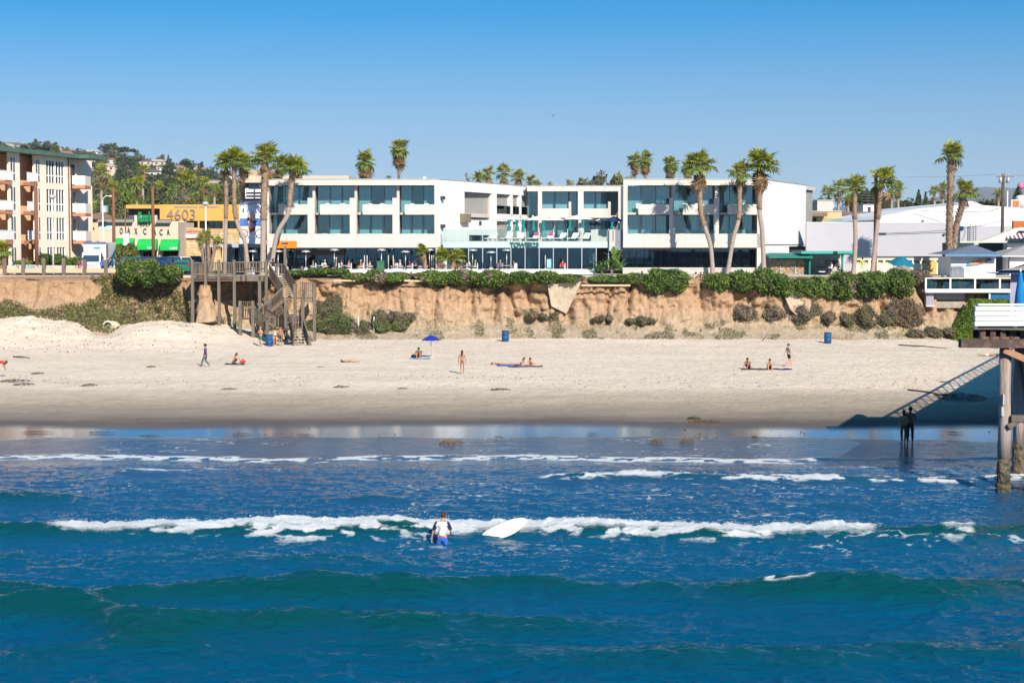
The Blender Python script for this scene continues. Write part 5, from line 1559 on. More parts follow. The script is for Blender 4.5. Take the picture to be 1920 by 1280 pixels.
# ---- blue roofed hut with sun deck on the cliff edge
hut = thing('beach_hut', 'white hut with blue hipped roof and a painted surfboard on its wall', 'hut', (FX(1826, 164), 164, TOPZ))
HB = mat('slate_blue_roof', (.13, .16, .235), .8, .2, 2.5); HBF = mat('blue_fascia', (.10, .22, .36), .6)
def hp(nm, a, b, t, bt, d0, d1, m, Y=164): return pb(nm, hut, a, b, t, bt, Y, d0, d1, m)
hp('wall', 1784, 1868, 481, 546, 0, 5, mat('hut_white', (.80, .80, .80), .7, .03, .6))
x0, x1, ya, yb_ = FX(1772, 163.2), FX(1876.5, 163.2), 163.0, 170.0
z0, z1 = FZ(477, 163.2), FZ(458.5, 166)
xm = FX(1829, 166)
MB().add([(x0, ya, z0), (x1, ya, z0), (x1, yb_, z0), (x0, yb_, z0), (xm, 166.5, z1)], [(0, 1, 4), (1, 2, 4), (2, 3, 4), (3, 0, 4), (3, 2, 1, 0)]).build('roof', HB, hut)
pb('fascia', hut, 1772, 1876.5, 476.5, 481, 163.2, -.25, -.02, HBF)
pb('finial', hut, 1827, 1835, 455.5, 459, 166.4, 0, .5, CREAM)
gate = []
pb('gate_frame', hut, 1784.5, 1808, 502, 503.6, 164, -.16, -.06, HBF); pb('gate_frame', hut, 1806.3, 1808, 503.6, 546, 164, -.16, -.06, HBF)
for k in range(9): pb('gate_bar', hut, 1785.5 + k * 2.4, 1786.6 + k * 2.4, 497.5, 546, 164, -.14, -.09, mat('gate_grey', (.35, .38, .44), .6))
pb('letter_slot', hut, 1814, 1823.5, 509.5, 511, 164, -.04, -.01, GREYM)
# surfboard sign
sb = thing('surfboard_sign', 'colourful painted surfboard hung on the white wall of the blue roofed hut', 'surfboard', tuple(at(1836, 491, 163.85)))
ang = math.atan2(497 - 485.5, 1860 - 1812)
def board_outline(L, W, n=22):
    t = np.linspace(0, 1, n)
    w = W * np.sin(np.pi * t) ** .62 * (.82 + .25 * t)
    return [(L * (a - .5), b) for a, b in zip(t, w)] + [(L * (a - .5), -b) for a, b in list(zip(t, w))[::-1][1:-1]]
L_, W_ = 50 / PXM(164), 4.6 / PXM(164)
cols = [(.05, .38, .36), (.50, .25, .2), (.62, .30, .13), (.50, .16, .2), (.60, .38, .12), (.30, .1, .15), (.03, .08, .22)]
ol = board_outline(L_, W_, 24); half = ol[:24]
mb = MB()
vs, fs, mi = [], [], []
c0 = Vector(sb.location)
for d in (0, .09):
    for (x, w) in half:
        for s in (-1, 1):
            xx, zz = x, s * w
            vs.append((c0.x + xx * math.cos(ang) - zz * math.sin(ang), c0.y + d, c0.z + xx * math.sin(ang) + zz * math.cos(ang)))
for i in range(23):
    k = min(6, int(i / 23 * 7))
    mb.add([vs[2 * i], vs[2 * i + 2], vs[2 * i + 3], vs[2 * i + 1]], [(0, 1, 2, 3)], k)
mb.add(vs, [(2 * i, 2 * i + 48, 2 * i + 50, 2 * i + 2) for i in range(23)] + [(2 * i + 3, 2 * i + 51, 2 * i + 49, 2 * i + 1) for i in range(23)], 6)
mb.build('board', [mat('board_colour_%d' % i, c, .4, .3, 6, spec=.5) for i, c in enumerate(cols)], sb)

deck = thing('sun_deck', 'white railed sun deck with tinted glass panels in front of the blue roofed hut', 'deck', (FX(1815, 160), 160, FZ(545, 160)))
def dk(nm, a, b, t, bt, d0, d1, m): return pb(nm, deck, a, b, t, bt, 160, d0, d1, m)
dk('deck_slab', 1737, 1897, 543, 548.5, 0, 5, BRIGHT)
dk('top_rail', 1736, 1897, 520.6, 522.2, 0, .12, BRIGHT)
for px in (1737.5, 1783.5, 1830, 1876.5): dk('post', px - 1.6, px + 1.6, 522.2, 543, 0, .12, BRIGHT)
TINT = glass('tinted_deck_glass', (.30, .45, .50), .12, gloss=(.5, .7, .8))
for a, b in ((1739.3, 1781.7), (1785.3, 1828.2), (1831.8, 1874.7), (1878.3, 1896)): dk('glass_panel', a, b, 523.2, 541.8, .04, .055, TINT)
for a, b in ((1739.3, 1781.7), (1785.3, 1828.2), (1831.8, 1874.7), (1878.3, 1896)): dk('bottom_rail', a, b, 541.6, 543, .02, .10, BRIGHT)
LG = mat('lavender_grey_wall', (.30, .29, .34), .8, .06, .8)
dk('under_wall', 1741, 1755, 549, 573, .5, 4.5, LG); dk('under_wall', 1755, 1817, 549, 563, 1.2, 1.6, LG)
dk('footing', 1741, 1755, 573, 575, .4, 4.5, BRIGHT)
dk('retaining_wall', 1757, 1816, 566, 578, .9, 4, mat('old_concrete', (.34, .29, .22), .9, .25, 2))
dk('end_wall', 1859, 1898, 549, 572, .3, .6, mat('blue_wall', (.01, .11, .25), .7, .1, 1)); dk('end_post', 1857.5, 1860, 547, 572, .2, .5, BRIGHT)
ld = thing('boulder', 'pale boulder wedged under the sun deck', 'rock', tuple(at(1824, 571, 160)))
MB().ell(tuple(at(1824, 571, 160.6)), (.35, .4, .45), 9, 6).build('rock', mat('pale_rock', (.5, .45, .4), .9, .2, 3), ld)
GCH = mat('dark_green_plastic', (.01, .09, .07), .5)
cme = bpy.data.meshes.new_from_object(bpy.data.objects.new('tmp', CHAIR_ME)) if False else CHAIR_ME.copy()
cme.materials.clear(); cme.materials.append(GCH)
for i, px in enumerate((1752, 1763, 1774, 1790, 1800, 1819, 1843, 1862)):
    o = link('deck_chair', cme); o.location = (FX(px, 161.8), 161.6 + .5 * (i % 2), FZ(543, 160)); o.rotation_euler = (0, 0, i * 1.1)
    tag(o, 'dark green plastic chair on the sun deck, ' + ['nearest the deck corner post', 'second from the corner post', 'third from the corner, by the second post', 'in front of the gate bars', 'just past the gate bars', 'in the middle under the surfboard', 'before the blue door panel', 'close to the last white post'][i], 'chair', 'green chairs on the sun deck')
dk('door_panel', 1833, 1856, 521, 543, 3.9, 4.0 - .02, mat('bright_blue_door', (.01, .13, .42), .6))

# ---- houses behind the hut
h2 = thing('awning_house', 'white house with a pale gable roof and a striped awning over its window', 'house', (FX(1900, 176), 176, TOPZ))
def h2p(nm, a, b, t, bt, d0, d1, m): return pb(nm, h2, a, b, t, bt, 176, d0, d1, m)
h2p('wall', 1889, 1960, 446, 510, 0, 6, BRIGHT)
MB().extr([(FX(1796, 176), FZ(455, 176)), (FX(1796, 176), FZ(452.5, 176)), (FX(1838, 176), FZ(452, 176)), (FX(1905, 176), FZ(427, 176)), (FX(1990, 176), FZ(424, 176)), (FX(1990, 176), FZ(432, 176)), (FX(1905, 176), FZ(432, 176)), (FX(1882, 176), FZ(455, 176))], 175, 176.6).build('roof', mat('pale_cream_roof', (.74, .69, .56), .8), h2)
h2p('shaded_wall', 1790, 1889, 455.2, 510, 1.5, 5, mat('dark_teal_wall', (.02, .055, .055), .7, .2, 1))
window(h2, 1893, 1960, 446, 455.5, 175.8, 3, PANEA, DARKM)
for k in range(14):
    a = 1887 + k * 4.0
    x0, x1 = FX(a, 175), FX(a + 3.9, 175)
    MB().add([(x0, 175.9, FZ(433, 176)), (x1, 175.9, FZ(433, 176)), (x1, 174.6, FZ(446, 175)), (x0, 174.6, FZ(446, 175)), (x1, 174.6, FZ(447.2, 175)), (x0, 174.6, FZ(447.2, 175))],
             [(0, 3, 2, 1), (3, 5, 4, 2)]).build('awning_stripe', mat('plum_stripe', (.14, .05, .11), .8) if k % 2 else mat('pale_stripe', (.6, .57, .58), .8), h2)
h3 = thing('shingle_house', 'small house with a grey shingle hipped roof beside the blue roofed hut', 'house', (FX(1900, 168), 168, TOPZ))
SHG = mat('grey_shingles', (.34, .31, .32), .9, .25, 5)
x0, x1 = FX(1876, 167), FX(1990, 167)
MB().add([(x0, 166.4, FZ(479, 167)), (x1, 166.4, FZ(479, 167)), (x1, 174, FZ(479, 167)), (x0, 174, FZ(479, 167)), (x0 + 3.6, 170, FZ(458, 170)), (x1, 170, FZ(458, 170))],
         [(0, 1, 5, 4), (0, 4, 3), (3, 4, 5, 2), (3, 2, 1, 0)]).build('roof', SHG, h3)
pb('gutter', h3, 1876, 1990, 479.2, 481.2, 167, -.7, -.5, BRIGHT)
pb('wall', h3, 1892, 1990, 481, 520, 167, 0, 6, mat('house_white', (.74, .74, .76), .7))
pb('porch_post', h3, 1890.5, 1892, 481, 520, 167, -.4, -.2, DARKM)
pb('porch_wall', h3, 1869, 1891, 481, 520, 167, 2, 2.4, DARKROOM)

# ---- pier: planked deck on piles, running inland along the street grid
PD = Vector((DIRX, 1, 0)).normalized(); PN = Vector((PD.y, -PD.x, 0))
P0 = Vector((18.25, 69.0, 0))
def pp(s, w, z): q = P0 + PD * s + PN * w; return (q.x, q.y, z)
pier = thing('pier', 'timber pier on weathered piles with white plank railing at its near corner', 'pier', (P0.x, P0.y, 0))
PILE = mat('weathered_pile', (.34, .28, .245), .9, .25, 1.6, stretch=(3, 3, .25), col2=(.26, .14, .085), c2scale=.9, bump=.05, bscale=5)
BARN = mat('barnacled_pile', (.15, .115, .075), .95, .5, 5, bump=.12, bscale=9, col2=(.05, .045, .03), c2scale=4)
SH = mat('dark_old_timber', (.085, .058, .05), .85, .35, 3, col2=(.16, .09, .07), c2scale=2)
DZ = 6.75
PLEN, PWID = 108, 17
n_ = 0
for k in range(int(PLEN / .6)):
    MB().prism([pp(k * .6 + .02 + (.5 if k == 0 else 0), .45, 0)[:2], pp(k * .6 + .58, .45, 0)[:2], pp(k * .6 + .58, PWID, 0)[:2], pp(k * .6 + .02 + (.5 if k == 0 else 0), PWID, 0)[:2]], DZ - .07, DZ).build('deck_plank', WOOD, pier)
pz = 0
XR = 34.0
# big cap beam at the seaward end, square to the view, with stub joists on top
x0 = FX(1803, 69)
ubox('cap_beam', pier, x0, XR, 68.8, 69.25, FZ(651.5, 69), FZ(635.5, 69), SH)
ubox('deck_edge', pier, FX(1825, 69.2), XR, 68.9, 69.4, FZ(617.5, 69), FZ(615.5, 69), WOODD)
for k in range(8):
    a = 1842 + k * 19
    pb('joist', pier, a, a + 10, 618, 634.8, 69, .05, .44, SH)
    MB().hexa([at(a - 1, 635.4, 68.98), at(a + 13, 635.4, 68.98), at(a + 13, 635.4, 69.2), at(a - 1, 635.4, 69.2),
               at(a + 4, 631, 68.98), at(a + 13, 631, 68.98), at(a + 13, 631, 69.2), at(a + 4, 631, 69.2)]).build('chock', WOODD, pier)
ubox('shadow_board', pier, FX(1831, 69.3), XR, 69.45, 69.6, FZ(635, 69), FZ(617.8, 69), mat('joist_gap_shade', (.03, .02, .018), .9))  # dark board added behind the joists, standing for the shade between them
def pile(x, Y, r, ztop, zb, mwet=True, fat=1.0):
    b = sand_z(np.array([x]), np.array([Y]))[0] - .5
    mb = MB()
    zs = [ztop, ztop * .6, 2.5, 1.45]
    mb.tube([(x, Y, 1.4), (x + .02, Y, 2.6), (x - .02, Y, 4.2), (x, Y, ztop)], [r * 1.02, r, r * .98, r * .95], 14, 0)
    o = mb.build('pile', PILE, pier)
    zz = np.linspace(b, 1.5, 16)
    pr = MB().tube([(x, Y, z) for z in zz], [r * (1.03 + .16 * math.exp(-((z - .1) / .35) ** 2) + .12 * (vnoise(z * 4, x, 3) - .5)) for z in zz], 14, 0)
    rr = random.Random(int(x * 10 + Y))
    for k in range(70):
        z = rr.uniform(-.25, .5) if k < 48 else rr.uniform(.5, 1.4); t = rr.uniform(0, 6.28); q = r * (1.04 + .15 * math.exp(-((z - .1) / .35) ** 2))
        pr.ell((x + q * math.cos(t), Y + q * math.sin(t), z), rr.uniform(.02, .05), 5, 3)
    w = pr.build('barnacle_crust', BARN, o)
    return o
pile(FX(1890, 69.3), 69.35, .25, FZ(655, 69), 0)
pile(FX(1917.5, 73.5), 73.5, .27, 6.0, 0)
pile(FX(1945, 69.4), 69.4, .25, 6.0, 0)
ubeam('brace', pier, at(1882, 655.5, 69), at(1945, 683, 69), .16, .26, mat('orange_timber_brace', (.36, .19, .10), .8, .25, 3, stretch=(1, 1, 3)))
ubeam('brace', pier, at(1908, 664, 70.2), at(1924, 745, 70.2), .14, .2, WOODD)
ubeam('brace', pier, at(1890, 800, 69.0), at(1945, 768, 69.0), .14, .2, WOOD)
pb('waler', pier, 1899, 1960, 777, 789, 69.2, -.3, -.1, WOOD)
pb('cleat', pier, 1879, 1884.5, 762, 778, 69.3, -.35, .1, mat('pale_cleat', (.45, .38, .36), .9, .2, 4)); pb('cleat', pier, 1882, 1885, 738, 757, 69.3, -.3, .1, mat('pale_cleat', (.45, .38, .36), .9, .2, 4))
for k in range(1, 16):
    for w in (.9, 5.5, 10.5, 15.5):
        q = pp(k * 6.5, w, 0)
        if q[1] < 160: pile(q[0], q[1], .22, 6.2, 0)
    MB().beam(pp(k * 6.5, .0, 6.2), pp(k * 6.5, PWID, 6.2), .4, .5).build('cross_beam', SH, pier)
for w in np.linspace(.6, PWID - .3, 8):
    MB().beam(pp(1, w, 6.56), pp(PLEN, w, 6.56), .2, .22).build('stringer', SH, pier)
# left edge railing, whose shadow falls on the sand
for k in range(7, int(PLEN / 2)):
    a = k * 2.0 + .6
    MB().beam(pp(a, .5, DZ), pp(a, .5, DZ + 1.05), .11).build('rail_post', BRIGHT, pier)
    MB().beam(pp(a + .06, .5, DZ + .1), pp(a + 1.94, .5, DZ + .92), .06).build('rail_brace', BRIGHT, pier)
    MB().beam(pp(a + .06, .53, DZ + .92), pp(a + 1.94, .53, DZ + .1), .06).build('rail_brace', BRIGHT, pier)
MB().beam(pp(14.4, .5, DZ + 1.08), pp(PLEN, .5, DZ + 1.08), .2, .09).build('hand_rail', BRIGHT, pier)
# white plank railing across the seaward end
WP = mat('white_plank_paint', (.80, .80, .79), .6, .06, 2)
xa = FX(1830, 69.1)
for k in range(4):
    zz = FZ(611 - k * 9.4, 69)
    ubox('rail_plank', pier, xa + .03 * (k % 2), XR, 69.05 + .02 * (k % 2), 69.12 + .02 * (k % 2), zz - .0, zz + .165, WP)
ubox('hand_rail', pier, xa + .12, XR, 69.0, 69.3, FZ(573, 69), FZ(569.5, 69), WP)
for a in (1832, 1906, 1980): pb('rail_post', pier, a, a + 5, 573, 615, 69.1, .08, .22, WP)
pb('rail_plank', pier, 1831, 1985, 576.5, 579.5, 69.1, .25, .3, mat('grey_blue_shade_plank', (.36, .38, .43), .7))
# cottages on the pier
ck = thing('pier_cottage', 'lavender cottage with grey shingle roof and blue fascia on the pier', 'cottage', (FX(1905, 78), 78, DZ))
xw = FX(1896.5, 78)
MB().prism([(xw, 78), (xw + 14, 78), (xw + 14 + DIRX * 6, 84), (xw + DIRX * 6, 84)], DZ, FZ(513, 78)).build('wall', mat('lavender_cottage', (.30, .31, .42), .8, .05, 1), ck)
x0, x1 = FX(1872, 77.5), FX(1990, 77.5)
pb('fascia', ck, 1873, 1990, 506, 513.2, 77.5, -.1, 0.02, mat('deep_blue_fascia', (.02, .10, .22), .6))
pb('soffit', ck, 1873, 1990, 511, 513, 77.5, .03, 2, BRIGHT)
MB().add([(x0, 77.2, FZ(506.3, 77.5)), (x1, 77.2, FZ(506.3, 77.5)), (x1, 85, FZ(506.3, 77.5)), (x0 + 3.2, 85, FZ(506.3, 77.5)), (x0 + 3.6, 81, FZ(488, 81)), (x1, 81, FZ(488, 81))],
         [(0, 1, 5, 4), (0, 4, 3), (3, 4, 5, 2), (3, 2, 1, 0)]).build('roof', SHG, ck)
fu = thing('folded_parasol', 'closed bright blue parasol against the lavender pier cottage', 'umbrella', (FX(1914, 75), 75, DZ))
MB().lathe([(.02, 2.2), (.08, 2.1), (.2, 1.3), (.26, .6), (.24, .5), (.05, .52)], (FX(1915, 75), 75, DZ), 9).build('canopy', mat('bright_blue_canvas', (.005, .17, .42), .8, .15, 4), fu)
MB().tube([(FX(1915, 75), 75, DZ), (FX(1915, 75), 75, DZ + 2.3)], .03, 6).build('pole', BRIGHT, fu)
# ================================================================== VEGETATION
def sph_lump(c, r, seed, amp=.22, nu=26, nv=14, zmin=-1.0, kk=2.3):
    """lumpy rounded core and a function that drops points on its skin"""
    th = np.linspace(0, 2 * np.pi, nu, endpoint=False); ph = np.linspace(.02, np.pi - .02, nv)
    T, P_ = np.meshgrid(th, ph)
    d = np.stack([np.sin(P_) * np.cos(T), np.sin(P_) * np.sin(T), np.cos(P_)], -1)
    def rad(d): return 1 + amp * 2 * (fbm(d[..., 0] * 2.2 + d[..., 2] * 1.3 + seed, d[..., 1] * 2.2 - d[..., 2] + seed * .7, 3, int(seed * 13) % 997) - .5)
    k = kk
    def sq(d): return (np.abs(d[..., 0]) ** k + np.abs(d[..., 1]) ** k + np.abs(d[..., 2]) ** k) ** (-1 / k)
    V = np.array(c) + d * (rad(d) * sq(d) * .90)[..., None] * np.array(r)
    q = []
    for j in range(nv - 1):
        for i in range(nu):
            q.append((j * nu + i, j * nu + (i + 1) % nu, (j + 1) * nu + (i + 1) % nu, (j + 1) * nu + i))
    def skin(n, depth=.22):
        d = RNG.normal(size=(n, 3)); d /= np.linalg.norm(d, axis=1)[:, None]
        d = d[(d[:, 2] > zmin) & (d[:, 1] < .6)]
        s = 1 + RNG.normal(0, .06, len(d)) - RNG.random(len(d)) ** 2 * depth
        return np.array(c) + d * (rad(d) * sq(d) * s)[:, None] * np.array(r)
    return V.reshape(-1, 3), np.array(q), skin

LEAFD = mat('hedge_leaf', (.105, .165, .026), .55, .3, .8, island=.55, spec=.35, transl=.15, col2=(.05, .10, .018), c2scale=.5)
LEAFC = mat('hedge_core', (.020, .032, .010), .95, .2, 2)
DRYL = mat('dry_twig_leaf', (.21, .165, .12), .9, .3, .8, island=.45, col2=(.12, .105, .06), c2scale=.7)
DRYC = mat('dry_twig_core', (.075, .055, .040), .95, .2, 2)
ICEL = mat('ice_plant_leaf', (.115, .125, .035), .6, .3, .5, island=.45, col2=(.16, .115, .06), c2scale=.35, c2lo=.5, c2hi=.6)
ICEG = mat('fresh_ice_plant_leaf', (.13, .20, .022), .6, .25, .8, island=.4, transl=.1)
SCRL = mat('scrub_leaf', (.15, .145, .07), .8, .3, .7, island=.45, col2=(.15, .115, .085), c2scale=.6)
YELF = mat('pale_flower', (.62, .60, .30), .7, .1, 3)

def shrub(name, label, cat, px0, px1, pyt, pyb, Y, ry, n, size, leafm, corem, seed, group=None, flowers=0, dry=0.0, lumps=1, kk=2.3, amp=.3):
    root_c = at((px0 + px1) / 2, (pyt + pyb) / 2, Y)
    root = thing(name, label, cat, (root_c.x, Y, FZ(pyb, Y)), 0, group)
    parts_l, parts_c, C = [], [], []
    tot = px1 - px0
    for k in range(lumps):
        a = px0 + tot * k / lumps - (tot * .02 if lumps > 1 else 0); b = px0 + tot * (k + 1) / lumps + (tot * .02 if lumps > 1 else 0)
        rr = random.Random(seed * 31 + k)
        t = pyt + (rr.uniform(0, .38) * (pyb - pyt) if lumps > 1 else 0); bt = pyb - (rr.uniform(0, .2) * (pyb - pyt) if lumps > 1 else 0)
        c = at((a + b) / 2, (t + bt) / 2, Y)
        rx = (b - a) / 2 / PXM(Y); rz = (bt - t) / 2 / PXM(Y)
        V, Q, skin = sph_lump(tuple(c), (rx, ry, rz), seed + k * 1.7, amp, kk=kk)
        parts_c.append((V, Q, 0)); C.append(skin(n // lumps * 2))
    C = np.concatenate(C)
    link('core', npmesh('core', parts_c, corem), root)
    sz = size * RNG.uniform(.6, 1.35, len(C))
    V, Q = leafq(C, sz, .45)
    pl = [(V, Q, 0)]
    mats_ = [leafm]
    if dry:
        sel = fbm(C[:, 0] * .9 + seed, C[:, 2] * 1.2, 3, 500 + seed) > 1 - dry
        mi = np.where(sel, 1, 0)
        pl = [(leafq(C[mi == k], sz[mi == k], .4)[0], np.arange(4 * (mi == k).sum()).reshape(-1, 4), k) for k in (0, 1) if (mi == k).any()]
        mats_ = [leafm, DRYL]
    o = link('foliage', npmesh('foliage', pl, mats_, False), root)
    if flowers:
        Cf = C[RNG.choice(len(C), min(flowers, len(C)), False)]
        Cf = Cf + (Cf - np.array(root_c)) * .03
        V, Q = leafq(Cf, .06, .9)
        f = link('blossom', npmesh('blossom', [(V, Q, 0)], YELF, False), root)
        f['kind'] = 'stuff'
    return root

HG = 'dark green hedges along the cliff top'
shrub('hedge', 'big rounded green bush at the head of the planted slope, before the dark blue SUV', 'bush', 222, 338, 488, 536, 161.5, 2.1, 7000, .14, LEAFD, LEAFC, 1, HG, 60, .3, 3)
shrub('hedge', 'low hedge between the wooden stairs and the pale terrace post', 'hedge', 540, 650, 500, 518, 163.3, 1.6, 3000, .12, LEAFD, LEAFC, 2, HG, 60, .25, 3)
shrub('hedge', 'flowering hedge under the green bin', 'hedge', 644, 766, 501, 533, 162.1, 1.7, 5200, .13, LEAFD, LEAFC, 3, HG, 260, .35, 3)
shrub('hedge', 'scruffy half dry hedge between the flowering hedges, below the waiter', 'hedge', 742, 800, 506, 524, 162.6, 1.4, 1800, .12, LEAFD, LEAFC, 4, HG, 30, .6, 2)
shrub('hedge', 'long dense hedge under the three small palms', 'hedge', 786, 950, 499, 540, 161.9, 1.8, 8500, .13, LEAFD, LEAFC, 5, HG, 380, .28, 3)
shrub('hedge', 'hedge tapering down under the turquoise menu board', 'hedge', 953, 1090, 506, 535, 162.1, 1.7, 5500, .13, LEAFD, LEAFC, 6, HG, 150, .3, 3)
shrub('hedge', 'low hedge at the foot of the banana plant', 'hedge', 1104, 1214, 510, 532, 162.3, 1.6, 3200, .12, LEAFD, LEAFC, 7, HG, 20, .3, 2)
shrub('hedge', 'single dome shaped hedge beside the people sitting on the cliff edge', 'hedge', 1208, 1294, 505, 548, 161.7, 1.8, 4600, .13, LEAFD, LEAFC, 8, HG, 40, .2, 1)
shrub('hedge', 'tall hedge below the two curved palms', 'hedge', 1325, 1452, 504, 552, 161.5, 1.9, 7500, .14, LEAFD, LEAFC, 9, HG, 200, .25, 3)
shrub('hedge', 'hedge hanging over the cliff below the stone wall of the beach cafe', 'hedge', 1438, 1530, 506, 562, 161.3, 1.9, 6000, .14, LEAFD, LEAFC, 10, HG, 120, .25, 2)
shrub('hedge', 'hedge between the beach cafe posts and the brown pole', 'hedge', 1516, 1642, 510, 566, 161.4, 1.9, 7000, .14, LEAFD, LEAFC, 11, HG, 60, .35, 3)
shrub('hedge', 'last green hedge before the blue roofed hut', 'hedge', 1618, 1705, 508, 566, 161.2, 1.9, 5500, .14, LEAFD, LEAFC, 12, HG, 60, .25, 2)
shrub('hedge', 'grey leafless hedge squeezed between the last green hedge and the sun deck', 'hedge', 1700, 1745, 508, 544, 162.7, 1.7, 2600, .12, DRYL, DRYC, 13, HG, 0, 0, 1)
for i, (a, b, t, bt) in enumerate(((28, 66, 488, 502), (70, 126, 476, 500), (122, 152, 480, 500))):
    shrub('hedge', ['low olive hedge behind the person sitting on the cliff wall', 'clipped hedge under the tall windows of the peach apartments', 'clipped hedge between the peach apartments and the truck'][i], 'hedge', a, b, t, bt, 174.5, .8, 1500, .12, LEAFD, LEAFC, 20 + i, 'hedges in front of the peach apartments', 0, .25, 2)
shrub('bush', 'loose leafy bush squeezed between the truck and the first green awning', 'bush', 214, 256, 450, 506, 186, 1.3, 2600, .2, mat('olive_leaf', (.13, .14, .035), .6, .3, .8, island=.5, transl=.15), LEAFC, 25, None, 0, .3, 2)

SG = 'grey green scrub at the foot of the cliff'
for i, (a, b, t, bt, Y, m, c, lab) in enumerate((
    (588, 655, 558, 606, 160.4, SCRL, DRYC, 'dusky scrub highest on the slope beside the stairs'),
    (574, 676, 584, 640, 158.2, mat('sage_leaf', (.13, .155, .055), .8, .3, .7, island=.45, col2=(.13, .11, .065), c2scale=.6), LEAFC, 'broad green scrub at the foot of the stairs'),
    (664, 765, 588, 636, 158.0, mat('sage_leaf', (.1, .1, .1)), LEAFC, 'green scrub behind the two white stakes'),
    (700, 780, 574, 612, 159.8, SCRL, DRYC, 'dark brown topped scrub above the white stakes'),
    (988, 1050, 576, 602, 159.6, SCRL, DRYC, 'isolated round cushion of scrub mid cliff above the blue barrel'),
    (1108, 1150, 588, 606, 159.2, SCRL, DRYC, 'small thin scrub under the cracked cliff face'),
    (1172, 1232, 586, 612, 159.2, SCRL, DRYC, 'thin dry scrub below the dome hedge'),
    (1362, 1422, 574, 606, 159.8, DRYL, DRYC, 'grey rounded scrub below the tall hedge'),
    (1432, 1478, 573, 602, 159.8, DRYL, DRYC, 'second grey scrub, beside the deep crack'),
    (1472, 1538, 568, 616, 159.2, SCRL, DRYC, 'olive scrub leaning on the pale concrete slab'),
    (1538, 1566, 584, 610, 159.2, DRYL, DRYC, 'small grey scrub above the second blue barrel'),
    (1562, 1682, 572, 628, 158.8, SCRL, DRYC, 'largest scrub thicket, grey skirted, past the second blue barrel'),
    (1660, 1738, 556, 622, 159.4, mat('straw_scrub', (.23, .165, .095), .9, .3, .7, island=.35), DRYC, 'straw coloured dead scrub mound below the sun deck'),
    (1700, 1800, 606, 642, 157.4, SCRL, DRYC, 'low scrub on the sand under the pier approach'))):
    xx = FX((a + b) / 2, 158.5); zz = FZ(t * .35 + bt * .65, 158.5)
    S_ = np.linspace(-.1, 1, 200); pc_ = cliff_pt(np.full(200, xx), S_); Y = float(pc_[np.argmin(np.abs(pc_[:, 2] - zz)), 1]) + .35
    shrub('scrub_bush', lab, 'bush', a, b, t, bt, Y, 1.3, int((b - a) * (bt - t) * 1.5), .085, m, c, 40 + i, SG, 0, .4 if m is not DRYL else 0, 3 if b - a > 1.9 * (bt - t) else 1, 1.75, .55)

# ---- ice plant mats over the slope and the talus weeds (nobody could count them)
def on_cliff_leaves(n, poly, size, m, name, label, lift=.12, thin=.0, seed=0, asp=.4):
    """leaves scattered over the cliff surface inside an outline"""
    X = RNG.uniform(-62, 62, n); S = RNG.uniform(-.1, 1.12, n)
    P_ = cliff_pt(X, S)
    sx = 960 + P_[:, 0] / P_[:, 1] * F; sy = 455 + (HC - P_[:, 2]) / P_[:, 1] * F
    inside = np.zeros(n, bool)
    pg = np.array(poly, float); j = len(pg) - 1
    wob = (fbm(P_[:, 0] * .5, P_[:, 2] * .7, 3, 600 + seed) - .5) * 26
    for i in range(len(pg)):
        xi, yi = pg[i]; xj, yj = pg[j]
        c = ((yi > sy + wob) != (yj > sy + wob)) & (sx < (xj - xi) * (sy + wob - yi) / (yj - yi + 1e-9) + xi)
        inside ^= c; j = i
    if thin: inside &= fbm(P_[:, 0] * .7, P_[:, 2] * 1.3, 4, 620 + seed) > thin
    P_ = P_[inside]
    P_[:, 1] -= RNG.random(len(P_)) * lift; P_[:, 2] += RNG.random(len(P_)) * lift * 1.4
    V, Q = leafq(P_, size * RNG.uniform(.6, 1.4, len(P_)), asp, .3)
    o = link(name, npmesh(name, [(V, Q, 0)], m, False))
    return tag(o, label, 'ground cover', None, 'stuff')
on_cliff_leaves(170000, [(-20, 570), (60, 580), (140, 578), (185, 560), (195, 540), (170, 518), (230, 516), (330, 530), (345, 560), (390, 598), (420, 606), (420, 622), (-20, 630)], .12, ICEL, 'ice_plant', 'olive green ice plant covering the slope under the big bush', .3, 0, 1)
on_cliff_leaves(60000, [(255, 560), (330, 575), (400, 600), (300, 610), (160, 600)], .12, DRYL, 'dry_ice_plant', 'dry brownish patches in the ice plant', .32, .52, 2)
on_cliff_leaves(60000, [(395, 592), (450, 596), (455, 628), (395, 620)], .11, ICEG, 'ice_plant', 'fresh ice plant under the wooden deck posts', .2, 0, 3)
on_cliff_leaves(190000, [(600, 600), (1000, 606), (1300, 600), (1700, 610), (1720, 640), (560, 645)], .075, SCRL, 'weeds', 'sparse dry weeds over the foot of the cliff', .14, .60, 4)
on_cliff_leaves(120000, [(600, 600), (1000, 606), (1300, 604), (1700, 612), (1720, 640), (560, 645)], .06, mat('yellow_weed', (.26, .22, .07), .8, .3, 1, island=.4), 'yellow_weeds', 'sparse yellowish weeds over the foot of the cliff', .1, .63, 5)
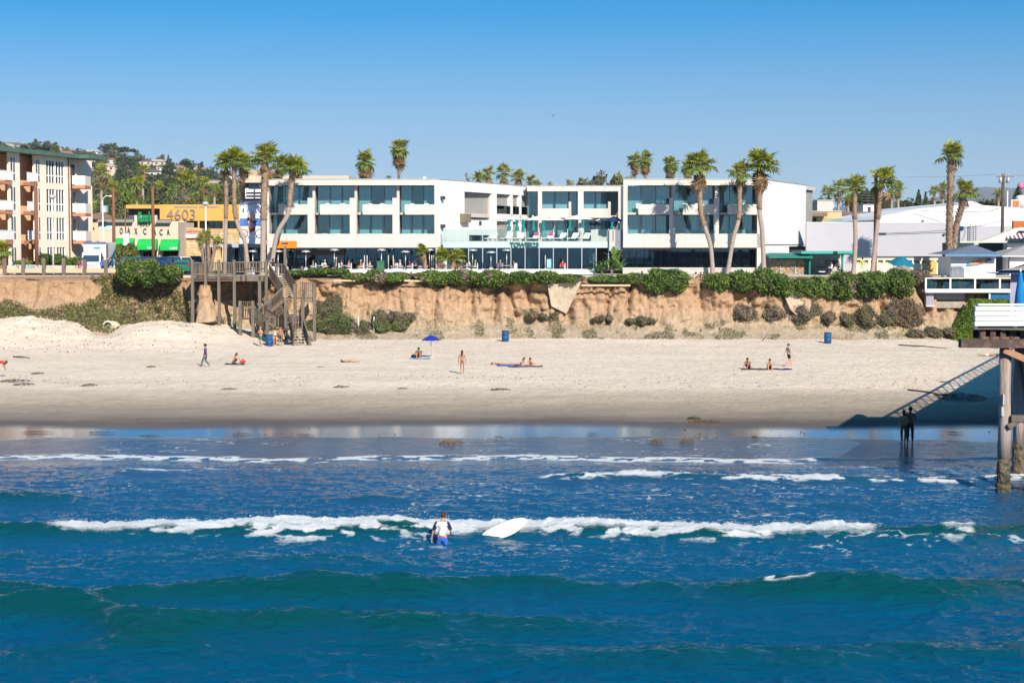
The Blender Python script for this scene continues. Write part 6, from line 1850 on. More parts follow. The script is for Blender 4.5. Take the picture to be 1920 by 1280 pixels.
# the bright green bank by the pier
def bank():
    X = RNG.uniform(FX(1786, 158), FX(1905, 158), 26000); Y = RNG.uniform(153.5, 160, len(X))
    t = np.clip((X - FX(1786, 158)) / 2.2, 0, 1)
    Z = 1.1 + np.clip((Y - 153.5) / 6.2, 0, 1) * 3.5 * t + (fbm(X * .7, Y * .7, 3, 640) - .5) * .7
    V, Q = leafq(np.stack([X, Y, Z + RNG.random(len(X)) * .2], 1), RNG.uniform(.07, .17, len(X)), .5, .3)
    return npmesh('ice_plant', [(V, Q, 0)], ICEG, False)
tag(link('ice_plant', bank()), 'bright green ice plant bank beside the pier approach', 'ground cover', None, 'stuff')
g = MB()
xs_ = np.linspace(FX(1788, 158), FX(1990, 158), 14); ysl = np.linspace(153.3, 162, 8)
vs = [(x, y, 1.0 + min(1, max(0, (y - 153.5) / 6.2)) * 3.5 * min(1, (x - xs_[0]) / 2.2) - .05) for y in ysl for x in xs_]
g.add(vs, [tuple(q) for q in grid_quads(8, 14)], 0, True)
tag(g.build('bank_ground', mat('bank_soil', (.07, .09, .025), .95, .2, 1)), kind='structure')

# ---- palms
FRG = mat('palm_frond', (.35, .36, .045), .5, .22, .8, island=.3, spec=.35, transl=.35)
FRD = mat('shaded_palm_frond', (.17, .22, .04), .5, .22, .8, island=.3, spec=.35, transl=.3)  # darker copy for the lower fronds, their shade put into the colour
FRB = mat('dead_palm_frond', (.25, .165, .085), .85, .25, 1, island=.35, transl=.15)
TRL = mat('smooth_palm_trunk', (.36, .29, .24), .9, .2, 1.5, stretch=(1, 1, 7), bump=.03, bscale=8)
TRU = mat('rough_palm_trunk', (.27, .185, .13), .9, .3, 3, bump=.06, bscale=8)
BOOT = mat('leaf_base', (.34, .24, .16), .9, .3, 2, island=.4)

def fan_frond(seed, nb=15, droop=.35):
    """a fan leaf: stalk plus folded radiating blades, along +X, unit length about 1"""
    r = random.Random(seed)
    v, q = [], []
    def quad(a, b, c, d): i = len(v); v.extend([a, b, c, d]); q.append((i, i + 1, i + 2, i + 3))
    L0 = .46
    w = .014
    for (y0, z0, y1, z1) in ((-w, 0, w, 0), (0, -w, 0, w)):
        quad((0, y0, z0), (0, y1, z1), (L0, y1, z1 + .03), (L0, y0, z0 + .03))
    for k in range(nb):
        a = (k / (nb - 1) - .5) * 2 * R(112) + r.uniform(-.05, .05)
        L = (.60 - .16 * abs(a) / R(112)) * r.uniform(.86, 1.08)
        d = (math.cos(a), math.sin(a))
        wd = .050
        n = (-d[1], d[0])
        fz = .022 * (1 if k % 2 else -1)
        m = L * .58
        p0 = (L0, 0, .03)
        def P(t, s, dz): return (L0 + d[0] * t + n[0] * s, d[1] * t + n[1] * s, .03 + dz)
        dr = droop * r.uniform(.6, 1.4)
        quad(p0, P(m, -wd, fz - .03), P(m * 1.02, 0, -fz - .03), P(m, wd, fz - .03))
        quad(P(m, -wd, fz - .03), P(L * .96, -.006, -.06 - dr * .28), P(L, .004, -.07 - dr * .3), P(m, wd, fz - .03))
    return np.array(v), np.array(q)
FRONDS = {}
for mname, mm, dr in (('g', FRG, .22), ('d', FRD, .42), ('b', FRB, 1.3)):
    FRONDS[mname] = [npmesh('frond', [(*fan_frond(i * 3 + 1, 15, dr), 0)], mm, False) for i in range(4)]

def frond_set(r, radius, n_live, n_dead, wind):
    """(kind, azimuth, pitch, length) of each frond in a crown"""
    out = []
    for k in range(n_live):
        az = k * 2.39996 + r.uniform(-.3, .3)
        u = (k + .5) / n_live
        pitch = R(84) - u ** .9 * R(140 if n_dead > 15 else 114) + r.uniform(-.16, .16)
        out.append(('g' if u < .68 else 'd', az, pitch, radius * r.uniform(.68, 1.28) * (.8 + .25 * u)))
    for k in range(n_dead):
        out.append(('b', k * 2.39996 + r.uniform(-.4, .4), R(-60) - r.random() * R(28), radius * r.uniform(.7, 1.2)))
    return out

def palm(pts_px, Y, w0, w1, crown_r_px, label, group, n_live=34, n_dead=0, wind=.0, seed=1, split=.45, parts=True, name='palm_tree', dz0=None, lift=0.0, boots=90):
    r = random.Random(seed)
    P_ = [at(px, py, Y) for px, py in pts_px]
    P_[0].z = dz0 if dz0 is not None else min(P_[0].z, TOPZ - .05)
    base = P_[0]
    root = thing(name, label, 'palm tree', tuple(base), 0, group)
    # a smooth curve through the given points
    C = []
    for i in range(len(P_) - 1):
        p0, p1, p2, p3 = P_[max(i - 1, 0)], P_[i], P_[i + 1], P_[min(i + 2, len(P_) - 1)]
        for t in np.linspace(0, 1, 9)[:-1]:
            C.append(.5 * ((2 * p1) + (p2 - p0) * t + (2 * p0 - 5 * p1 + 4 * p2 - p3) * t * t + (3 * p1 - p0 - 3 * p2 + p3) * t ** 3))
    C.append(P_[-1])
    n = len(C); k = 1 / PXM(Y)
    rad = [(w0 * (1 - i / (n - 1)) + w1 * i / (n - 1)) / 2 * k * (1 + .35 * max(0, 1 - i / (n * .1))) for i in range(n)]
    ks = int(n * split)
    mb = MB()
    mb.tube(C[:ks + 1], rad[:ks + 1], 10, 0, False)
    up = [rad[i] * (1.12 + .10 * math.sin(i * 2.1)) for i in range(ks, n)]
    mb.tube(C[ks:], up, 10, 1, True)
    tr = mb.build('trunk', [TRL, TRU], root)
    if boots:
        # old leaf bases standing off the upper trunk
        vs, qs = [], []
        for b in range(boots):
            f = ks + (n - 1 - ks) * (b + .5) / boots
            i = min(int(f), n - 2); c = C[i] + (C[i + 1] - C[i]) * (f - i)
            a = b * 2.39996; rr_ = up[min(i - ks, len(up) - 1)]
            d = Vector((math.cos(a), math.sin(a), 0)); e = Vector((-d.y, d.x, 0)) * rr_ * .34
            h = rr_ * r.uniform(.7, 1.3); o = rr_ * r.uniform(1.35, 1.75)
            j = len(vs)
            vs += [tuple(c + d * rr_ * .95 - e), tuple(c + d * rr_ * .95 + e), tuple(c + d * o + e * .5 + Vector((0, 0, h))), tuple(c + d * o - e * .5 + Vector((0, 0, h)))]
            qs.append((j, j + 1, j + 2, j + 3))
        o = link('leaf_bases', npmesh('leaf_bases', [(np.array(vs), np.array(qs), 0)], BOOT, False), root)
        o['kind'] = 'stuff'
    top = C[-1]; R_ = crown_r_px * k
    fs = frond_set(r, R_, int(n_live * r.uniform(.68, .95)), n_dead + (r.choice((0, 0, 1, 3)) if parts else 0), wind + r.uniform(-.08, .12))
    if parts:
        for kind, az, pitch, L in fs:
            o = bpy.data.objects.new('frond' if kind != 'b' else 'dead_frond', r.choice(FRONDS[kind])); COL.objects.link(o)
            d = Vector((math.cos(az) * math.cos(pitch) + wind * (1.0 - .35 * abs(math.sin(pitch))), math.sin(az) * math.cos(pitch), math.sin(pitch)))
            q = d.to_track_quat('X', 'Z')
            o.rotation_mode = 'QUATERNION'; o.rotation_quaternion = q
            o.location = (top.x, top.y, top.z + lift + (-r.random() * R_ * (.8 if n_dead > 15 else .45) if kind == 'b' else r.uniform(-.1, .1))); o.scale = (L,) * 3
            setp(o, root)
    else:
        G = {'g': [], 'd': [], 'b': []}
        for kind, az, pitch, L in fs:
            v, q = fan_frond(r.randrange(99), 9, {'g': .35, 'd': .5, 'b': 1.3}[kind])
            d = Vector((math.cos(az) * math.cos(pitch) + wind, math.sin(az) * math.cos(pitch), math.sin(pitch)))
            m = np.array(d.to_track_quat('X', 'Z').to_matrix())
            v = (v * L) @ m.T + np.array([top.x, top.y, top.z + lift + (-r.random() * R_ * .6 if kind == 'b' else 0)])
            G[kind].append((v, q))
        pl = []
        for i, kd in enumerate(('g', 'd', 'b')):
            for v, q in G[kd]: pl.append((v, q, i))
        link('crown', npmesh('crown', pl, [FRG, FRD, FRB], False), root)
    return root

G1 = 'fan palms beside the wooden stairs'
palm([(421, 497), (423, 430), (424, 382), (423, 316), (422, 303)], 172, 7.5, 6.5, 27, 'slim straight fan palm standing first in the row before the street number building', G1, 30, 0, .05, 11, .35)
palm([(466, 494), (459, 454), (445, 419), (439.5, 382), (439.5, 312), (440, 298)], 171, 8, 7.5, 29, 'fan palm whose lower trunk kinks away from the mural towards the street number building', G1, 34, 0, .1, 12, .45)
palm([(462, 498), (460, 440), (455.5, 375), (455, 323), (457, 307)], 174, 8, 7, 27, 'fan palm rising in front of the mural cyclists', G1, 30, 2, .18, 13, .4)
palm([(493, 496), (493.5, 440), (494.5, 393), (496.5, 303), (497.5, 293)], 169, 11, 10, 34, 'thick straight fan palm at the corner of the hotel', G1, 38, 2, .05, 14, .42)
palm([(507, 494), (519, 441), (539, 403), (544.6, 362), (549, 325), (552, 313)], 168.8, 8.5, 9, 33, 'fan palm with a sharply bent pale trunk crossing the first hotel balconies', G1, 38, 0, .12, 15, .48)
palm([(524, 420), (524.5, 330), (524.5, 308)], 205, 7, 6, 27, 'fan palm peeking over the roof between the thick palm and the bent palm', G1, 28, 5, .05, 16, .2)
palm([(559, 420), (559, 330), (560, 318)], 205, 8, 7, 24, 'short fan palm above the hotel roof just past the bent palm', G1, 24, 6, .05, 17, .2)
palm([(496, 420), (507, 345), (509, 335)], 205, 6, 6, 20, 'low fan palm half hidden behind the thick corner palm', G1, 22, 5, .05, 18, .2)
G2 = 'fan palms standing behind the hotel'
palm([(685, 440), (685, 330), (685, 300)], 225, 6, 5, 25, 'shaggy fan palm behind the third balcony with a full skirt of dead leaves', G2, 40, 34, 0, 21, .3)
palm([(748.5, 440), (748, 336), (748, 276)], 225, 5, 4, 24, 'tallest slim fan palm with a tapering skirt high above the hotel roof', G2, 40, 22, 0, 22, .5)
palm([(729, 420), (729, 334)], 260, 4, 4, 9, 'tiny palm top poking over the roof beside the tallest slim palm', G2, 22, 4, 0, 23, .3, False, boots=0)
for i, (px, py, cr) in enumerate(((897, 332, 16), (915, 324, 20), (945, 324, 21), (972, 332, 18), (994, 338, 15), (1006, 344, 11))):
    palm([(px, 420), (px, py + 6), (px, py)], 222 + 2 * i, 6, 6, cr, ['low palm crown first in the cluster above the court wall', 'full upright palm crown by the satellite dish', 'widest palm crown in the cluster above the court', 'ragged palm crown at the corner of the court', 'small palm crown sloping down to the middle wing roof', 'last and lowest palm crown of the cluster above the court'][i], G2, 24, 6, .05, 30 + i, .2, True, boots=0)
palm([(1190, 420), (1190, 320), (1190, 300)], 226, 5, 4, 18, 'twin fan palm with its neighbour, the one nearer the eucalyptus', G2, 34, 18, 0, 41, .4)
palm([(1211, 420), (1211, 320), (1210, 298)], 228, 5, 4, 19, 'twin fan palm with its neighbour, the one away from the eucalyptus', G2, 34, 20, 0, 42, .4)
palm([(1257, 420), (1257, 330), (1257, 306)], 226, 6, 5, 20, 'brown skirted fan palm alone above the roof of the far wing', G2, 34, 30, 0, 43, .3)
palm([(1291, 420), (1291, 330), (1290, 314)], 226, 6, 5, 19, 'fan palm half covered by the crown of the first curved palm', G2, 30, 16, 0, 44, .3)
palm([(1032, 420), (1032, 352), (1032, 347)], 250, 4, 4, 8, 'tiny dark palm top above the middle wing', G2, 18, 2, 0, 45, .3, False, boots=0)
palm([(1068, 420), (1068, 350), (1068, 344)], 240, 4, 4, 11, 'small spiky palm top at the edge of the eucalyptus', G2, 20, 2, 0, 46, .3, False, boots=0)
G3 = 'curved fan palms in front of the far wing'
palm([(1337, 516), (1332.5, 463), (1323.7, 432), (1314, 397), (1311.7, 336), (1311, 308)], 167.6, 8, 8.5, 37, 'curved fan palm whose trunk bows out towards the beach cafe at its foot', G3, 38, 3, .06, 51, .46)
palm([(1363.7, 510), (1374.7, 448), (1385.6, 406), (1386.7, 334), (1388, 322)], 167.8, 8, 8, 26, 'leaning fan palm with a small crown between the two larger ones', G3, 30, 0, -.02, 52, .48)
palm([(1432.7, 515), (1429.4, 437), (1424, 393), (1426, 330), (1425, 308)], 167.6, 8.5, 8.5, 38, 'fan palm in front of the white end wall with a wide ragged crown', G3, 36, 6, .08, 53, .5)
G4 = 'fan palms between the beach cafe and the hut'
palm([(1600, 518), (1604, 459), (1603, 411), (1602, 362), (1602, 350)], 167.5, 8.5, 7.5, 32, 'windswept fan palm behind the far teal post of the beach cafe', G4, 24, 0, .02, 61, .5)
palm([(1635, 516), (1639, 481), (1646, 411), (1652.5, 347), (1656, 336)], 167.5, 9, 7.5, 36, 'fan palm leaning across the brown pole with fronds blown to one side', G4, 28, 0, .22, 62, .5)
palm([(1780, 492), (1780, 430), (1782, 360), (1783, 299), (1785, 288)], 171, 11, 10.5, 31, 'tallest fan palm with a shaggy straight trunk behind the blue hut roof', G4, 28, 0, .06, 63, .05, boots=260)
palm([(1786, 492), (1791, 437), (1802, 393), (1806, 369), (1809, 360)], 171.4, 11, 8, 30, 'shorter shaggy fan palm leaning away from the tallest one', G4, 22, 0, .28, 64, .05, boots=220)
pole(1640.5, 327, 482, 168.2, .2, mat('orange_brown_pole', (.30, .115, .045), .8, .2, 2, stretch=(2, 2, .3)), 'orange brown wooden pole standing beside the windblown palm by the cafe')
# stubby trio on the terrace, pair by the lamp, the one at the frame's edge
G5 = 'low palms on the hotel terrace'
TRL2 = TRL
palm([(799, 506), (796, 485), (793, 470)], 169.4, 6, 7, 17, 'tallest of the low terrace palms with a single curved trunk', G5, 30, 3, 0, 71, .1, boots=30)
palm([(822, 508), (824, 492), (828, 481)], 169.2, 8, 9, 21, 'middle low palm with a thick stubby trunk', G5, 32, 4, 0, 72, .1, boots=30)
palm([(845, 508), (852, 492), (858, 480)], 169.3, 8, 8, 20, 'low palm leaning towards the lobby glass', G5, 32, 4, 0, 73, .1, boots=30)
G6 = 'small palms by the globe lamp'
palm([(384, 500), (378, 460), (376, 448)], 172.5, 5, 5, 15, 'small dark trunked palm on the awning side of the globe lamp', G6, 18, 3, -.05, 74, .1, boots=40)
palm([(392, 500), (390, 460), (388, 441)], 173.5, 5, 5, 15, 'small palm right behind the globe lamp post', G6, 20, 2, 0, 75, .1, boots=40)
palm([(393, 500), (402, 468), (409, 452)], 172.8, 5, 6, 15, 'small leaning palm before the splayed stone wall', G6, 20, 2, .05, 76, .1, boots=40)
palm([(2, 510), (1, 478), (0, 468)], 169, 9, 9, 24, 'shaggy young palm cut by the picture edge in front of the peach apartments', None, 34, 6, .05, 77, .2, boots=30)
# feathery and fan palms further back
G7 = 'palms in the streets behind'
for i, (px, py, cr, Y, lab) in enumerate(((190, 322, 24, 330, 'shaggy palm against the hill just beyond the peach apartments'), (160, 345, 20, 300, 'bright palm rising behind the corner balconies'), (256, 345, 26, 300, 'golden green palm behind the cream shop'),
        (268, 318, 17, 420, 'brownish palm higher on the hill behind the shop'), (345, 338, 30, 290, 'big lush palm above the number 4603'), (212, 352, 20, 310, 'grey green palm behind the corner pole'), (382, 345, 20, 310, 'palm between the lush one and the globe lamp'),
        (402, 352, 15, 320, 'thin palm behind the first slim fan palm'), (168, 385, 20, 260, 'drooping palm below the corner balconies'), (300, 352, 18, 320, 'small palm beside the shop pole on the hill side'),
        (1554, 362, 20, 260, 'dark feathery palm beyond the hotel end wall'), (1572, 352, 22, 255, 'tall feathery palm beside the windswept one'), (1684, 352, 16, 280, 'palm against the sky behind the windblown palm'), (1672, 362, 12, 270, 'bright small palm behind the brown pole'),
        (1752, 357, 14, 300, 'palm before the shaggy tall trunk'), (1768, 352, 16, 300, 'darker palm touching the shaggy tall trunk'), (1872, 362, 13, 290, 'small palm beside the utility pole'), (1526, 382, 12, 260, 'low palm at the hotel end wall'), (1590, 372, 12, 270, 'yellowish palm behind the windswept trunk'))):
    palm([(px, 440), (px, py + cr * .8), (px, py)], Y, 5, 4, cr, lab, G7, 26, 10 if i % 3 == 0 else 3, 0, 80 + i, .5, False, boots=0)

# ---- broad trees: trunk and limbs under clumps of small leaves
TRK = mat('tree_bark', (.12, .09, .065), .9, .25, 2)
def tree_mesh(seed, shape='round', nl=900, sz=.055):
    r = np.random.default_rng(seed); rr = random.Random(seed)
    C = []
    blobs = []
    if shape == 'conifer':
        for k in range(9):
            t = k / 8; w = .36 * (1 - t) + .04
            for j in range(5): a = rr.uniform(0, 6.28); blobs.append((w * .7 * math.cos(a), w * .7 * math.sin(a), .2 + .8 * t, w * .4))
    elif shape == 'umbrella':
        for k in range(16): a = rr.uniform(0, 6.28); q = rr.uniform(.05, .5); blobs.append((q * math.cos(a), q * math.sin(a), .78 + rr.uniform(-.12, .12) - q * .15, rr.uniform(.10, .17)))
    else:
        for k in range(13): a = rr.uniform(0, 6.28); q = rr.uniform(0, .36); blobs.append((q * math.cos(a), q * math.sin(a), .62 + rr.uniform(-.26, .26), rr.uniform(.14, .24)))
    per = nl // len(blobs)
    for x, y, z, w in blobs:
        d = r.normal(size=(per, 3)); d /= np.linalg.norm(d, axis=1)[:, None]
        C.append(np.array([x, y, z]) + d * w * r.uniform(.55, 1.05, per)[:, None] * np.array([1, 1, .75]))
    C = np.concatenate(C)
    V, Q = leafq(C, sz * r.uniform(.6, 1.4, len(C)), .6, 0, r)
    tk_ = MB(); tk_.tube([(0, 0, -.1), (.01, 0, .25), (0, .01, .55)], [.035, .028, .015], 6, 0)
    for x, y, z, w in blobs[::2]: tk_.tube([(0, 0, .3), (x * .6, y * .6, z * .8), (x, y, z)], [.016, .01, .005], 5, 0)
    return V, Q, tk_
def leafmat(nm, c): return mat(nm, c, .7, .3, .06, island=.5, transl=.1)
TL = [leafmat('dark_tree_leaf', (.06, .082, .03)), leafmat('grey_tree_leaf', (.105, .115, .06)), leafmat('olive_tree_leaf', (.125, .13, .042)), leafmat('fresh_tree_leaf', (.11, .155, .035))]
TREES = {}
for si, shp in enumerate(('round', 'round', 'umbrella', 'conifer', 'round')):
    V, Q, tk_ = tree_mesh(200 + si, shp, 900 if shp != 'conifer' else 1100)
    TREES[si] = ([npmesh('crown', [(V, Q, 0)], m, False) for m in TL], tk_.mesh('trunk', TRK))
def tree(x, y, z, h, wd, si, mi, label, group, name='tree'):
    root = thing(name, label, 'tree', (x, y, z), 0, group)
    for nm, me in (('crown', TREES[si][0][mi]), ('trunk', TREES[si][1])):
        o = bpy.data.objects.new(nm, me); COL.objects.link(o); o.parent = root; o.scale = (wd, wd, h)
    root.rotation_euler = (0, 0, (x * 7.3 + y) % 6.28)
    return root
def tree_px(px, pyt, pyb, wpx, Y, si, mi, label, group=None, name='tree'):
    b = at(px, pyb, Y); t = at(px, pyt, Y)
    return tree(b.x, Y, b.z, t.z - b.z, wpx / PXM(Y), si, mi, label, group, name)
for px, t, b, w, si, mi, lab in ((1096, 330, 400, 40, 1, 1, 'thin eucalyptus crown first above the middle wing'), (1120, 322, 400, 46, 4, 1, 'ragged grey eucalyptus with sky showing through'), (1150, 320, 410, 66, 0, 2, 'dense olive eucalyptus beside the far wing'), (1172, 326, 410, 40, 1, 2, 'eucalyptus tucked behind the corner of the far wing')):
    tree_px(px, t, b, w, 250, si, mi, lab, 'eucalyptus trees behind the hotel', 'eucalyptus')
G8 = 'trees behind the warehouse'
for i, (px, t, b, w, si, mi) in enumerate(((1532, 368, 410, 40, 0, 3), (1600, 358, 410, 50, 1, 0), (1625, 352, 410, 60, 4, 0), (1660, 366, 415, 50, 0, 0), (1722, 358, 412, 30, 3, 0), (1735, 362, 412, 26, 3, 0), (1760, 374, 410, 50, 1, 0), (1795, 372, 400, 40, 0, 1), (1845, 374, 400, 50, 4, 1), (1870, 372, 400, 40, 1, 0), (1908, 352, 400, 44, 3, 0), (1700, 372, 410, 40, 4, 0))):
    tree_px(px, t, b, w, 300 + i * 6, si, mi, ['light green tree against the hotel end wall', 'dark tree behind the tan house', 'broad dark tree behind the steel frame', 'dark tree in the gap before the curved roof', 'dark pointed conifer above the curved roof', 'second pointed conifer above the curved roof', 'low tree behind the tallest palm trunk', 'grey tree by the leaning shaggy palm', 'grey tree over the peak of the curved roof', 'tree behind the utility pole', 'dark pine above the orange louvred box', 'low dark tree where the curved roof begins'][i], G8)
G9 = 'street trees below the hill'
r = random.Random(77)
pos_words = ['behind the peach apartments', 'behind the tan house', 'behind the cream shop', 'behind the shop pole', 'above the number 4603', 'behind the globe lamp', 'behind the slim palms']
for i in range(34):
    px = 130 + i * 10.5 + r.uniform(-5, 5)
    t = r.uniform(338, 376); w = r.uniform(26, 52)
    tree_px(px, t, 425, w, r.uniform(270, 460), r.choice((0, 1, 4, 4, 3, 0)), r.randrange(4), 'leafy street tree ' + pos_words[min(6, i // 5)], G9 + ' ' + pos_words[min(6, i // 5)])
# named trees on the hill skyline
for px, t, b, w, Y, si, mi, lab in ((68, 259, 282, 17, 1350, 0, 0, 'round dark tree standing clear on the hill crest above the peach roof'), (89, 262, 300, 25, 1250, 1, 1, 'bigger round tree beside it on the hill crest'), (234, 275, 300, 40, 1100, 2, 0, 'umbrella shaped tree on the hill skyline above the shop'),
                                    (316, 291, 318, 13, 1200, 3, 0, 'pointed tree alone on the hill skyline'), (376, 302, 320, 15, 1250, 0, 0, 'round tree at the low end of the hill skyline'), (4, 263, 285, 14, 1350, 0, 2, 'tree on the hill crest at the picture edge'), (228, 292, 345, 28, 800, 3, 0, 'large dark conifer on the near hill slope'), (250, 290, 330, 22, 900, 1, 0, 'dark tree beside the large conifer')):
    tree_px(px, t, b, w, Y, si, mi, lab, None, 'hill_tree')
# many trees over the hill, the larger ones as trees of their own
r = random.Random(5)
zone = [('upper', 'above the peach roof'), ('middle', 'above the cream shop'), ('lower', 'near the tall fan palms')]
cnt = 0
while cnt < 230:
    px = r.uniform(-60, 640); Y = r.uniform(540, 1480)
    x = (px - 960) / F * Y
    z = float(hill_z(np.array([x]), np.array([Y]))[0])
    top = np.interp(px, _hx, _hy)
    if z < 9: continue
    h = r.uniform(7, 15)
    sy = 455 + (HC - z - h) / Y * F
    if sy < top - 4 and r.random() < .8: continue
    zn = 0 if px < 170 else (1 if px < 340 else 2)
    si_, mi_ = r.choice((0, 1, 4, 0, 1, 3)), r.choice((0, 0, 1, 1, 2))
    sh_ = {0: 'rounded', 1: 'bushy', 4: 'broad', 3: 'pointed'}[si_]; tn = ('dark', 'greyish', 'olive')[mi_]
    hn = 'far up the hill' if Y > 1050 else 'on the near hill slope'
    tree(x, Y, z - .5, h, h * r.uniform(.9, 1.6), si_, mi_, 'small %s %s tree %s %s' % (tn, sh_, hn, zone[zn][1]), 'hill trees, %s %s, %s %s' % (tn, sh_, hn, zone[zn][1]), 'hill_tree')
    cnt += 1
# scrub that carpets the hill
n = 26000
pxs = RNG.uniform(-250, 760, n); Yh = RNG.uniform(520, 1490, n); Xh = (pxs - 960) / F * Yh
Zh = hill_z(Xh, Yh)
ok = (fbm(Xh * .02, Yh * .012, 3, 700) > .40) & (Zh > 8)
C = np.stack([Xh, Yh, Zh + RNG.random(n) * 2.5], 1)[ok]
V, Q = leafq(C, RNG.uniform(.7, 2.6, len(C)), .7, 0)
tag(link('hill_scrub', npmesh('hill_scrub', [(V, Q, 0)], mat('hill_scrub_leaf', (.085, .092, .048), .85, .35, .012, island=.5, col2=(.16, .125, .085), c2scale=.01), False)), 'dark scrub carpeting the hillside', 'scrub', None, 'stuff')
# houses on the hill
HW = [mat('hill_house_wall_%d' % i, c, .85, .06, .3) for i, c in enumerate(((.66, .62, .56), (.60, .47, .38), (.50, .40, .32), (.70, .68, .66)))]
HR = [mat('hill_house_roof_%d' % i, c, .85, .15, .5) for i, c in enumerate(((.16, .12, .10), (.30, .15, .10), (.11, .10, .10), (.42, .38, .34)))]
def hill_house(x, y, z, w, d, h, wi, ri, label, group):
    root = thing('hill_house', label, 'house', (x, y, z), 0, group)
    ubox('wall', root, x - w / 2, x + w / 2, y, y + d, z - 3, z + h, HW[wi])
    o = .6
    MB().add([(x - w / 2 - o, y - o, z + h), (x + w / 2 + o, y - o, z + h), (x + w / 2 + o, y + d + o, z + h), (x - w / 2 - o, y + d + o, z + h), (x - w / 4, y + d / 2, z + h + w * .13), (x + w / 4, y + d / 2, z + h + w * .13)],
             [(0, 1, 5, 4), (1, 2, 5), (2, 3, 4, 5), (3, 0, 4), (3, 2, 1, 0)]).build('roof', HR[ri], root)
    for k in range(max(2, int(w / 4))):
        a = x - w / 2 + (k + .5) * w / max(2, int(w / 4))
        ubox('window', root, a - .8, a + .8, y - .08, y - .01, z + h - 2.2, z + h - .7, DARKROOM)
r = random.Random(21)
k = 0
for px in list(np.linspace(18, 470, 30)):
    for lvl in (0, 1, 2):
        if lvl and r.random() < .45: continue
        p = px + r.uniform(-8, 8)
        Y = [r.uniform(1330, 1450), r.uniform(1050, 1300), r.uniform(650, 950)][lvl]
        x = (p - 960) / F * Y
        z = float(hill_z(np.array([x]), np.array([Y]))[0])
        if z < 14: continue
        zn = zone[0 if p < 170 else (1 if p < 340 else 2)][1]
        wi, ri = r.randrange(4), r.randrange(4)
        wd = ['pale', 'pinkish', 'tan', 'white'][wi]; rd = ['brown', 'red', 'dark', 'grey'][ri]
        lv = ['on the hill crest', 'high on the hill', 'low on the hill'][lvl]
        hill_house(x, Y, z, r.uniform(9, 20), 9, r.uniform(3, 6), wi, ri, '%s house with %s roof %s %s' % (wd, rd, lv, zn), 'houses on the hill')
        k += 1

# ---- banana plant
bn = thing('banana_plant', 'big leaved banana clump in front of the hotel entrance block', 'plant', (FX(1138, 166.5), 166.5, TOPZ))
BL = mat('banana_leaf', (.10, .19, .03), .4, .2, 1, island=.45, spec=.5, transl=.25)
def banana_leaf(seed):
    r = random.Random(seed); n_ = 8; vs = []
    for i in range(n_ + 1):
        t = i / n_; w = .17 * math.sin(math.pi * min(1, t * .92 + .08)) ** .7 * (t > .1) + .012
        z = -.25 * t * t
        vs += [(t, -w, z + .05), (t, 0, z), (t, w, z + .05)]
    q = []
    for i in range(n_):
        for j in (0, 1): a = i * 3 + j; q.append((a, a + 1, a + 4, a + 3))
    return npmesh('leaf', [(np.array(vs), np.array(q), 0)], BL, False)
BLM = [banana_leaf(i) for i in range(2)]
r = random.Random(3)
for i in range(58):
    c = at(r.uniform(1108, 1168), 508, r.uniform(165.6, 167.4)); 
    tall = math.exp(-((960 + c.x / c.y * F - 1150) / 16) ** 2)
    o = bpy.data.objects.new('leaf', r.choice(BLM)); COL.objects.link(o)
    z = TOPZ + r.uniform(.1, .7) + tall * r.uniform(0, 1.5)
    o.location = (c.x, c.y, z); o.rotation_euler = (r.uniform(-.5, .5), -r.uniform(.35, 1.25), r.uniform(0, 6.28)); o.scale = (r.uniform(.8, 1.25),) * 3
    setp(o, bn)
MB().tube([(FX(1148, 166.5), 166.5, TOPZ), (FX(1150, 166.5), 166.5, TOPZ + 1.9)], .1, 7).tube([(FX(1128, 166.5), 166.5, TOPZ), (FX(1127, 166.5), 166.5, TOPZ + 1.2)], .09, 7).build('stem', mat('banana_stem', (.16, .15, .06), .7), bn)
for i, (px, py, Y, n_, lab) in enumerate(((50, 492, 172, 26, 'spiky yellow green agave below the peach apartments'), (1745, 503, 172, 20, 'spiky yellow plant by the ochre panel'), (612, 506, 167, 40, 'yellowing grassy tuft beside the seated terrace guests'), (1728, 552, 161.5, 16, 'bright spiky tuft under the corner of the sun deck'), (1210, 512, 165, 14, 'yellow leaved tuft beside the banana clump'))):
    c = at(px, py, Y); r = random.Random(i); vs, qs = [], []
    for k in range(n_):
        a = r.uniform(0, 6.28); e = r.uniform(.3, 1.2); L = r.uniform(.5, 1.0) * (.7 if i else 1.1); b = r.uniform(-1, 1) * (.9 if i == 2 else .25)
        d = Vector((math.cos(a) * math.cos(e), math.sin(a) * math.cos(e), math.sin(e))) * L; s = Vector((-math.sin(a), math.cos(a), 0)) * .05
        p = Vector((c.x + b, c.y, c.z - .35)); j = len(vs)
        vs += [tuple(p - s), tuple(p + s), tuple(p + d + s * .1), tuple(p + d - s * .1)]; qs.append((j, j + 1, j + 2, j + 3))
    tag(link('spiky_plant', npmesh('spiky_plant', [(np.array(vs), np.array(qs), 0)], mat('yellow_green_blade', (.27, .24, .05), .6, .2, 1, island=.35, transl=.2), False)), lab, 'plant')
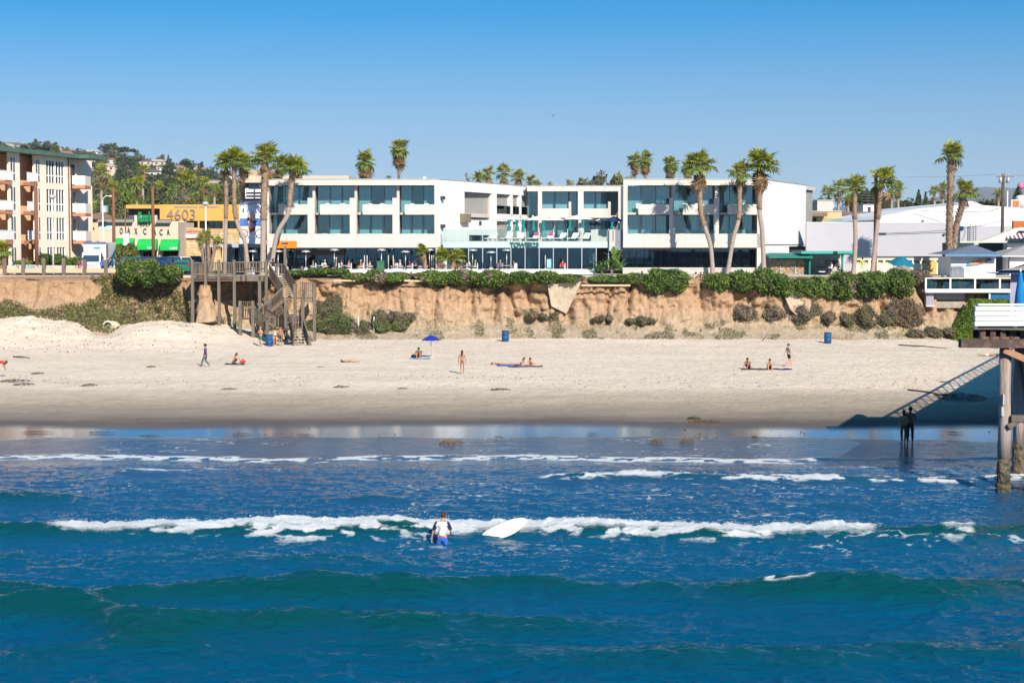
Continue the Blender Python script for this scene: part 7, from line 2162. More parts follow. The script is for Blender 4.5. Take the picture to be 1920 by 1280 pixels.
# ================================================================== WOODEN STAIRS
stairs = thing('beach_stairs', 'weathered wooden beach stairs zigzagging down the cliff from a fenced deck', 'stairs', (FX(430, 159), 159, 3))
WB = [WOOD, mat('weathered_wood_brown', (.095, .062, .045), .85, .25, 2.5, stretch=(2, 2, .4)), mat('weathered_wood_pale', (.17, .14, .11), .85, .25, 2.5, stretch=(2, 2, .4))]
rs = random.Random(8)
YD = 158.6
def gz_cliff(x, y):
    S = np.linspace(-.2, 1.2, 240); P_ = cliff_pt(np.full(240, x), S)
    i = np.where(P_[:, 1] > y)[0]
    zc = P_[i[0], 2] if len(i) else TOPZ
    zs = sand_z(np.array([x]), np.array([min(y, 161)]))[0]
    return max(zs, P_[max(0, i[0] - 1), 2] if len(i) else zc) if y > 157 else zs
def spost(px, t, Y, w=.3, zb=None, m=None):
    x = FX(px, Y)
    z0 = (gz_cliff(x, Y) - .6) if zb is None else zb
    ubox('post', stairs, x - w / 2, x + w / 2, Y - w / 2, Y + w / 2, z0, FZ(t, Y), m or WOOD)
for k in range(34):
    x = FX(357.5, YD) + k * (FX(499, YD) - FX(357.5, YD)) / 34
    ubox('deck_plank', stairs, x + .01, x + .2, YD, YD + 7.5, 6.93, 7.0, rs.choice(WB))
ubox('deck_beam', stairs, FX(357, YD), FX(499, YD), YD + .05, YD + .25, 6.62, 6.92, WOODD)
ubox('deck_beam', stairs, FX(357, YD), FX(499, YD), YD + 4.5, YD + 4.8, 6.55, 6.92, WOODD)
for px, t in ((360, 487), (384.5, 487), (409.5, 487), (438.5, 487), (498.7, 487)): spost(px, t, YD - .05, .26)
for px in (384.5, 438.5, 470): spost(px, 516, YD + 4.6, .3, 2.0)
def rail_run(p, q, h=1.05, gap=.21, low=.12, m=None, rails=(1.0,), w=.05):
    """top rail, lower rail and upright balusters between two floor points"""
    p, q = Vector(p), Vector(q)
    for f in rails: ubeam('rail', stairs, p + Vector((0, 0, h * f)), q + Vector((0, 0, h * f)), .09, .10, rs.choice(WB))
    ubeam('rail', stairs, p + Vector((0, 0, low)), q + Vector((0, 0, low)), .05, .09, rs.choice(WB))
    n = max(2, int((q - p).length / gap))
    for i in range(n):
        c = p + (q - p) * ((i + .5) / n)
        ubox('baluster', stairs, c.x - w, c.x + w, c.y - .02, c.y + .02, c.z + low, c.z + h, rs.choice(WB[:2]))
x0, x1, x2 = FX(361, YD), FX(437.5, YD), FX(498, YD)
rail_run((x0, YD - .02, 6.72), (x1, YD - .02, 6.72), 1.62, .145, .1, rails=(1.0, .35), w=.035)
rail_run((x1 + .2, YD - .02, 7.05), (x2, YD - .02, 7.05), 1.35, .24, .45, rails=(1.0, .55), w=.06)
for k in range(13): 
    a = x1 + .15 + k * (x2 - x1 - .2) / 13
    ubox('skirt_board', stairs, a + .008, a + (x2 - x1 - .2) / 13 - .008, YD - .06, YD - .02, 6.62, 7.18, rs.choice(WB[1:]))
rail_run((x0, YD + 6.5, 7.0), (x0, YD + .2, 7.0), 1.1, .3)
rail_run((FX(505, 161), 162.5, 7.0), (FX(530, 161), 162.5, 7.0), 1.15, .2)
def flight(L0, L1, R0, R1, n, railL=True, railR=True, h=1.0):
    L0, L1, R0, R1 = map(Vector, (L0, L1, R0, R1))
    for i in range(n):
        t = (i + .5) / n
        a, b = L0.lerp(L1, t), R0.lerp(R1, t)
        z = L0.z + (L1.z - L0.z) * (i + 1) / n
        a.z = b.z = z
        d = (L1 - L0); d.z = 0
        ubeam('tread', stairs, a, b, max(.26, d.length / n * 1.06), .06, TREAD)
    for p, q in ((L0, L1), (R0, R1)): ubeam('stringer', stairs, p - Vector((0, 0, .16)), q - Vector((0, 0, .16)), .08, .28, WOODD)
    if railL: rail_run(L0, L1, h)
    if railR: rail_run(R0, R1, h)
def fl_(px, py, Y):
    p = at(px, py, Y); return p
# flight one: from the deck towards the sea and a little sideways
flight(fl_(505, 516, 160.6), fl_(530.5, 556, 157.8), fl_(532, 516, 160.6), fl_(556, 556, 157.8), 12)
zB = fl_(540, 558, 157.2).z
for k in range(7): ubox('landing_plank', stairs, FX(530, 157), FX(588, 157), 155.9 + k * .26, 156.14 + k * .26, zB - .06, zB, rs.choice(WB))
rail_run((FX(562, 156.2), 155.95, zB - .35), (FX(588, 156.2), 155.95, zB - .35), 1.75, .16, .05, rails=(1.0, .6), w=.045)
rail_run((FX(588, 156.2), 156, zB), (FX(588, 156.2), 157.7, zB), 1.1)
for px, t in ((588.5, 530), (552, 532), (567, 562), (535, 562)): spost(px, t, 155.9, .27)
# flight two: along the cliff, back towards the deck posts
zD = fl_(470, 597, 155.8).z
flight((FX(531, 156.1), 156.1, zB), (FX(489, 155.6), 155.6, zD + .05), (FX(531, 157.4), 157.4, zB), (FX(489, 156.9), 156.9, zD + .05), 11)
for k in range(6): ubox('landing_plank', stairs, FX(448, 155.8), FX(489, 155.8), 154.9 + k * .33, 155.2 + k * .33, zD - .06, zD, rs.choice(WB))
rail_run((FX(450, 155), 154.95, zD - .1), (FX(472, 155), 154.95, zD - .1), 1.65, .16, .1, rails=(1.0, .55), w=.045)
rail_run((FX(450, 155), 154.95, zD), (FX(450, 155), 156.6, zD), 1.2)
for px, t in ((449, 564), (473, 564), (486, 527), (497, 560)): spost(px, t, 155.0 if px < 480 else 157.6, .28)
# flight three: towards the sea again
zF = fl_(520, 622, 153.6).z
flight((FX(476, 154.9), 154.95, zD), (FX(497, 153.4), 153.3, zF + .35), (FX(492, 154.9), 155.3, zD), (FX(521, 153.4), 153.7, zF + .35), 8)
ubox('landing_plank', stairs, FX(497, 153.4), FX(548, 153.4), 152.6, 154.4, zF + .2, zF + .27, WB[1])
rail_run((FX(497.5, 152.7), 152.65, zF + .1), (FX(515, 152.7), 152.65, zF + .1), 1.3, .16, .05, rails=(1.0, .5), w=.045)
rail_run((FX(534, 152.7), 153.2, zF + .2), (FX(556, 152.7), 154.2, zF + .2), 1.25, .2, .08, rails=(1.0, .5))
# last steps onto the sand
flight((FX(545, 153), 152.9, zF + .2), (FX(551, 151.5), 150.9, .95), (FX(566, 153), 153.6, zF + .2), (FX(578, 151.5), 151.2, .95), 6, True, True, .95)
for px, t, Y in ((499, 600, 152.6), (514, 600, 152.6), (545, 600, 153), (567, 606, 153.5), (580, 630, 151.2), (534, 470, 164.5)): spost(px, t, Y, .2)
SPR = {}
flt = thing('light_post', 'square wooden post with a floodlight rising beside the stair head', 'post', (FX(534, 164), 164, TOPZ))
ubox('post', flt, FX(531.8, 164), FX(536.5, 164), 163.9, 164.15, TOPZ - .5, FZ(461, 164), WB[2]); pb('floodlight', flt, 528, 540, 455, 458.5, 164, -.2, .1, DARKM)

# ================================================================== PEOPLE
SKIN = [mat('skin_fair', (.50, .27, .18), .6, .06, 6), mat('skin_tan', (.36, .175, .10), .6, .06, 6), mat('skin_deep', (.16, .075, .045), .6, .06, 6)]
HAIR = {'brown': mat('hair_brown', (.055, .028, .015), .6, .2, 12), 'black': mat('hair_black', (.012, .01, .009), .5, .2, 12), 'blond': mat('hair_blond', (.36, .22, .08), .6, .2, 12), 'grey': mat('hair_grey', (.42, .40, .38), .7, .2, 12)}
def cloth(nm, c): return mat('cloth_' + nm, c, .9, .12, 5)
CL = {k: cloth(k, c) for k, c in dict(white=(.74, .72, .74), navy=(.015, .02, .07), black=(.012, .012, .014), grey=(.22, .22, .23), red=(.55, .03, .04), blue=(.03, .12, .45), purple=(.09, .05, .16), olive=(.10, .085, .03), ochre=(.24, .17, .035),
      green=(.02, .16, .09), teal=(.04, .28, .36), pink=(.55, .2, .25), lime=(.42, .44, .08), brown=(.10, .06, .04), slate=(.10, .115, .13), orange=(.62, .12, .04), maroon=(.18, .02, .05), cream=(.6, .53, .42), lightblue=(.20, .42, .55), plum=(.16, .06, .12)).items()}
JR = dict(pelvis=.125, spine=.112, chest=.135, neck=.055, jaw=.078, head=.098, top=.05)
for s_ in 'LR': JR.update({'sh' + s_: .066, 'el' + s_: .043, 'wr' + s_: .030, 'ha' + s_: .034, 'hip' + s_: .09, 'kn' + s_: .057, 'an' + s_: .038, 'to' + s_: .034})
EDG = [('pelvis', 'spine'), ('spine', 'chest'), ('chest', 'neck'), ('neck', 'jaw'), ('jaw', 'head'), ('head', 'top')]
for s_ in 'LR': EDG += [('chest', 'sh' + s_), ('sh' + s_, 'el' + s_), ('el' + s_, 'wr' + s_), ('wr' + s_, 'ha' + s_), ('pelvis', 'hip' + s_), ('hip' + s_, 'kn' + s_), ('kn' + s_, 'an' + s_), ('an' + s_, 'to' + s_)]
STAND = dict(pelvis=(0, 0, .95), spine=(0, 0, 1.13), chest=(0, 0, 1.31), neck=(0, -.01, 1.48), jaw=(0, .015, 1.545), head=(0, .015, 1.625), top=(0, 0, 1.72),
             shL=(-.185, 0, 1.40), elL=(-.25, -.03, 1.12), wrL=(-.27, .05, .88), haL=(-.27, .08, .79), hipL=(-.095, 0, .90), knL=(-.11, .02, .50), anL=(-.11, -.02, .08), toL=(-.12, .14, .035),
             shR=(.185, 0, 1.40), elR=(.25, -.03, 1.12), wrR=(.27, .05, .88), haR=(.27, .08, .79), hipR=(.095, 0, .90), knR=(.11, .02, .50), anR=(.11, -.02, .08), toR=(.12, .14, .035))
def pose(**kw):
    d = dict(STAND); d.update(kw); return d
WALK = pose(knL=(-.10, .20, .50), anL=(-.10, .30, .10), toL=(-.11, .45, .06), knR=(.10, .02, .48), anR=(.10, -.32, .12), toR=(.10, -.20, .035), elL=(-.24, -.12, 1.14), wrL=(-.25, -.20, .92), haL=(-.25, -.22, .84), elR=(.24, .06, 1.13), wrR=(.24, .22, .94), haR=(.23, .28, .87))
def shift(d, keys, v): 
    for k in keys: d[k] = tuple(a + b for a, b in zip(d[k], v))
    return d
UPPER = ['pelvis', 'spine', 'chest', 'neck', 'jaw', 'head', 'top'] + [a + b for a in ('sh', 'el', 'wr', 'ha', 'hip') for b in 'LR']
SIT = shift(dict(STAND), UPPER, (0, 0, -.43))
SIT.update(knL=(-.13, .42, .49), anL=(-.13, .40, .08), toL=(-.13, .55, .035), knR=(.13, .42, .49), anR=(.13, .40, .08), toR=(.13, .55, .035), elL=(-.25, .10, .72), wrL=(-.15, .32, .68), haL=(-.12, .38, .67), elR=(.25, .10, .72), wrR=(.15, .32, .68), haR=(.12, .38, .67))
SITG = shift(dict(STAND), UPPER, (0, 0, -.83))
for k_, f_ in (('spine', .05), ('chest', .14), ('neck', .24), ('jaw', .28), ('head', .29), ('top', .29), ('shL', .16), ('shR', .16)): SITG[k_] = (SITG[k_][0], SITG[k_][1] + f_, SITG[k_][2] - f_ * .3)
SITG.update(knL=(-.14, .42, .46), anL=(-.13, .66, .09), toL=(-.13, .80, .04), knR=(.14, .42, .46), anR=(.13, .66, .09), toR=(.13, .80, .04), elL=(-.24, .30, .36), wrL=(-.12, .48, .46), haL=(-.06, .52, .47), elR=(.24, .30, .36), wrR=(.12, .48, .46), haR=(.06, .52, .47))
def lying(face_up=True):
    d = {}
    for k, (x, y, z) in STAND.items(): d[k] = (x * 1.05, z - .9, .13 + (y if face_up else -y) * (.6 if k[:2] in ('to', 'an') else 1))
    for k in ('pelvis', 'spine', 'chest'): d[k] = (d[k][0], d[k][1], .13)
    d['knL'] = (d['knL'][0], d['knL'][1], .1); d['knR'] = (d['knR'][0], d['knR'][1], .1)
    return d
PRONE_UP = lying(False)
PRONE_UP.update(chest=(0, .36, .26), neck=(0, .47, .42), jaw=(0, .52, .47), head=(0, .54, .55), top=(0, .53, .65), shL=(-.18, .42, .35), shR=(.18, .42, .35), elL=(-.2, .50, .06), wrL=(-.08, .68, .06), haL=(-.04, .74, .07), elR=(.2, .50, .06), wrR=(.08, .68, .06), haR=(.04, .74, .07))
BEND = pose(spine=(0, .12, 1.10), chest=(0, .32, 1.16), neck=(0, .48, 1.15), jaw=(0, .54, 1.13), head=(0, .60, 1.14), top=(0, .66, 1.19), shL=(-.18, .40, 1.14), shR=(.18, .40, 1.14), elL=(-.2, .48, .86), wrL=(-.18, .56, .62), haL=(-.17, .58, .54), elR=(.2, .48, .86), wrR=(.18, .56, .62), haR=(.17, .58, .54))
SKINNED = []
def mixp(a, b, t): return tuple(x + (y - x) * t for x, y in zip(a, b))
def skin_obj(name, verts, rad, edges, m, parent, s):
    me = bpy.data.meshes.new(name)
    me.from_pydata([tuple(c * s for c in v) for v in verts], edges, [])
    me.materials.append(m)
    o = bpy.data.objects.new(name, me); COL.objects.link(o); o.parent = parent
    md = o.modifiers.new('skin', 'SKIN'); md.use_smooth_shade = True; md.branch_smoothing = .4
    for i, r in enumerate(rad):
        sv = me.skin_vertices[0].data[i]; sv.radius = (r * s, r * s * .92); sv.use_root = i == 0
    sb = o.modifiers.new('sub', 'SUBSURF'); sb.levels = sb.render_levels = 1
    SKINNED.append(o); return o
def garment(kind, P_):
    v, r, e = [], [], []
    def pt(a, b, t, f=1.12, add=.012):
        v.append(mixp(P_[a], P_[b], t)); r.append((JR[a] * (1 - t) + JR[b] * t) * f + add); return len(v) - 1
    if kind in ('shirt', 'jacket', 'tank'):
        a = pt('spine', 'chest', .0); b = pt('chest', 'neck', .0); c = pt('chest', 'neck', .62, .9); d = pt('pelvis', 'spine', .15)
        e += [(a, b), (b, c), (d, a)]
        for s_ in 'LR':
            p = pt('sh' + s_, 'el' + s_, 0); e.append((b, p))
            if kind == 'tank': v[p] = mixp(P_['chest'], P_['sh' + s_], .75)
            if kind != 'tank':
                q = pt('sh' + s_, 'el' + s_, .6 if kind == 'shirt' else 1.0, 1.2); e.append((p, q))
                if kind == 'jacket': w = pt('el' + s_, 'wr' + s_, .92, 1.2); e.append((q, w))
        return v, r, e
    if kind in ('shorts', 'trousers', 'briefs'):
        a = pt('pelvis', 'spine', 0.0, 1.13); t = pt('pelvis', 'spine', .4, 1.12); e.append((a, t))
        for s_ in 'LR':
            h = pt('hip' + s_, 'kn' + s_, .12, 1.12); e.append((a, h))
            if kind == 'shorts': k = pt('hip' + s_, 'kn' + s_, .8, 1.22); e.append((h, k))
            if kind == 'trousers':
                k = pt('kn' + s_, 'an' + s_, 0, 1.2); w = pt('kn' + s_, 'an' + s_, .92, 1.25); e += [(h, k), (k, w)]
        return v, r, e
    if kind == 'skirt':
        a = pt('pelvis', 'spine', .5, 1.05); b = pt('pelvis', 'spine', 0, 1.3)
        v.append(mixp(P_['knL'], P_['knR'], .5)); v[-1] = mixp(P_['pelvis'], v[-1], .75); r.append(.24); e += [(a, b), (b, 2)]
        return v, r, e
    if kind == 'top':
        a = pt('spine', 'chest', .7, 1.03, .012); b = pt('chest', 'neck', .12, 1.0, .01); e.append((a, b)); return v, r, e
def person(label, loc, yaw, P_, skin, clothes, hair='brown', hairlen=0, h=1.75, group=None, hands=False, hat=None):
    root = thing('person', label, 'person', tuple(loc), yaw, group)
    s = h / 1.75
    keys = list(P_)
    skin_obj('body', [P_[k] for k in keys], [JR[k] for k in keys], [(keys.index(a), keys.index(b)) for a, b in EDG], SKIN[skin], root, s)
    for kind, col in clothes:
        v, r, e = garment(kind, P_)
        skin_obj(kind, v, r, e, CL[col], root, s)
    hd, tp, jw = Vector(P_['head']), Vector(P_['top']), Vector(P_['jaw'])
    up = (tp - jw).normalized()
    fwd = Vector((0, 1, 0)) if abs(up.y) < .8 else Vector((0, 0, 1))
    fwd = (fwd - up * fwd.dot(up)).normalized()
    mb = MB()
    c = (hd + up * .035 - fwd * .018) * s
    mb.ell(tuple(c), (.098 * s, .106 * s, .098 * s), 10, 7)
    if hairlen:
        mb.tube([tuple((hd - fwd * .05) * s), tuple((hd - fwd * .10 - up * .12) * s), tuple((hd - fwd * .11 - up * hairlen) * s)], [.085 * s, .085 * s, .05 * s], 8)
    hr = mb.build('hair', HAIR[hair]); hr.parent = root
    f = MB()
    side = up.cross(fwd)
    f.ell(tuple((hd + fwd * .102 - up * .012) * s), .017 * s, 6, 4)
    for q in (-1, 1): f.ell(tuple((hd + side * q * .098 - up * .01) * s), (.016 * s, .025 * s, .03 * s), 6, 4)
    fo = f.build('nose_and_ears', SKIN[skin]); fo.parent = root
    ey = MB()
    for q in (-1, 1): ey.ell(tuple((hd + fwd * .088 + side * q * .035 + up * .012) * s), .011 * s, 6, 4)
    ey.ell(tuple((hd + fwd * .086 - up * .055) * s), (.024 * s, .01 * s, .006 * s), 6, 4)
    e_ = ey.build('eyes_and_mouth', HAIR['black']); e_.parent = root
    if hat:
        o = MB().lathe([(.02, .13), (.09, .11), (.11, .03), (.17, .02), (.17, .01), (.02, .03)], tuple((hd + up * .03) * s), 12).build('hat', CL[hat]); o.parent = root
    if hands:
        for q in 'LR':
            w, hh = Vector(P_['wr' + q]) * s, Vector(P_['ha' + q]) * s
            d = (hh - w).normalized(); sg = -1 if q == 'L' else 1
            n = Vector((0, 1, 0)); n = (n - d * n.dot(d)).normalized(); b = d.cross(n)
            m = MB()
            for k in range(4):
                a = hh + b * (.0) + n * ((k - 1.5) * .019); L = (.070, .082, .078, .06)[k] * s
                m.tube([tuple(a + d * .012), tuple(a + d * L * .5 - b * sg * .004), tuple(a + d * L * .85 - b * sg * .018), tuple(a + d * L - b * sg * .03)], [.0095, .009, .008, .006], 6)
            m.tube([tuple(w + d * .02 + n * .02), tuple(w + d * .055 + n * .055), tuple(w + d * .09 + n * .06)], [.012, .011, .008], 6)
            hd_ = m.build('fingers', SKIN[skin]); hd_.parent = root
    return root
def ground(px, py):
    z = .7
    for _ in range(6):
        p = on_z(px, py, z); z = float(sand_z(np.array([p.x]), np.array([p.y]))[0])
    return Vector((p.x, p.y, z))

# surfer standing thigh deep with his back to us, and his loose board
SZ = on_z(829, 1024, .0)
srf = pose(knL=(-.15, .05, .50), anL=(-.16, 0, .08), toL=(-.17, .14, .035), knR=(.14, .03, .50), anR=(.15, 0, .08), toR=(.16, .14, .035), hipL=(-.11, 0, .90), hipR=(.11, 0, .9),
           elL=(-.30, .0, 1.13), wrL=(-.36, .06, .89), haL=(-.37, .08, .80), elR=(.29, -.02, 1.15), wrR=(.24, .16, .98), haR=(.20, .22, .94), head=(.03, .015, 1.625), jaw=(.02, .01, 1.545), top=(.03, 0, 1.72))
pr_ = person('person thigh deep in the sea in a white rash top with navy sleeves', (SZ.x, SZ.y + .15, SZ.z - .68), R(-8), srf, 0, [('shirt', 'white'), ('shorts', 'blue')], 'brown', 0, 1.82, None, True)
s182 = 1.82 / 1.75
for q in 'LR':
    vv = [mixp(srf['chest'], srf['sh' + q], .88), srf['sh' + q], mixp(srf['sh' + q], srf['el' + q], .98)]
    skin_obj('sleeve', vv, [.088, .098, .072], [(0, 1), (1, 2)], CL['navy'], pr_, s182)
skin_obj('waistband', [mixp(srf['pelvis'], srf['spine'], .35), mixp(srf['pelvis'], srf['spine'], -.25)], [.155, .165], [(0, 1)], CL['red'], pr_, s182)
pr_.children[0]
BW = mat('board_white', (.66, .64, .52), .35, .04, 2, spec=.5)
def surfboard(label, c, L, W, rot, m):
    root = thing('surfboard', label, 'surfboard', tuple(c))
    n = 26; t = np.linspace(0, 1, n); tw = t ** .82; w = W * np.sin(np.pi * np.clip(tw, .004, .997)) ** .55 * (.72 + .42 * t)
    V, Q = [], []
    for i in range(n):
        x = L * (t[i] - .5); rk = .10 * (2 * t[i] - 1) ** 2
        for a in np.linspace(0, 2 * np.pi, 12, endpoint=False):
            V.append((x, w[i] * np.cos(a), rk + .035 * np.sin(a) * (.25 + .75 * min(1, w[i] / W * 1.4))))
    for i in range(n - 1):
        for k in range(12): Q.append((i * 12 + k, i * 12 + (k + 1) % 12, (i + 1) * 12 + (k + 1) % 12, (i + 1) * 12 + k))
    o = link('board', npmesh('board', [(np.array(V), np.array(Q), 0)], m)); o.parent = root
    fn = MB().add([(-.02, 0, .0), (.06, 0, -.02), (-.03, .0, .12), (-.09, 0, .11)], [(0, 1, 2, 3)]).build('logo_patch', mat('board_mark', (.45, .47, .35), .5)); fn.parent = root
    fn.location = (.0, -.0, .03); fn.rotation_euler = (R(90), 0, 0); fn.scale = (1.5, .4, .4)
    root.rotation_euler = rot
    return root
bc = at(946, 992, 58.3)
surfboard('loose cream white surfboard tipping up out of the white water', bc, 1.66, .33, (R(50), R(-20), R(8)), BW)

# couple in the shade of the pier
gp = ground(1701, 831)
COU = pose(wrR=(.12, .10, 1.12), elR=(.28, .02, 1.16), haR=(.05, .14, 1.14))
person('dark haired person in an ochre top, arm in arm in the pier shadow', (FX(1694.5, gp.y, 800), gp.y, gp.z), R(4), pose(anL=(-.08, -.02, .08), anR=(.08, .05, .08), wrR=(.30, .10, .98), elR=(.24, -.02, 1.16)), 1, [('tank', 'ochre'), ('trousers', 'brown')], 'black', .12, 1.70, 'couple under the pier', True)
person('taller person in an olive shirt, arm in arm in the pier shadow', (FX(1707.5, gp.y, 800), gp.y + .1, gp.z), R(-6), pose(wrL=(-.30, .08, 1.0), elL=(-.27, -.03, 1.16), wrR=(.12, .22, 1.1), haR=(.08, .28, 1.12)), 2, [('shirt', 'olive'), ('trousers', 'black')], 'black', 0, 1.86, 'couple under the pier', True)

def pg(px, py): return ground(px, py)
g0 = pg(866.5, 701)
person('person in a dark bikini walking up the dry sand in the middle of the beach', g0, R(-8), pose(knL=(-.09, .02, .5), anL=(-.08, -.14, .09), toL=(-.08, .02, .03), anR=(.09, .06, .08)), 1, [('top', 'black'), ('briefs', 'olive')], 'brown', .25, 1.70, None, True)
person('person in a purple hooded top and grey trousers walking along the far sand', pg(385, 645), R(82), WALK, 1, [('jacket', 'purple'), ('trousers', 'slate')], 'black', 0, 1.74, None, False, 'black')
person('person in a grey shirt and black shorts striding across the sand carrying a dark bag', pg(1478, 687), R(-72), WALK, 0, [('shirt', 'grey'), ('shorts', 'black')], 'brown', 0, 1.74)
GS = 'people at the foot of the stairs'
person('bare chested person in green and white shorts by the blue barrel at the stairs', pg(488.5, 648), R(150), pose(knL=(-.12, .1, .5), anR=(.12, -.15, .1), wrL=(-.12, .22, 1.2), haL=(-.08, .26, 1.24), wrR=(.12, .22, 1.2), haR=(.08, .26, 1.24)), 0, [('shorts', 'green')], 'blond', 0, 1.76, GS)
person('person in a white tank top and black shorts next to the blue barrel', pg(516, 647), R(20), STAND, 0, [('tank', 'white'), ('briefs', 'black')], 'brown', .2, 1.70, GS)
person('bare backed tanned person in dark shorts beside the white tank top', pg(525.5, 647), R(-20), STAND, 1, [('shorts', 'brown')], 'brown', 0, 1.78, GS)
st_ = fl_(512, 515, 160.4)
person('person in a dark top and white shorts standing at the head of the stairs', (st_.x, 160.4, 7.0), R(10), pose(), 0, [('shirt', 'black'), ('shorts', 'white')], 'brown', .1, 1.72)
GB = 'people resting on the sand'
person('sunbather sitting up beside a red bag near the dune', pg(437, 681), R(-75), SITG, 0, [('shorts', 'black')], 'brown', .1, 1.7, GB)
person('person in dark clothes hunched on a towel beside the blue umbrella', pg(786, 670), R(175), SITG, 1, [('jacket', 'slate'), ('shorts', 'red')], 'black', 0, 1.76, GB)
person('bare chested person hunched forward on the sand, arms on knees, beside a seated friend', pg(1404, 691), R(150), SITG, 1, [('shorts', 'maroon')], 'black', 0, 1.76, GB)
person('bare chested person sitting upright on the sand in sunglasses', pg(1443, 693), R(175), SITG, 0, [('shorts', 'black')], 'brown', 0, 1.76, GB)
person('person lying flat on the sand with dark hair, small and alone', pg(657, 679), R(80), lying(True), 0, [('top', 'brown'), ('briefs', 'brown')], 'black', .15, 1.62, GB)
person('sunbather stretched out flat on a blue towel', pg(941, 684), R(85), lying(False), 0, [('briefs', 'blue')], 'brown', 0, 1.7, GB)
person('sunbather with long hair propped on elbows on a pink towel', pg(972, 685), R(-120), PRONE_UP, 0, [('top', 'red'), ('briefs', 'red')], 'brown', .2, 1.65, GB)
person('sunbather with tied hair propped up at the end of the pink towel', pg(996, 685), R(170), PRONE_UP, 0, [('top', 'black'), ('briefs', 'black')], 'brown', .05, 1.65, GB)
person('person lying on a light blue towel beside the pier shadow', pg(1853, 668), R(-80), lying(True), 1, [('shorts', 'white')], 'brown', 0, 1.72, GB)
person('person in a red top and blue striped skirt bending at the edge of the picture', pg(-5, 708), R(-80), BEND, 1, [('shirt', 'red'), ('skirt', 'blue')], 'brown', .1, 1.7)
GE = 'people sitting on the cliff edge'
for px, c, lb in ((1300, 'white', 'person in a white shirt sitting on the cliff edge beside the dome hedge'), (1315, 'black', 'person in black sitting on the cliff edge, closer to the curved palm'), (1322, 'pink', 'person in pink sitting right behind the one in black on the cliff edge')):
    c0 = at(px, 527, 163.6); person(lb, (c0.x, 163.6 + (.6 if c == 'pink' else 0), max(6.6, c0.z)), R(160 if c != 'white' else -70), SITG, 0, [('shirt', c), ('shorts', 'black')], 'brown', .1, 1.7, GE)
# terrace guests and others above
GT = 'guests on the hotel terrace'
for i, (px, Y, ps, yaw, cl, hr, lab) in enumerate((
    (587, 169.9, SIT, 100, 'teal', 'brown', 'guest in a pale turquoise shirt by the low hedge'), (609, 170.4, SIT, -100, 'white', 'grey', 'white haired guest in white beside the turquoise shirt'),
    (630, 170.2, STAND, 90, 'slate', 'grey', 'standing guest in slate clothes'), (640, 170, SIT, -90, 'cream', 'brown', 'guest with long brown hair in a cream top'), (654, 170, SIT, 90, 'pink', 'brown', 'guest with bare shoulders leaning forward'),
    (676, 169.8, SIT, 100, 'orange', 'grey', 'grey haired guest in a bright orange shirt'), (693, 170.2, SIT, -80, 'cream', 'black', 'guest in cream before the green bin'), (738, 170, SIT, 90, 'pink', 'blond', 'blond guest in pink'), (750, 170, SIT, -90, 'white', 'grey', 'guest in white beside the blond one'),
    (768, 169.9, SIT, 100, 'maroon', 'black', 'guest in a maroon shirt'), (780, 170.3, STAND, 170, 'grey', 'brown', 'waiter standing in a grey checked shirt and dark apron'), (790, 169.9, SIT, 80, 'blue', 'grey', 'guest in a bright blue shirt'), (797, 170.2, SIT, -90, 'red', 'grey', 'guest in red beside the bright blue shirt'),
    (871, 170, SIT, 90, 'navy', 'grey', 'guest in navy by the low leaning palm'), (880, 170.2, SIT, -90, 'white', 'brown', 'guest in white by the low leaning palm'), (891, 170, SIT, 90, 'lightblue', 'blond', 'blond guest in light blue before the lobby glass'),
    (938, 170, SIT, 175, 'slate', 'blond', 'guest facing the sea under the first hotel letter'), (963, 170, SIT, 60, 'black', 'brown', 'guest in black leaning back under the hotel name'), (1055, 169.9, SIT, 170, 'red', 'brown', 'guest bundled in red by the last lobby panes'))):
    zt_ = TOPZ + .03 + (.18 if ps is SIT else 0)
    person('seated ' * (ps is SIT) + lab, (FX(px, Y), Y, zt_), R(yaw), ps, i % 2, [('shirt', cl), ('trousers', ('navy', 'black', 'slate')[i % 3])], hr, .1 if i % 3 == 0 else 0, 1.72, GT)
    if ps is SIT:
        ch = link('terrace_chair', CHAIR_ME); ch.location = (FX(px, Y), Y + .0, zt_ - .03); ch.rotation_euler = (0, 0, R(yaw) + math.pi); ch.scale = (1, 1, 1.08)
        tag(ch, 'chair under the ' + lab.replace('guest', 'seated guest'), 'chair', 'terrace chairs')
tabs = (598, 647, 684, 744, 774, 876, 950)
for i, px in enumerate(tabs):
    o = MB().lathe([(.02, .74), (.45, .74), (.45, .71), (.04, .70), (.04, .04), (.25, .02), (.25, 0)], (FX(px, 170), 170, TOPZ + .2), 14).build('terrace_table', BRIGHT)
    tag(o, 'round white table on the terrace ' + ['between the turquoise shirt and the white haired guest', 'between the cream top and the bare shouldered guest', 'next to the orange shirt', 'between the blond guest and the guest in white', 'beside the maroon shirt', 'by the low leaning palm', 'under the hotel name'][i], 'table', 'round terrace tables')
GQ = 'people along the street'
c0 = at(55, 497, 166.5)
person('person in a pale blue shirt sitting hunched on the low wall behind the cliff fence', (c0.x, 166.6, TOPZ + .0), R(185), SIT, 1, [('jacket', 'lightblue'), ('trousers', 'navy')], 'black', 0, 1.78, GQ)
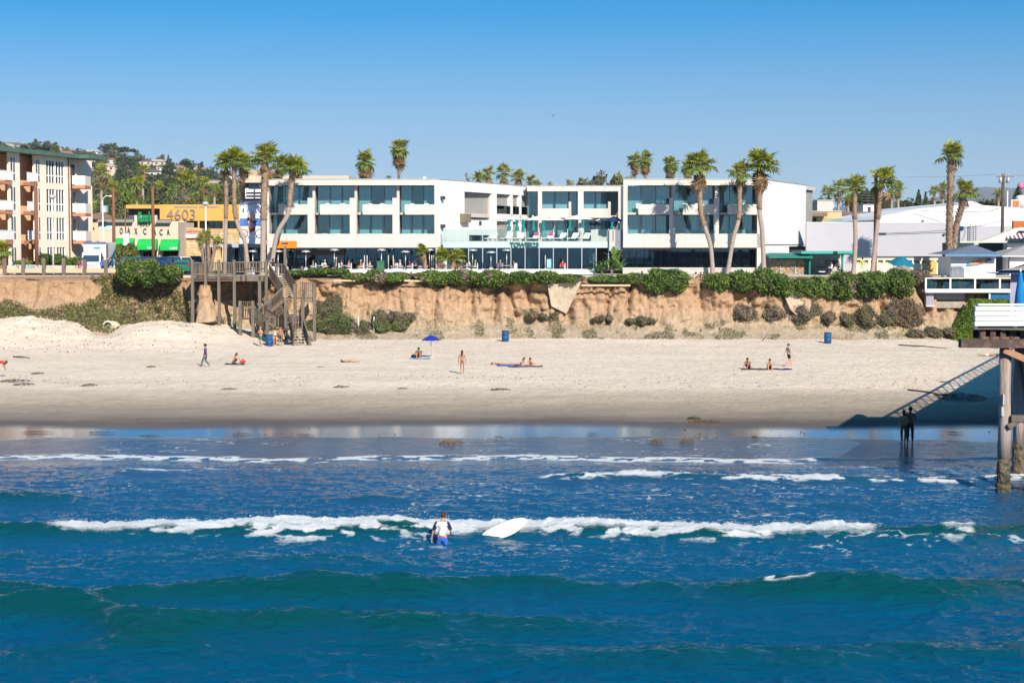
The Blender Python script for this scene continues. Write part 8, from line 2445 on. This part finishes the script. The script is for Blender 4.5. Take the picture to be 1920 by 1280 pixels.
for px, Y, ps, yaw, c1, c2, hr, lab in ((148, 167.5, WALK, 60, 'plum', 'pink', 'black', 'person in plum walking past the front of the truck'), (153, 168, STAND, 100, 'pink', 'cream', 'brown', 'person in pink walking beside the one in plum'), (192, 168, STAND, 190, 'blue', 'navy', 'black', 'person in blue jeans by the truck side'),
        (206, 168.4, WALK, 250, 'navy', 'lightblue', 'brown', 'person in navy by the teal swoosh of the truck'), (213, 169, STAND, 100, 'teal', 'cream', 'brown', 'person in teal behind the truck'), (234, 168, WALK, 80, 'slate', 'navy', 'black', 'person in slate pushing past the olive bush'), (241, 168.5, STAND, 190, 'white', 'cream', 'brown', 'person in white by the olive bush'),
        (1618, 168.5, STAND, 0, 'lime', 'cream', 'black', 'person in a lime green shirt between the two cafe palms'), (1641, 169, SIT, 90, 'cream', 'black', 'black', 'person seated by the foot of the orange brown pole'), (1560, 171, SIT, 100, 'white', 'navy', 'brown', 'person in white at the cafe counter'), (1572, 171, SIT, -80, 'slate', 'navy', 'black', 'person in slate at the cafe counter'),
        (1768, 163, SIT, 100, 'pink', 'navy', 'brown', 'person in pink on the sun deck'), (1090, 186, STAND, 180, 'white', 'cream', 'brown', 'person in white standing on the pool deck behind the loungers')):
    zz = deck_z if px == 1090 else (FZ(543, 160) if px == 1768 else TOPZ + .02)
    person(lab, (FX(px, Y), Y, zz), R(yaw), ps, random.Random(int(px)).randrange(2), [('jacket' if c1 != 'lime' else 'shirt', c1), ('trousers', c2)], hr, .15 if c1 in ('pink', 'plum') else 0, 1.73, GQ)
dg = bpy.context.evaluated_depsgraph_get()
for o in SKINNED:
    me = bpy.data.meshes.new_from_object(o.evaluated_get(dg))
    me.name = o.name.split('.')[0]
    m = o.data.materials[0]
    o['_m'] = 1; SPR[o.name] = (me, m)
for o in SKINNED:
    me, m = SPR[o.name]
    o.modifiers.clear(); o.data = me
    if not me.materials: me.materials.append(m)
    del o['_m']

# ================================================================== THINGS ON THE BEACH
UB = at(807.5, 628, 138)
gu = pg(807.5, 670)
parasol(807.5, 628, 638.5, 37, gu.y, gu.z, mat('royal_blue_canvas', (.012, .025, .33), .8, .06, 3), 'royal blue beach umbrella planted in the sand', n=10, name='beach_umbrella')
BARR = mat('barrel_blue', (.012, .075, .19), .55, .25, 3)
def barrel(px, py, label, h=.98):
    g_ = pg(px, py)
    root = thing('barrel', label, 'barrel', tuple(g_), 0, 'blue barrels on the beach')
    r_ = h * .33
    MB().lathe([(r_ * .96, 0), (r_, .02), (r_, h * .32), (r_ * 1.05, h * .335), (r_, h * .35), (r_, h * .66), (r_ * 1.05, h * .675), (r_, h * .69), (r_, h), (r_ * .93, h), (r_ * .93, h * .8), (.02, h * .8)], tuple(g_), 20).build('drum', BARR, root)
    MB().lathe([(r_ * .94, h), (r_ * 1.05, h), (r_ * 1.05, h + .03), (r_ * .94, h + .03), (r_ * .94, h)], tuple(g_), 20).build('rim', mat('barrel_rim', (.05, .06, .08), .6), root)
barrel(947.5, 640, 'blue barrel standing alone below the round cushion scrub'); barrel(1552, 642, 'blue barrel below the scrub thicket near the pier'); barrel(505, 646, 'blue barrel at the foot of the wooden stairs')
for px, lb in ((672, 'white wooden stake in front of the green scrub, the one nearer the stairs'), (701, 'white wooden stake in front of the green scrub, the one nearer the umbrella')):
    g_ = pg(px, 632); t_ = at(px, 594, g_.y)
    o = MB().tube([tuple(g_ - Vector((0, 0, .3))), (g_.x + .02, g_.y, (g_.z + t_.z) / 2), (t_.x, g_.y, t_.z)], [.075, .07, .065], 8).build('stake', mat('bleached_stake', (.55, .52, .46), .85, .15, 3))
    tag(o, lb, 'stake', 'white stakes')
g_ = pg(1430, 637)
o = MB().beam(tuple(g_), tuple(g_ + Vector((.45, 0, .62))), .14, .05).build('warning_board', DARKM); tag(o, 'small dark tilted board stuck in the sand below the cliff', 'board')
for px, py, wd, c, lab, cat in ((455, 681, .45, 'red', 'red beach bag beside the sunbather near the dune', 'bag'), (776, 671, .5, 'black', 'dark bag next to the hunched person on the towel', 'bag'), (1484, 668, .22, 'black', 'dark bag hanging from the hand of the striding person', 'bag'), (538, 645, .6, 'navy', 'dark bag lying at the bottom of the stairs', 'bag')):
    g_ = pg(px, py)
    z = g_.z + (.75 if px == 1484 else 0)
    if px == 1484: g_ = pg(1480, 687); z = g_.z + .62
    root = thing('bag', lab, cat, (g_.x, g_.y, z))
    MB().ell((g_.x, g_.y, z + .14), (wd * .5, .16, .15), 10, 6).build('bag_body', CL[c], root)
    MB().tube([(g_.x - wd * .25, g_.y, z + .26), (g_.x, g_.y, z + .4), (g_.x + wd * .25, g_.y, z + .26)], .014, 5).build('handle', CL['black'], root)
for px, py, w, c, lab in ((955, 685.5, 1.9, 'blue', 'blue towel under the flat sunbather'), (985, 687, 2.6, 'plum', 'long plum towel under the two propped sunbathers'), (788, 672, 1.7, 'lightblue', 'light blue towel under the hunched person'), (1412, 692, 1.7, 'brown', 'brown towel behind the hunched bare chested person'), (1460, 692.5, 1.9, 'navy', 'navy towel beside the upright sunglasses wearer'), (1872, 664, 1.2, 'lightblue', 'light blue towel at the edge of the pier shadow'), (440, 683, 1.5, 'black', 'dark towel under the sunbather near the dune')):
    g_ = pg(px, py); nx = 10
    xs_ = np.linspace(-w / 2, w / 2, nx); ysl = np.linspace(-.45, .45, 5)
    vs = [(g_.x + x, g_.y + y, float(sand_z(np.array([g_.x + x]), np.array([g_.y + y]))[0]) + .03 + .025 * math.sin(x * 9 + y * 5)) for y in ysl for x in xs_]
    o = MB().add(vs, [tuple(q) for q in grid_quads(5, nx)], 0, True).build('towel', CL[c]); tag(o, lab, 'towel', 'beach towels')
# kelp: matted ribbons
KEL = mat('dark_kelp', (.055, .036, .018), .6, .4, 4, island=.4); KELY = mat('amber_kelp', (.22, .125, .025), .6, .4, 4, island=.5)
def kelp_me(seed, m):
    r_ = np.random.default_rng(seed); n = 420
    a = r_.uniform(0, 6.28, n); q = np.sqrt(r_.random(n))
    C = np.stack([q * np.cos(a), q * np.sin(a) * .8, (1 - q ** 2) * r_.random(n)], 1)
    C[:, 0] += .12 * np.sin(C[:, 1] * 5 + seed)
    V, Q = leafq(C, r_.uniform(.05, .16, n), .3, 0, r_)
    return npmesh('kelp', [(V, Q, 0)], m, False)
KM = {(s, y): kelp_me(s, KELY if y else KEL) for s in (1, 2) for y in (0, 1)}
for i, (px, py, w, d, h, y, lab) in enumerate(((845, 832, 48, .5, .18, 1, 'largest amber kelp clump on the wet sand, seaward of the dark bikini'), (1230, 831, 26, .5, .16, 1, 'amber kelp clump in the wet film, nearer the middle of the pair'), (1287, 829, 27, .45, .15, 1, 'amber kelp clump in the wet film, nearer the pier of the pair'),
        (1318, 790, 66, .9, .10, 1, 'long amber kelp strand on the damp sand'), (1300, 785, 26, .5, .2, 0, 'dark end of the long amber kelp strand'), (937, 730, 38, .9, .10, 0, 'dark kelp patch on the wrack line below the sunbathers'), (640, 725, 30, .9, .08, 0, 'dark kelp smear below the lone lying person'), (168, 722, 30, 1.0, .12, 0, 'dark kelp patch below the culvert'),
        (25, 714, 60, 1.6, .12, 0, 'wide kelp mat at the edge of the picture'), (45, 720, 40, 1.2, .08, 0, 'thin kelp strip beside the wide mat'), (1800, 745, 90, 3.2, .3, 0, 'big black kelp heap in the pier shadow'), (1770, 716, 20, .6, .1, 1, 'small amber kelp by the railing shadow'),
        (278, 819, 40, .4, .06, 0, 'thin kelp raft in the shallow mirror below the shop'), (190, 812, 50, .35, .05, 0, 'thin kelp raft in the mirror of the peach apartments'), (70, 811, 60, .35, .05, 0, 'longest kelp raft at the waterline'), (452, 815, 34, .35, .05, 0, 'kelp raft in the mirror of the slim palms'), (575, 817, 30, .4, .05, 0, 'kelp raft in the mirror of the hotel corner'),
        (1110, 815, 20, .3, .05, 0, 'kelp scrap under the lobby reflection'), (935, 821, 16, .3, .05, 0, 'kelp scrap beyond the largest amber clump'), (1415, 822, 14, .4, .08, 0, 'kelp scrap at the end of the drag marks'), (600, 688, 14, .4, .05, 0, 'dark weed scrap near the lone lying person'), (755, 728, 22, .7, .05, 0, 'weed scrap between the two wrack patches'), (430, 729, 30, .8, .05, 0, 'thin wrack strip below the red bag'), (1790, 812, 30, .3, .05, 0, 'dark scrap at the waterline under the pier'))):
    g_ = pg(px, py)
    o = link('kelp', KM[(1 + i % 2, y)]); o.location = g_ + Vector((0, 0, .05 if py > 805 else 0)); o.scale = (w / 2 / PXM(g_.y), d, h * (1.5 if py > 820 else 1)); o.rotation_euler = (0, 0, R(-6 if px == 1318 else 0))
    tag(o, lab, 'kelp', 'kelp washed up on the beach')
# crumbs of weed and drift along the wrack line and the dune (uncountable)
def scatter_debris(n, band, size, m, label, thr):
    px = RNG.uniform(0, 1880, n); py = RNG.uniform(*band, n)
    Y = np.interp(py, [595, 645, 701, 797, 815], [162, 156, 123, 93, 89]); X = (px - 960) / F * Y
    ok = fbm(X * .25, Y * .5, 3, 800 + int(band[0])) > thr
    X, Y = X[ok], Y[ok]; Z = sand_z(X, Y) + .02
    V, Q = leafq(np.stack([X, Y, Z], 1), size * RNG.uniform(.5, 1.8, len(X)), .35, -.5)
    tag(link('beach_debris', npmesh('beach_debris', [(V, Q, 0)], m, False)), label, 'debris', None, 'stuff')
scatter_debris(1500, (704, 736), .05, KEL, 'crumbs of dry weed along the wrack line', .52)
scatter_debris(350, (648, 700), .045, KEL, 'scattered weed crumbs on the dry sand', .50)
scatter_debris(160, (806, 820), .05, KEL, 'weed crumbs along the waterline', .48)
def dune_bits():
    n = 420; X = RNG.uniform(-52, -26, n); Y = RNG.uniform(142, 158.5, n); Z = sand_z(X, Y) + .03
    V, Q = leafq(np.stack([X, Y, Z], 1), .07 * RNG.uniform(.5, 2, n), .35, -.3)
    return npmesh('beach_debris', [(V, Q, 0)], KEL, False)
tag(link('beach_debris', dune_bits()), 'twigs and weed crumbs over the sand mound', 'debris', None, 'stuff')
# drift sticks
for i, (px, py, L, a) in enumerate(((40, 656, 2.2, -.25), (1730, 650, 5.0, -.35), (1845, 652, 3.2, -.5), (1740, 737, 4.0, -.6), (70, 633, 1.0, .3), (283, 641, .7, 0))):
    g_ = pg(px, py); d = Vector((math.cos(a), math.sin(a) * 3, 0)).normalized() * L / 2
    p, q = g_ - d, g_ + d
    p.z = float(sand_z(np.array([p.x]), np.array([p.y]))[0]) + .05; q.z = float(sand_z(np.array([q.x]), np.array([q.y]))[0]) + .05
    o = MB().tube([tuple(p), tuple((p + q) / 2 + Vector((0, .05, .03))), tuple(q)], [.05, .06, .03], 6).build('driftwood', mat('drift_stick', (.14, .10, .075), .9, .3, 3))
    tag(o, ['driftwood stick on the mound at the picture edge', 'long dark cable like stick on the sand towards the pier', 'dark stick just before the pier beam', 'straight stick meeting the railing shadow', 'short upright twig on the mound', 'short stick on the sand below the walking purple top'][i], 'stick', 'drift sticks')
# culvert
g_ = at(203, 611, 157.4)
S_ = np.linspace(0, .6, 80); g_.y = float(sand_z(np.array([g_.x]), np.array([157.0]))[0]) * 0 + 157.2
cu_ = thing('culvert', 'round concrete drain pipe opening at the top of the sand mound', 'drain', tuple(g_))
o = MB().lathe([(.36, -.05), (.50, -.05), (.50, 1.4), (.36, 1.4), (.36, -.05)], (0, 0, 0), 22).build('pipe', mat('culvert_concrete', (.50, .44, .34), .9, .15, 3), None); o.location = g_; o.rotation_euler = (R(-90), 0, R(8)); setp(o, cu_)
o = MB().lathe([(.02, .5), (.36, .5)], (0, 0, 0), 22).build('pipe_shade', BLACKP, None); o.location = g_; o.rotation_euler = (R(-90), 0, R(8)); setp(o, cu_)  # black disc closing the pipe, standing for the shade inside it
MB().ell((g_.x + .25, g_.y + .7, g_.z - .05), (.75, .5, .5), 14, 8).build('headwall', mat('culvert_concrete', (.5, .44, .34)), cu_)
# concrete slabs slumped in the cliff, the concrete block under the deck, timber rails on the lip
SLAB = mat('old_pale_concrete', (.44, .36, .27), .95, .2, 1.5, bump=.08, bscale=6)
for i, (poly, Y, lab) in enumerate(((((1026, 533), (1090, 527), (1082, 548), (1062, 588), (1034, 574)), 160.0, 'pale wedge of old concrete slumped in the cliff below the menu board hedge'), (((1466, 545), (1522, 544), (1518, 584), (1494, 592), (1482, 580)), 159.8, 'pale trapezoid concrete slab leaning in the cliff below the cafe stone wall'))):
    f_ = []
    for px, py in poly:
        q_ = at(px, py, Y); S_ = np.linspace(0, 1, 160); pc_ = cliff_pt(np.full(160, q_.x), S_)
        f_.append(at(px, py, min(162.2, float(pc_[np.argmin(np.abs(pc_[:, 2] - q_.z)), 1])) - .7))
    n = len(f_); vs = [tuple(v) for v in f_] + [(v.x + .3, v.y + 3.2, v.z) for v in f_]
    o = MB().add(vs, [tuple(range(n))[::-1], tuple(range(n, 2 * n))] + [(k, (k + 1) % n, n + (k + 1) % n, n + k) for k in range(n)]).build('concrete_slab', SLAB)
    tag(o, lab, 'slab', 'slumped concrete slabs')
c0 = at(384, 544, 158.3)
ep = MB().tube([at(389, 606, 158.6), at(387, 592, 158.7), at(386, 578, 158.8), at(384, 562, 158.9), at(384, 553, 158.9), at(384, 544, 158.9), at(384, 535, 158.9)], [1.05, .95, .80, .60, .66, .60, .45], 13, 0, True, False)
re_ = random.Random(12); ep.v = [(x + re_.uniform(-.13, .13), y + re_.uniform(-.13, .13), z + re_.uniform(-.1, .1)) for x, y, z in ep.v]
o = ep.build('earth_pillar', CLIFF); tag(o, 'earth pillar left standing round the second deck post', 'pillar')
for i, (a, b, py) in enumerate(((626, 666, 526), (758, 792, 526), (1090, 1182, 535), (1622, 1652, 541))):
    p, q = at(a, py, 160.6), at(b, py + (1 if i % 2 else 0), 160.6)
    o = MB().beam(tuple(p), tuple(q), .16, .16).build('timber', RAILM); tag(o, 'pale timber beam half buried in the cliff lip ' + ['under the first flowering hedge', 'below the waiter', 'beside the pale concrete wedge', 'in the last green hedge'][i], 'beam', 'timber beams on the cliff lip')
for i, (px, t, b) in enumerate(((566.5, 499, 530), (1147, 506, 528), (936, 503, 516), (1204, 508, 520), (1526, 517, 533), (771, 509, 522))):
    p, q = at(px, b + 6, 162.6), at(px, t, 162.6)
    o = MB().beam(tuple(p), tuple(q), .2, .2).build('fence_post', WB[2] if i < 2 else WOODD); tag(o, 'short wooden post on the cliff lip ' + ['closest to the stairs', 'before the banana plant', 'in the gap between two hedges under the lobby', 'at the low hedge beside the dome hedge', 'rising from the hedge by the cafe post', 'below the waiter'][i], 'post', 'short posts on the cliff lip')
# bench, bicycles
bn_ = thing('bench', 'concrete bench behind the cliff fence', 'bench', (FX(40, 167), 167, TOPZ))
pb('seat', bn_, 26, 66, 496.5, 498.5, 167, -.2, .3, CONC); pb('leg', bn_, 29, 33, 498.5, 508, 167, -.1, .2, CONC); pb('leg', bn_, 58, 62, 498.5, 508, 167, -.1, .2, CONC)
lw = thing('seat_wall', 'long low pale wall behind the cliff fence', 'wall', (FX(60, 168.6), 168.6, TOPZ)); pb('wall', lw, -60, 140, 497.5, 510, 168.9, 0, .4, CONC)
def bicycle(px, Y, yaw, label):
    root = thing('bicycle', label, 'bicycle', (FX(px, Y), Y, TOPZ + .02), yaw, 'bicycles by the cliff fence')
    for x in (-.5, .5):
        mb = MB(); pts = [(x + .33 * math.cos(a), 0, .34 + .33 * math.sin(a)) for a in np.linspace(0, 2 * math.pi, 19)]
        mb.tube(pts, .024, 5); 
        for a in np.linspace(0, math.pi, 6)[:-1]: mb.tube([(x - .32 * math.cos(a), 0, .34 - .32 * math.sin(a)), (x + .32 * math.cos(a), 0, .34 + .32 * math.sin(a))], .005, 3)
        w = mb.build('wheel', RUBBER); w.parent = root
    f = MB()
    for p, q in (((-.5, 0, .34), (-.1, 0, .32)), ((-.1, 0, .32), (-.22, 0, .82)), ((-.5, 0, .34), (-.2, 0, .75)), ((-.1, 0, .32), (.36, 0, .78)), ((-.2, 0, .75), (.34, 0, .85)), ((.32, 0, .95), (.5, 0, .34))): f.tube([p, q], .022, 6)
    o = f.build('frame', GREYM); o.parent = root
    o = MB().ell((-.24, 0, .88), (.14, .07, .04), 8, 4).build('saddle', BLACKP); o.parent = root
    o = MB().tube([(.24, -.26, 1.02), (.34, -.1, .98), (.34, .1, .98), (.24, .26, 1.02)], .016, 5).build('handlebar', DARKM); o.parent = root
bicycle(88, 166.6, R(10), 'grey bicycle parked behind the third fence post'); bicycle(74, 167.0, R(-8), 'grey bicycle parked between the bench and the other bicycle')
# gull far off in the sky
c0 = at(1037.5, 217, 150)
gl_ = thing('gull', 'lone gull gliding in the blue sky above the court', 'bird', tuple(c0))
o = MB().ell((0, 0, 0), (.07, .22, .06), 8, 5).add([(0, -.06, .02), (0, .08, .02), (.3, .05, .10), (.55, -.06, .04), (.3, -.06, .10)], [(0, 1, 2, 4), (4, 2, 3)]).add([(0, -.06, .02), (0, .08, .02), (-.3, .05, .10), (-.55, -.06, .04), (-.3, -.06, .10)], [(1, 0, 4, 2), (2, 4, 3)]).build('body', mat('gull_grey', (.12, .12, .13), .8)); o.parent = gl_
for i, (px, py) in enumerate(((1816, 354), (1914, 349))):
    c0 = at(px, py, 420); o = MB().ell(tuple(c0), (.85, .85, .85), 14, 9).build('balloon', mat('pink_sphere', (.62, .16, .30), .5)); tag(o, 'pink round balloon high behind the warehouse ' + ('over the far hills' if i == 0 else 'near the orange louvred box'), 'balloon', 'pink balloons')
# ================================================================== thin coastal haze
def haze(density):
    m, n, l = newmat('coastal_haze')
    out = n.new('ShaderNodeOutputMaterial'); v = n.new('ShaderNodeVolumePrincipled')
    v.inputs['Color'].default_value = (.66, .80, 1.0, 1); v.inputs['Density'].default_value = density; v.inputs['Anisotropy'].default_value = .0
    l.new(v.outputs[0], out.inputs['Volume'])
    o = MB().box(-7000, 7000, -6600, 9900, -5, 520).build('haze', m)
    tag(o, 'thin blue coastal haze over the town and hills', 'haze', None, 'stuff')
haze(6e-5)
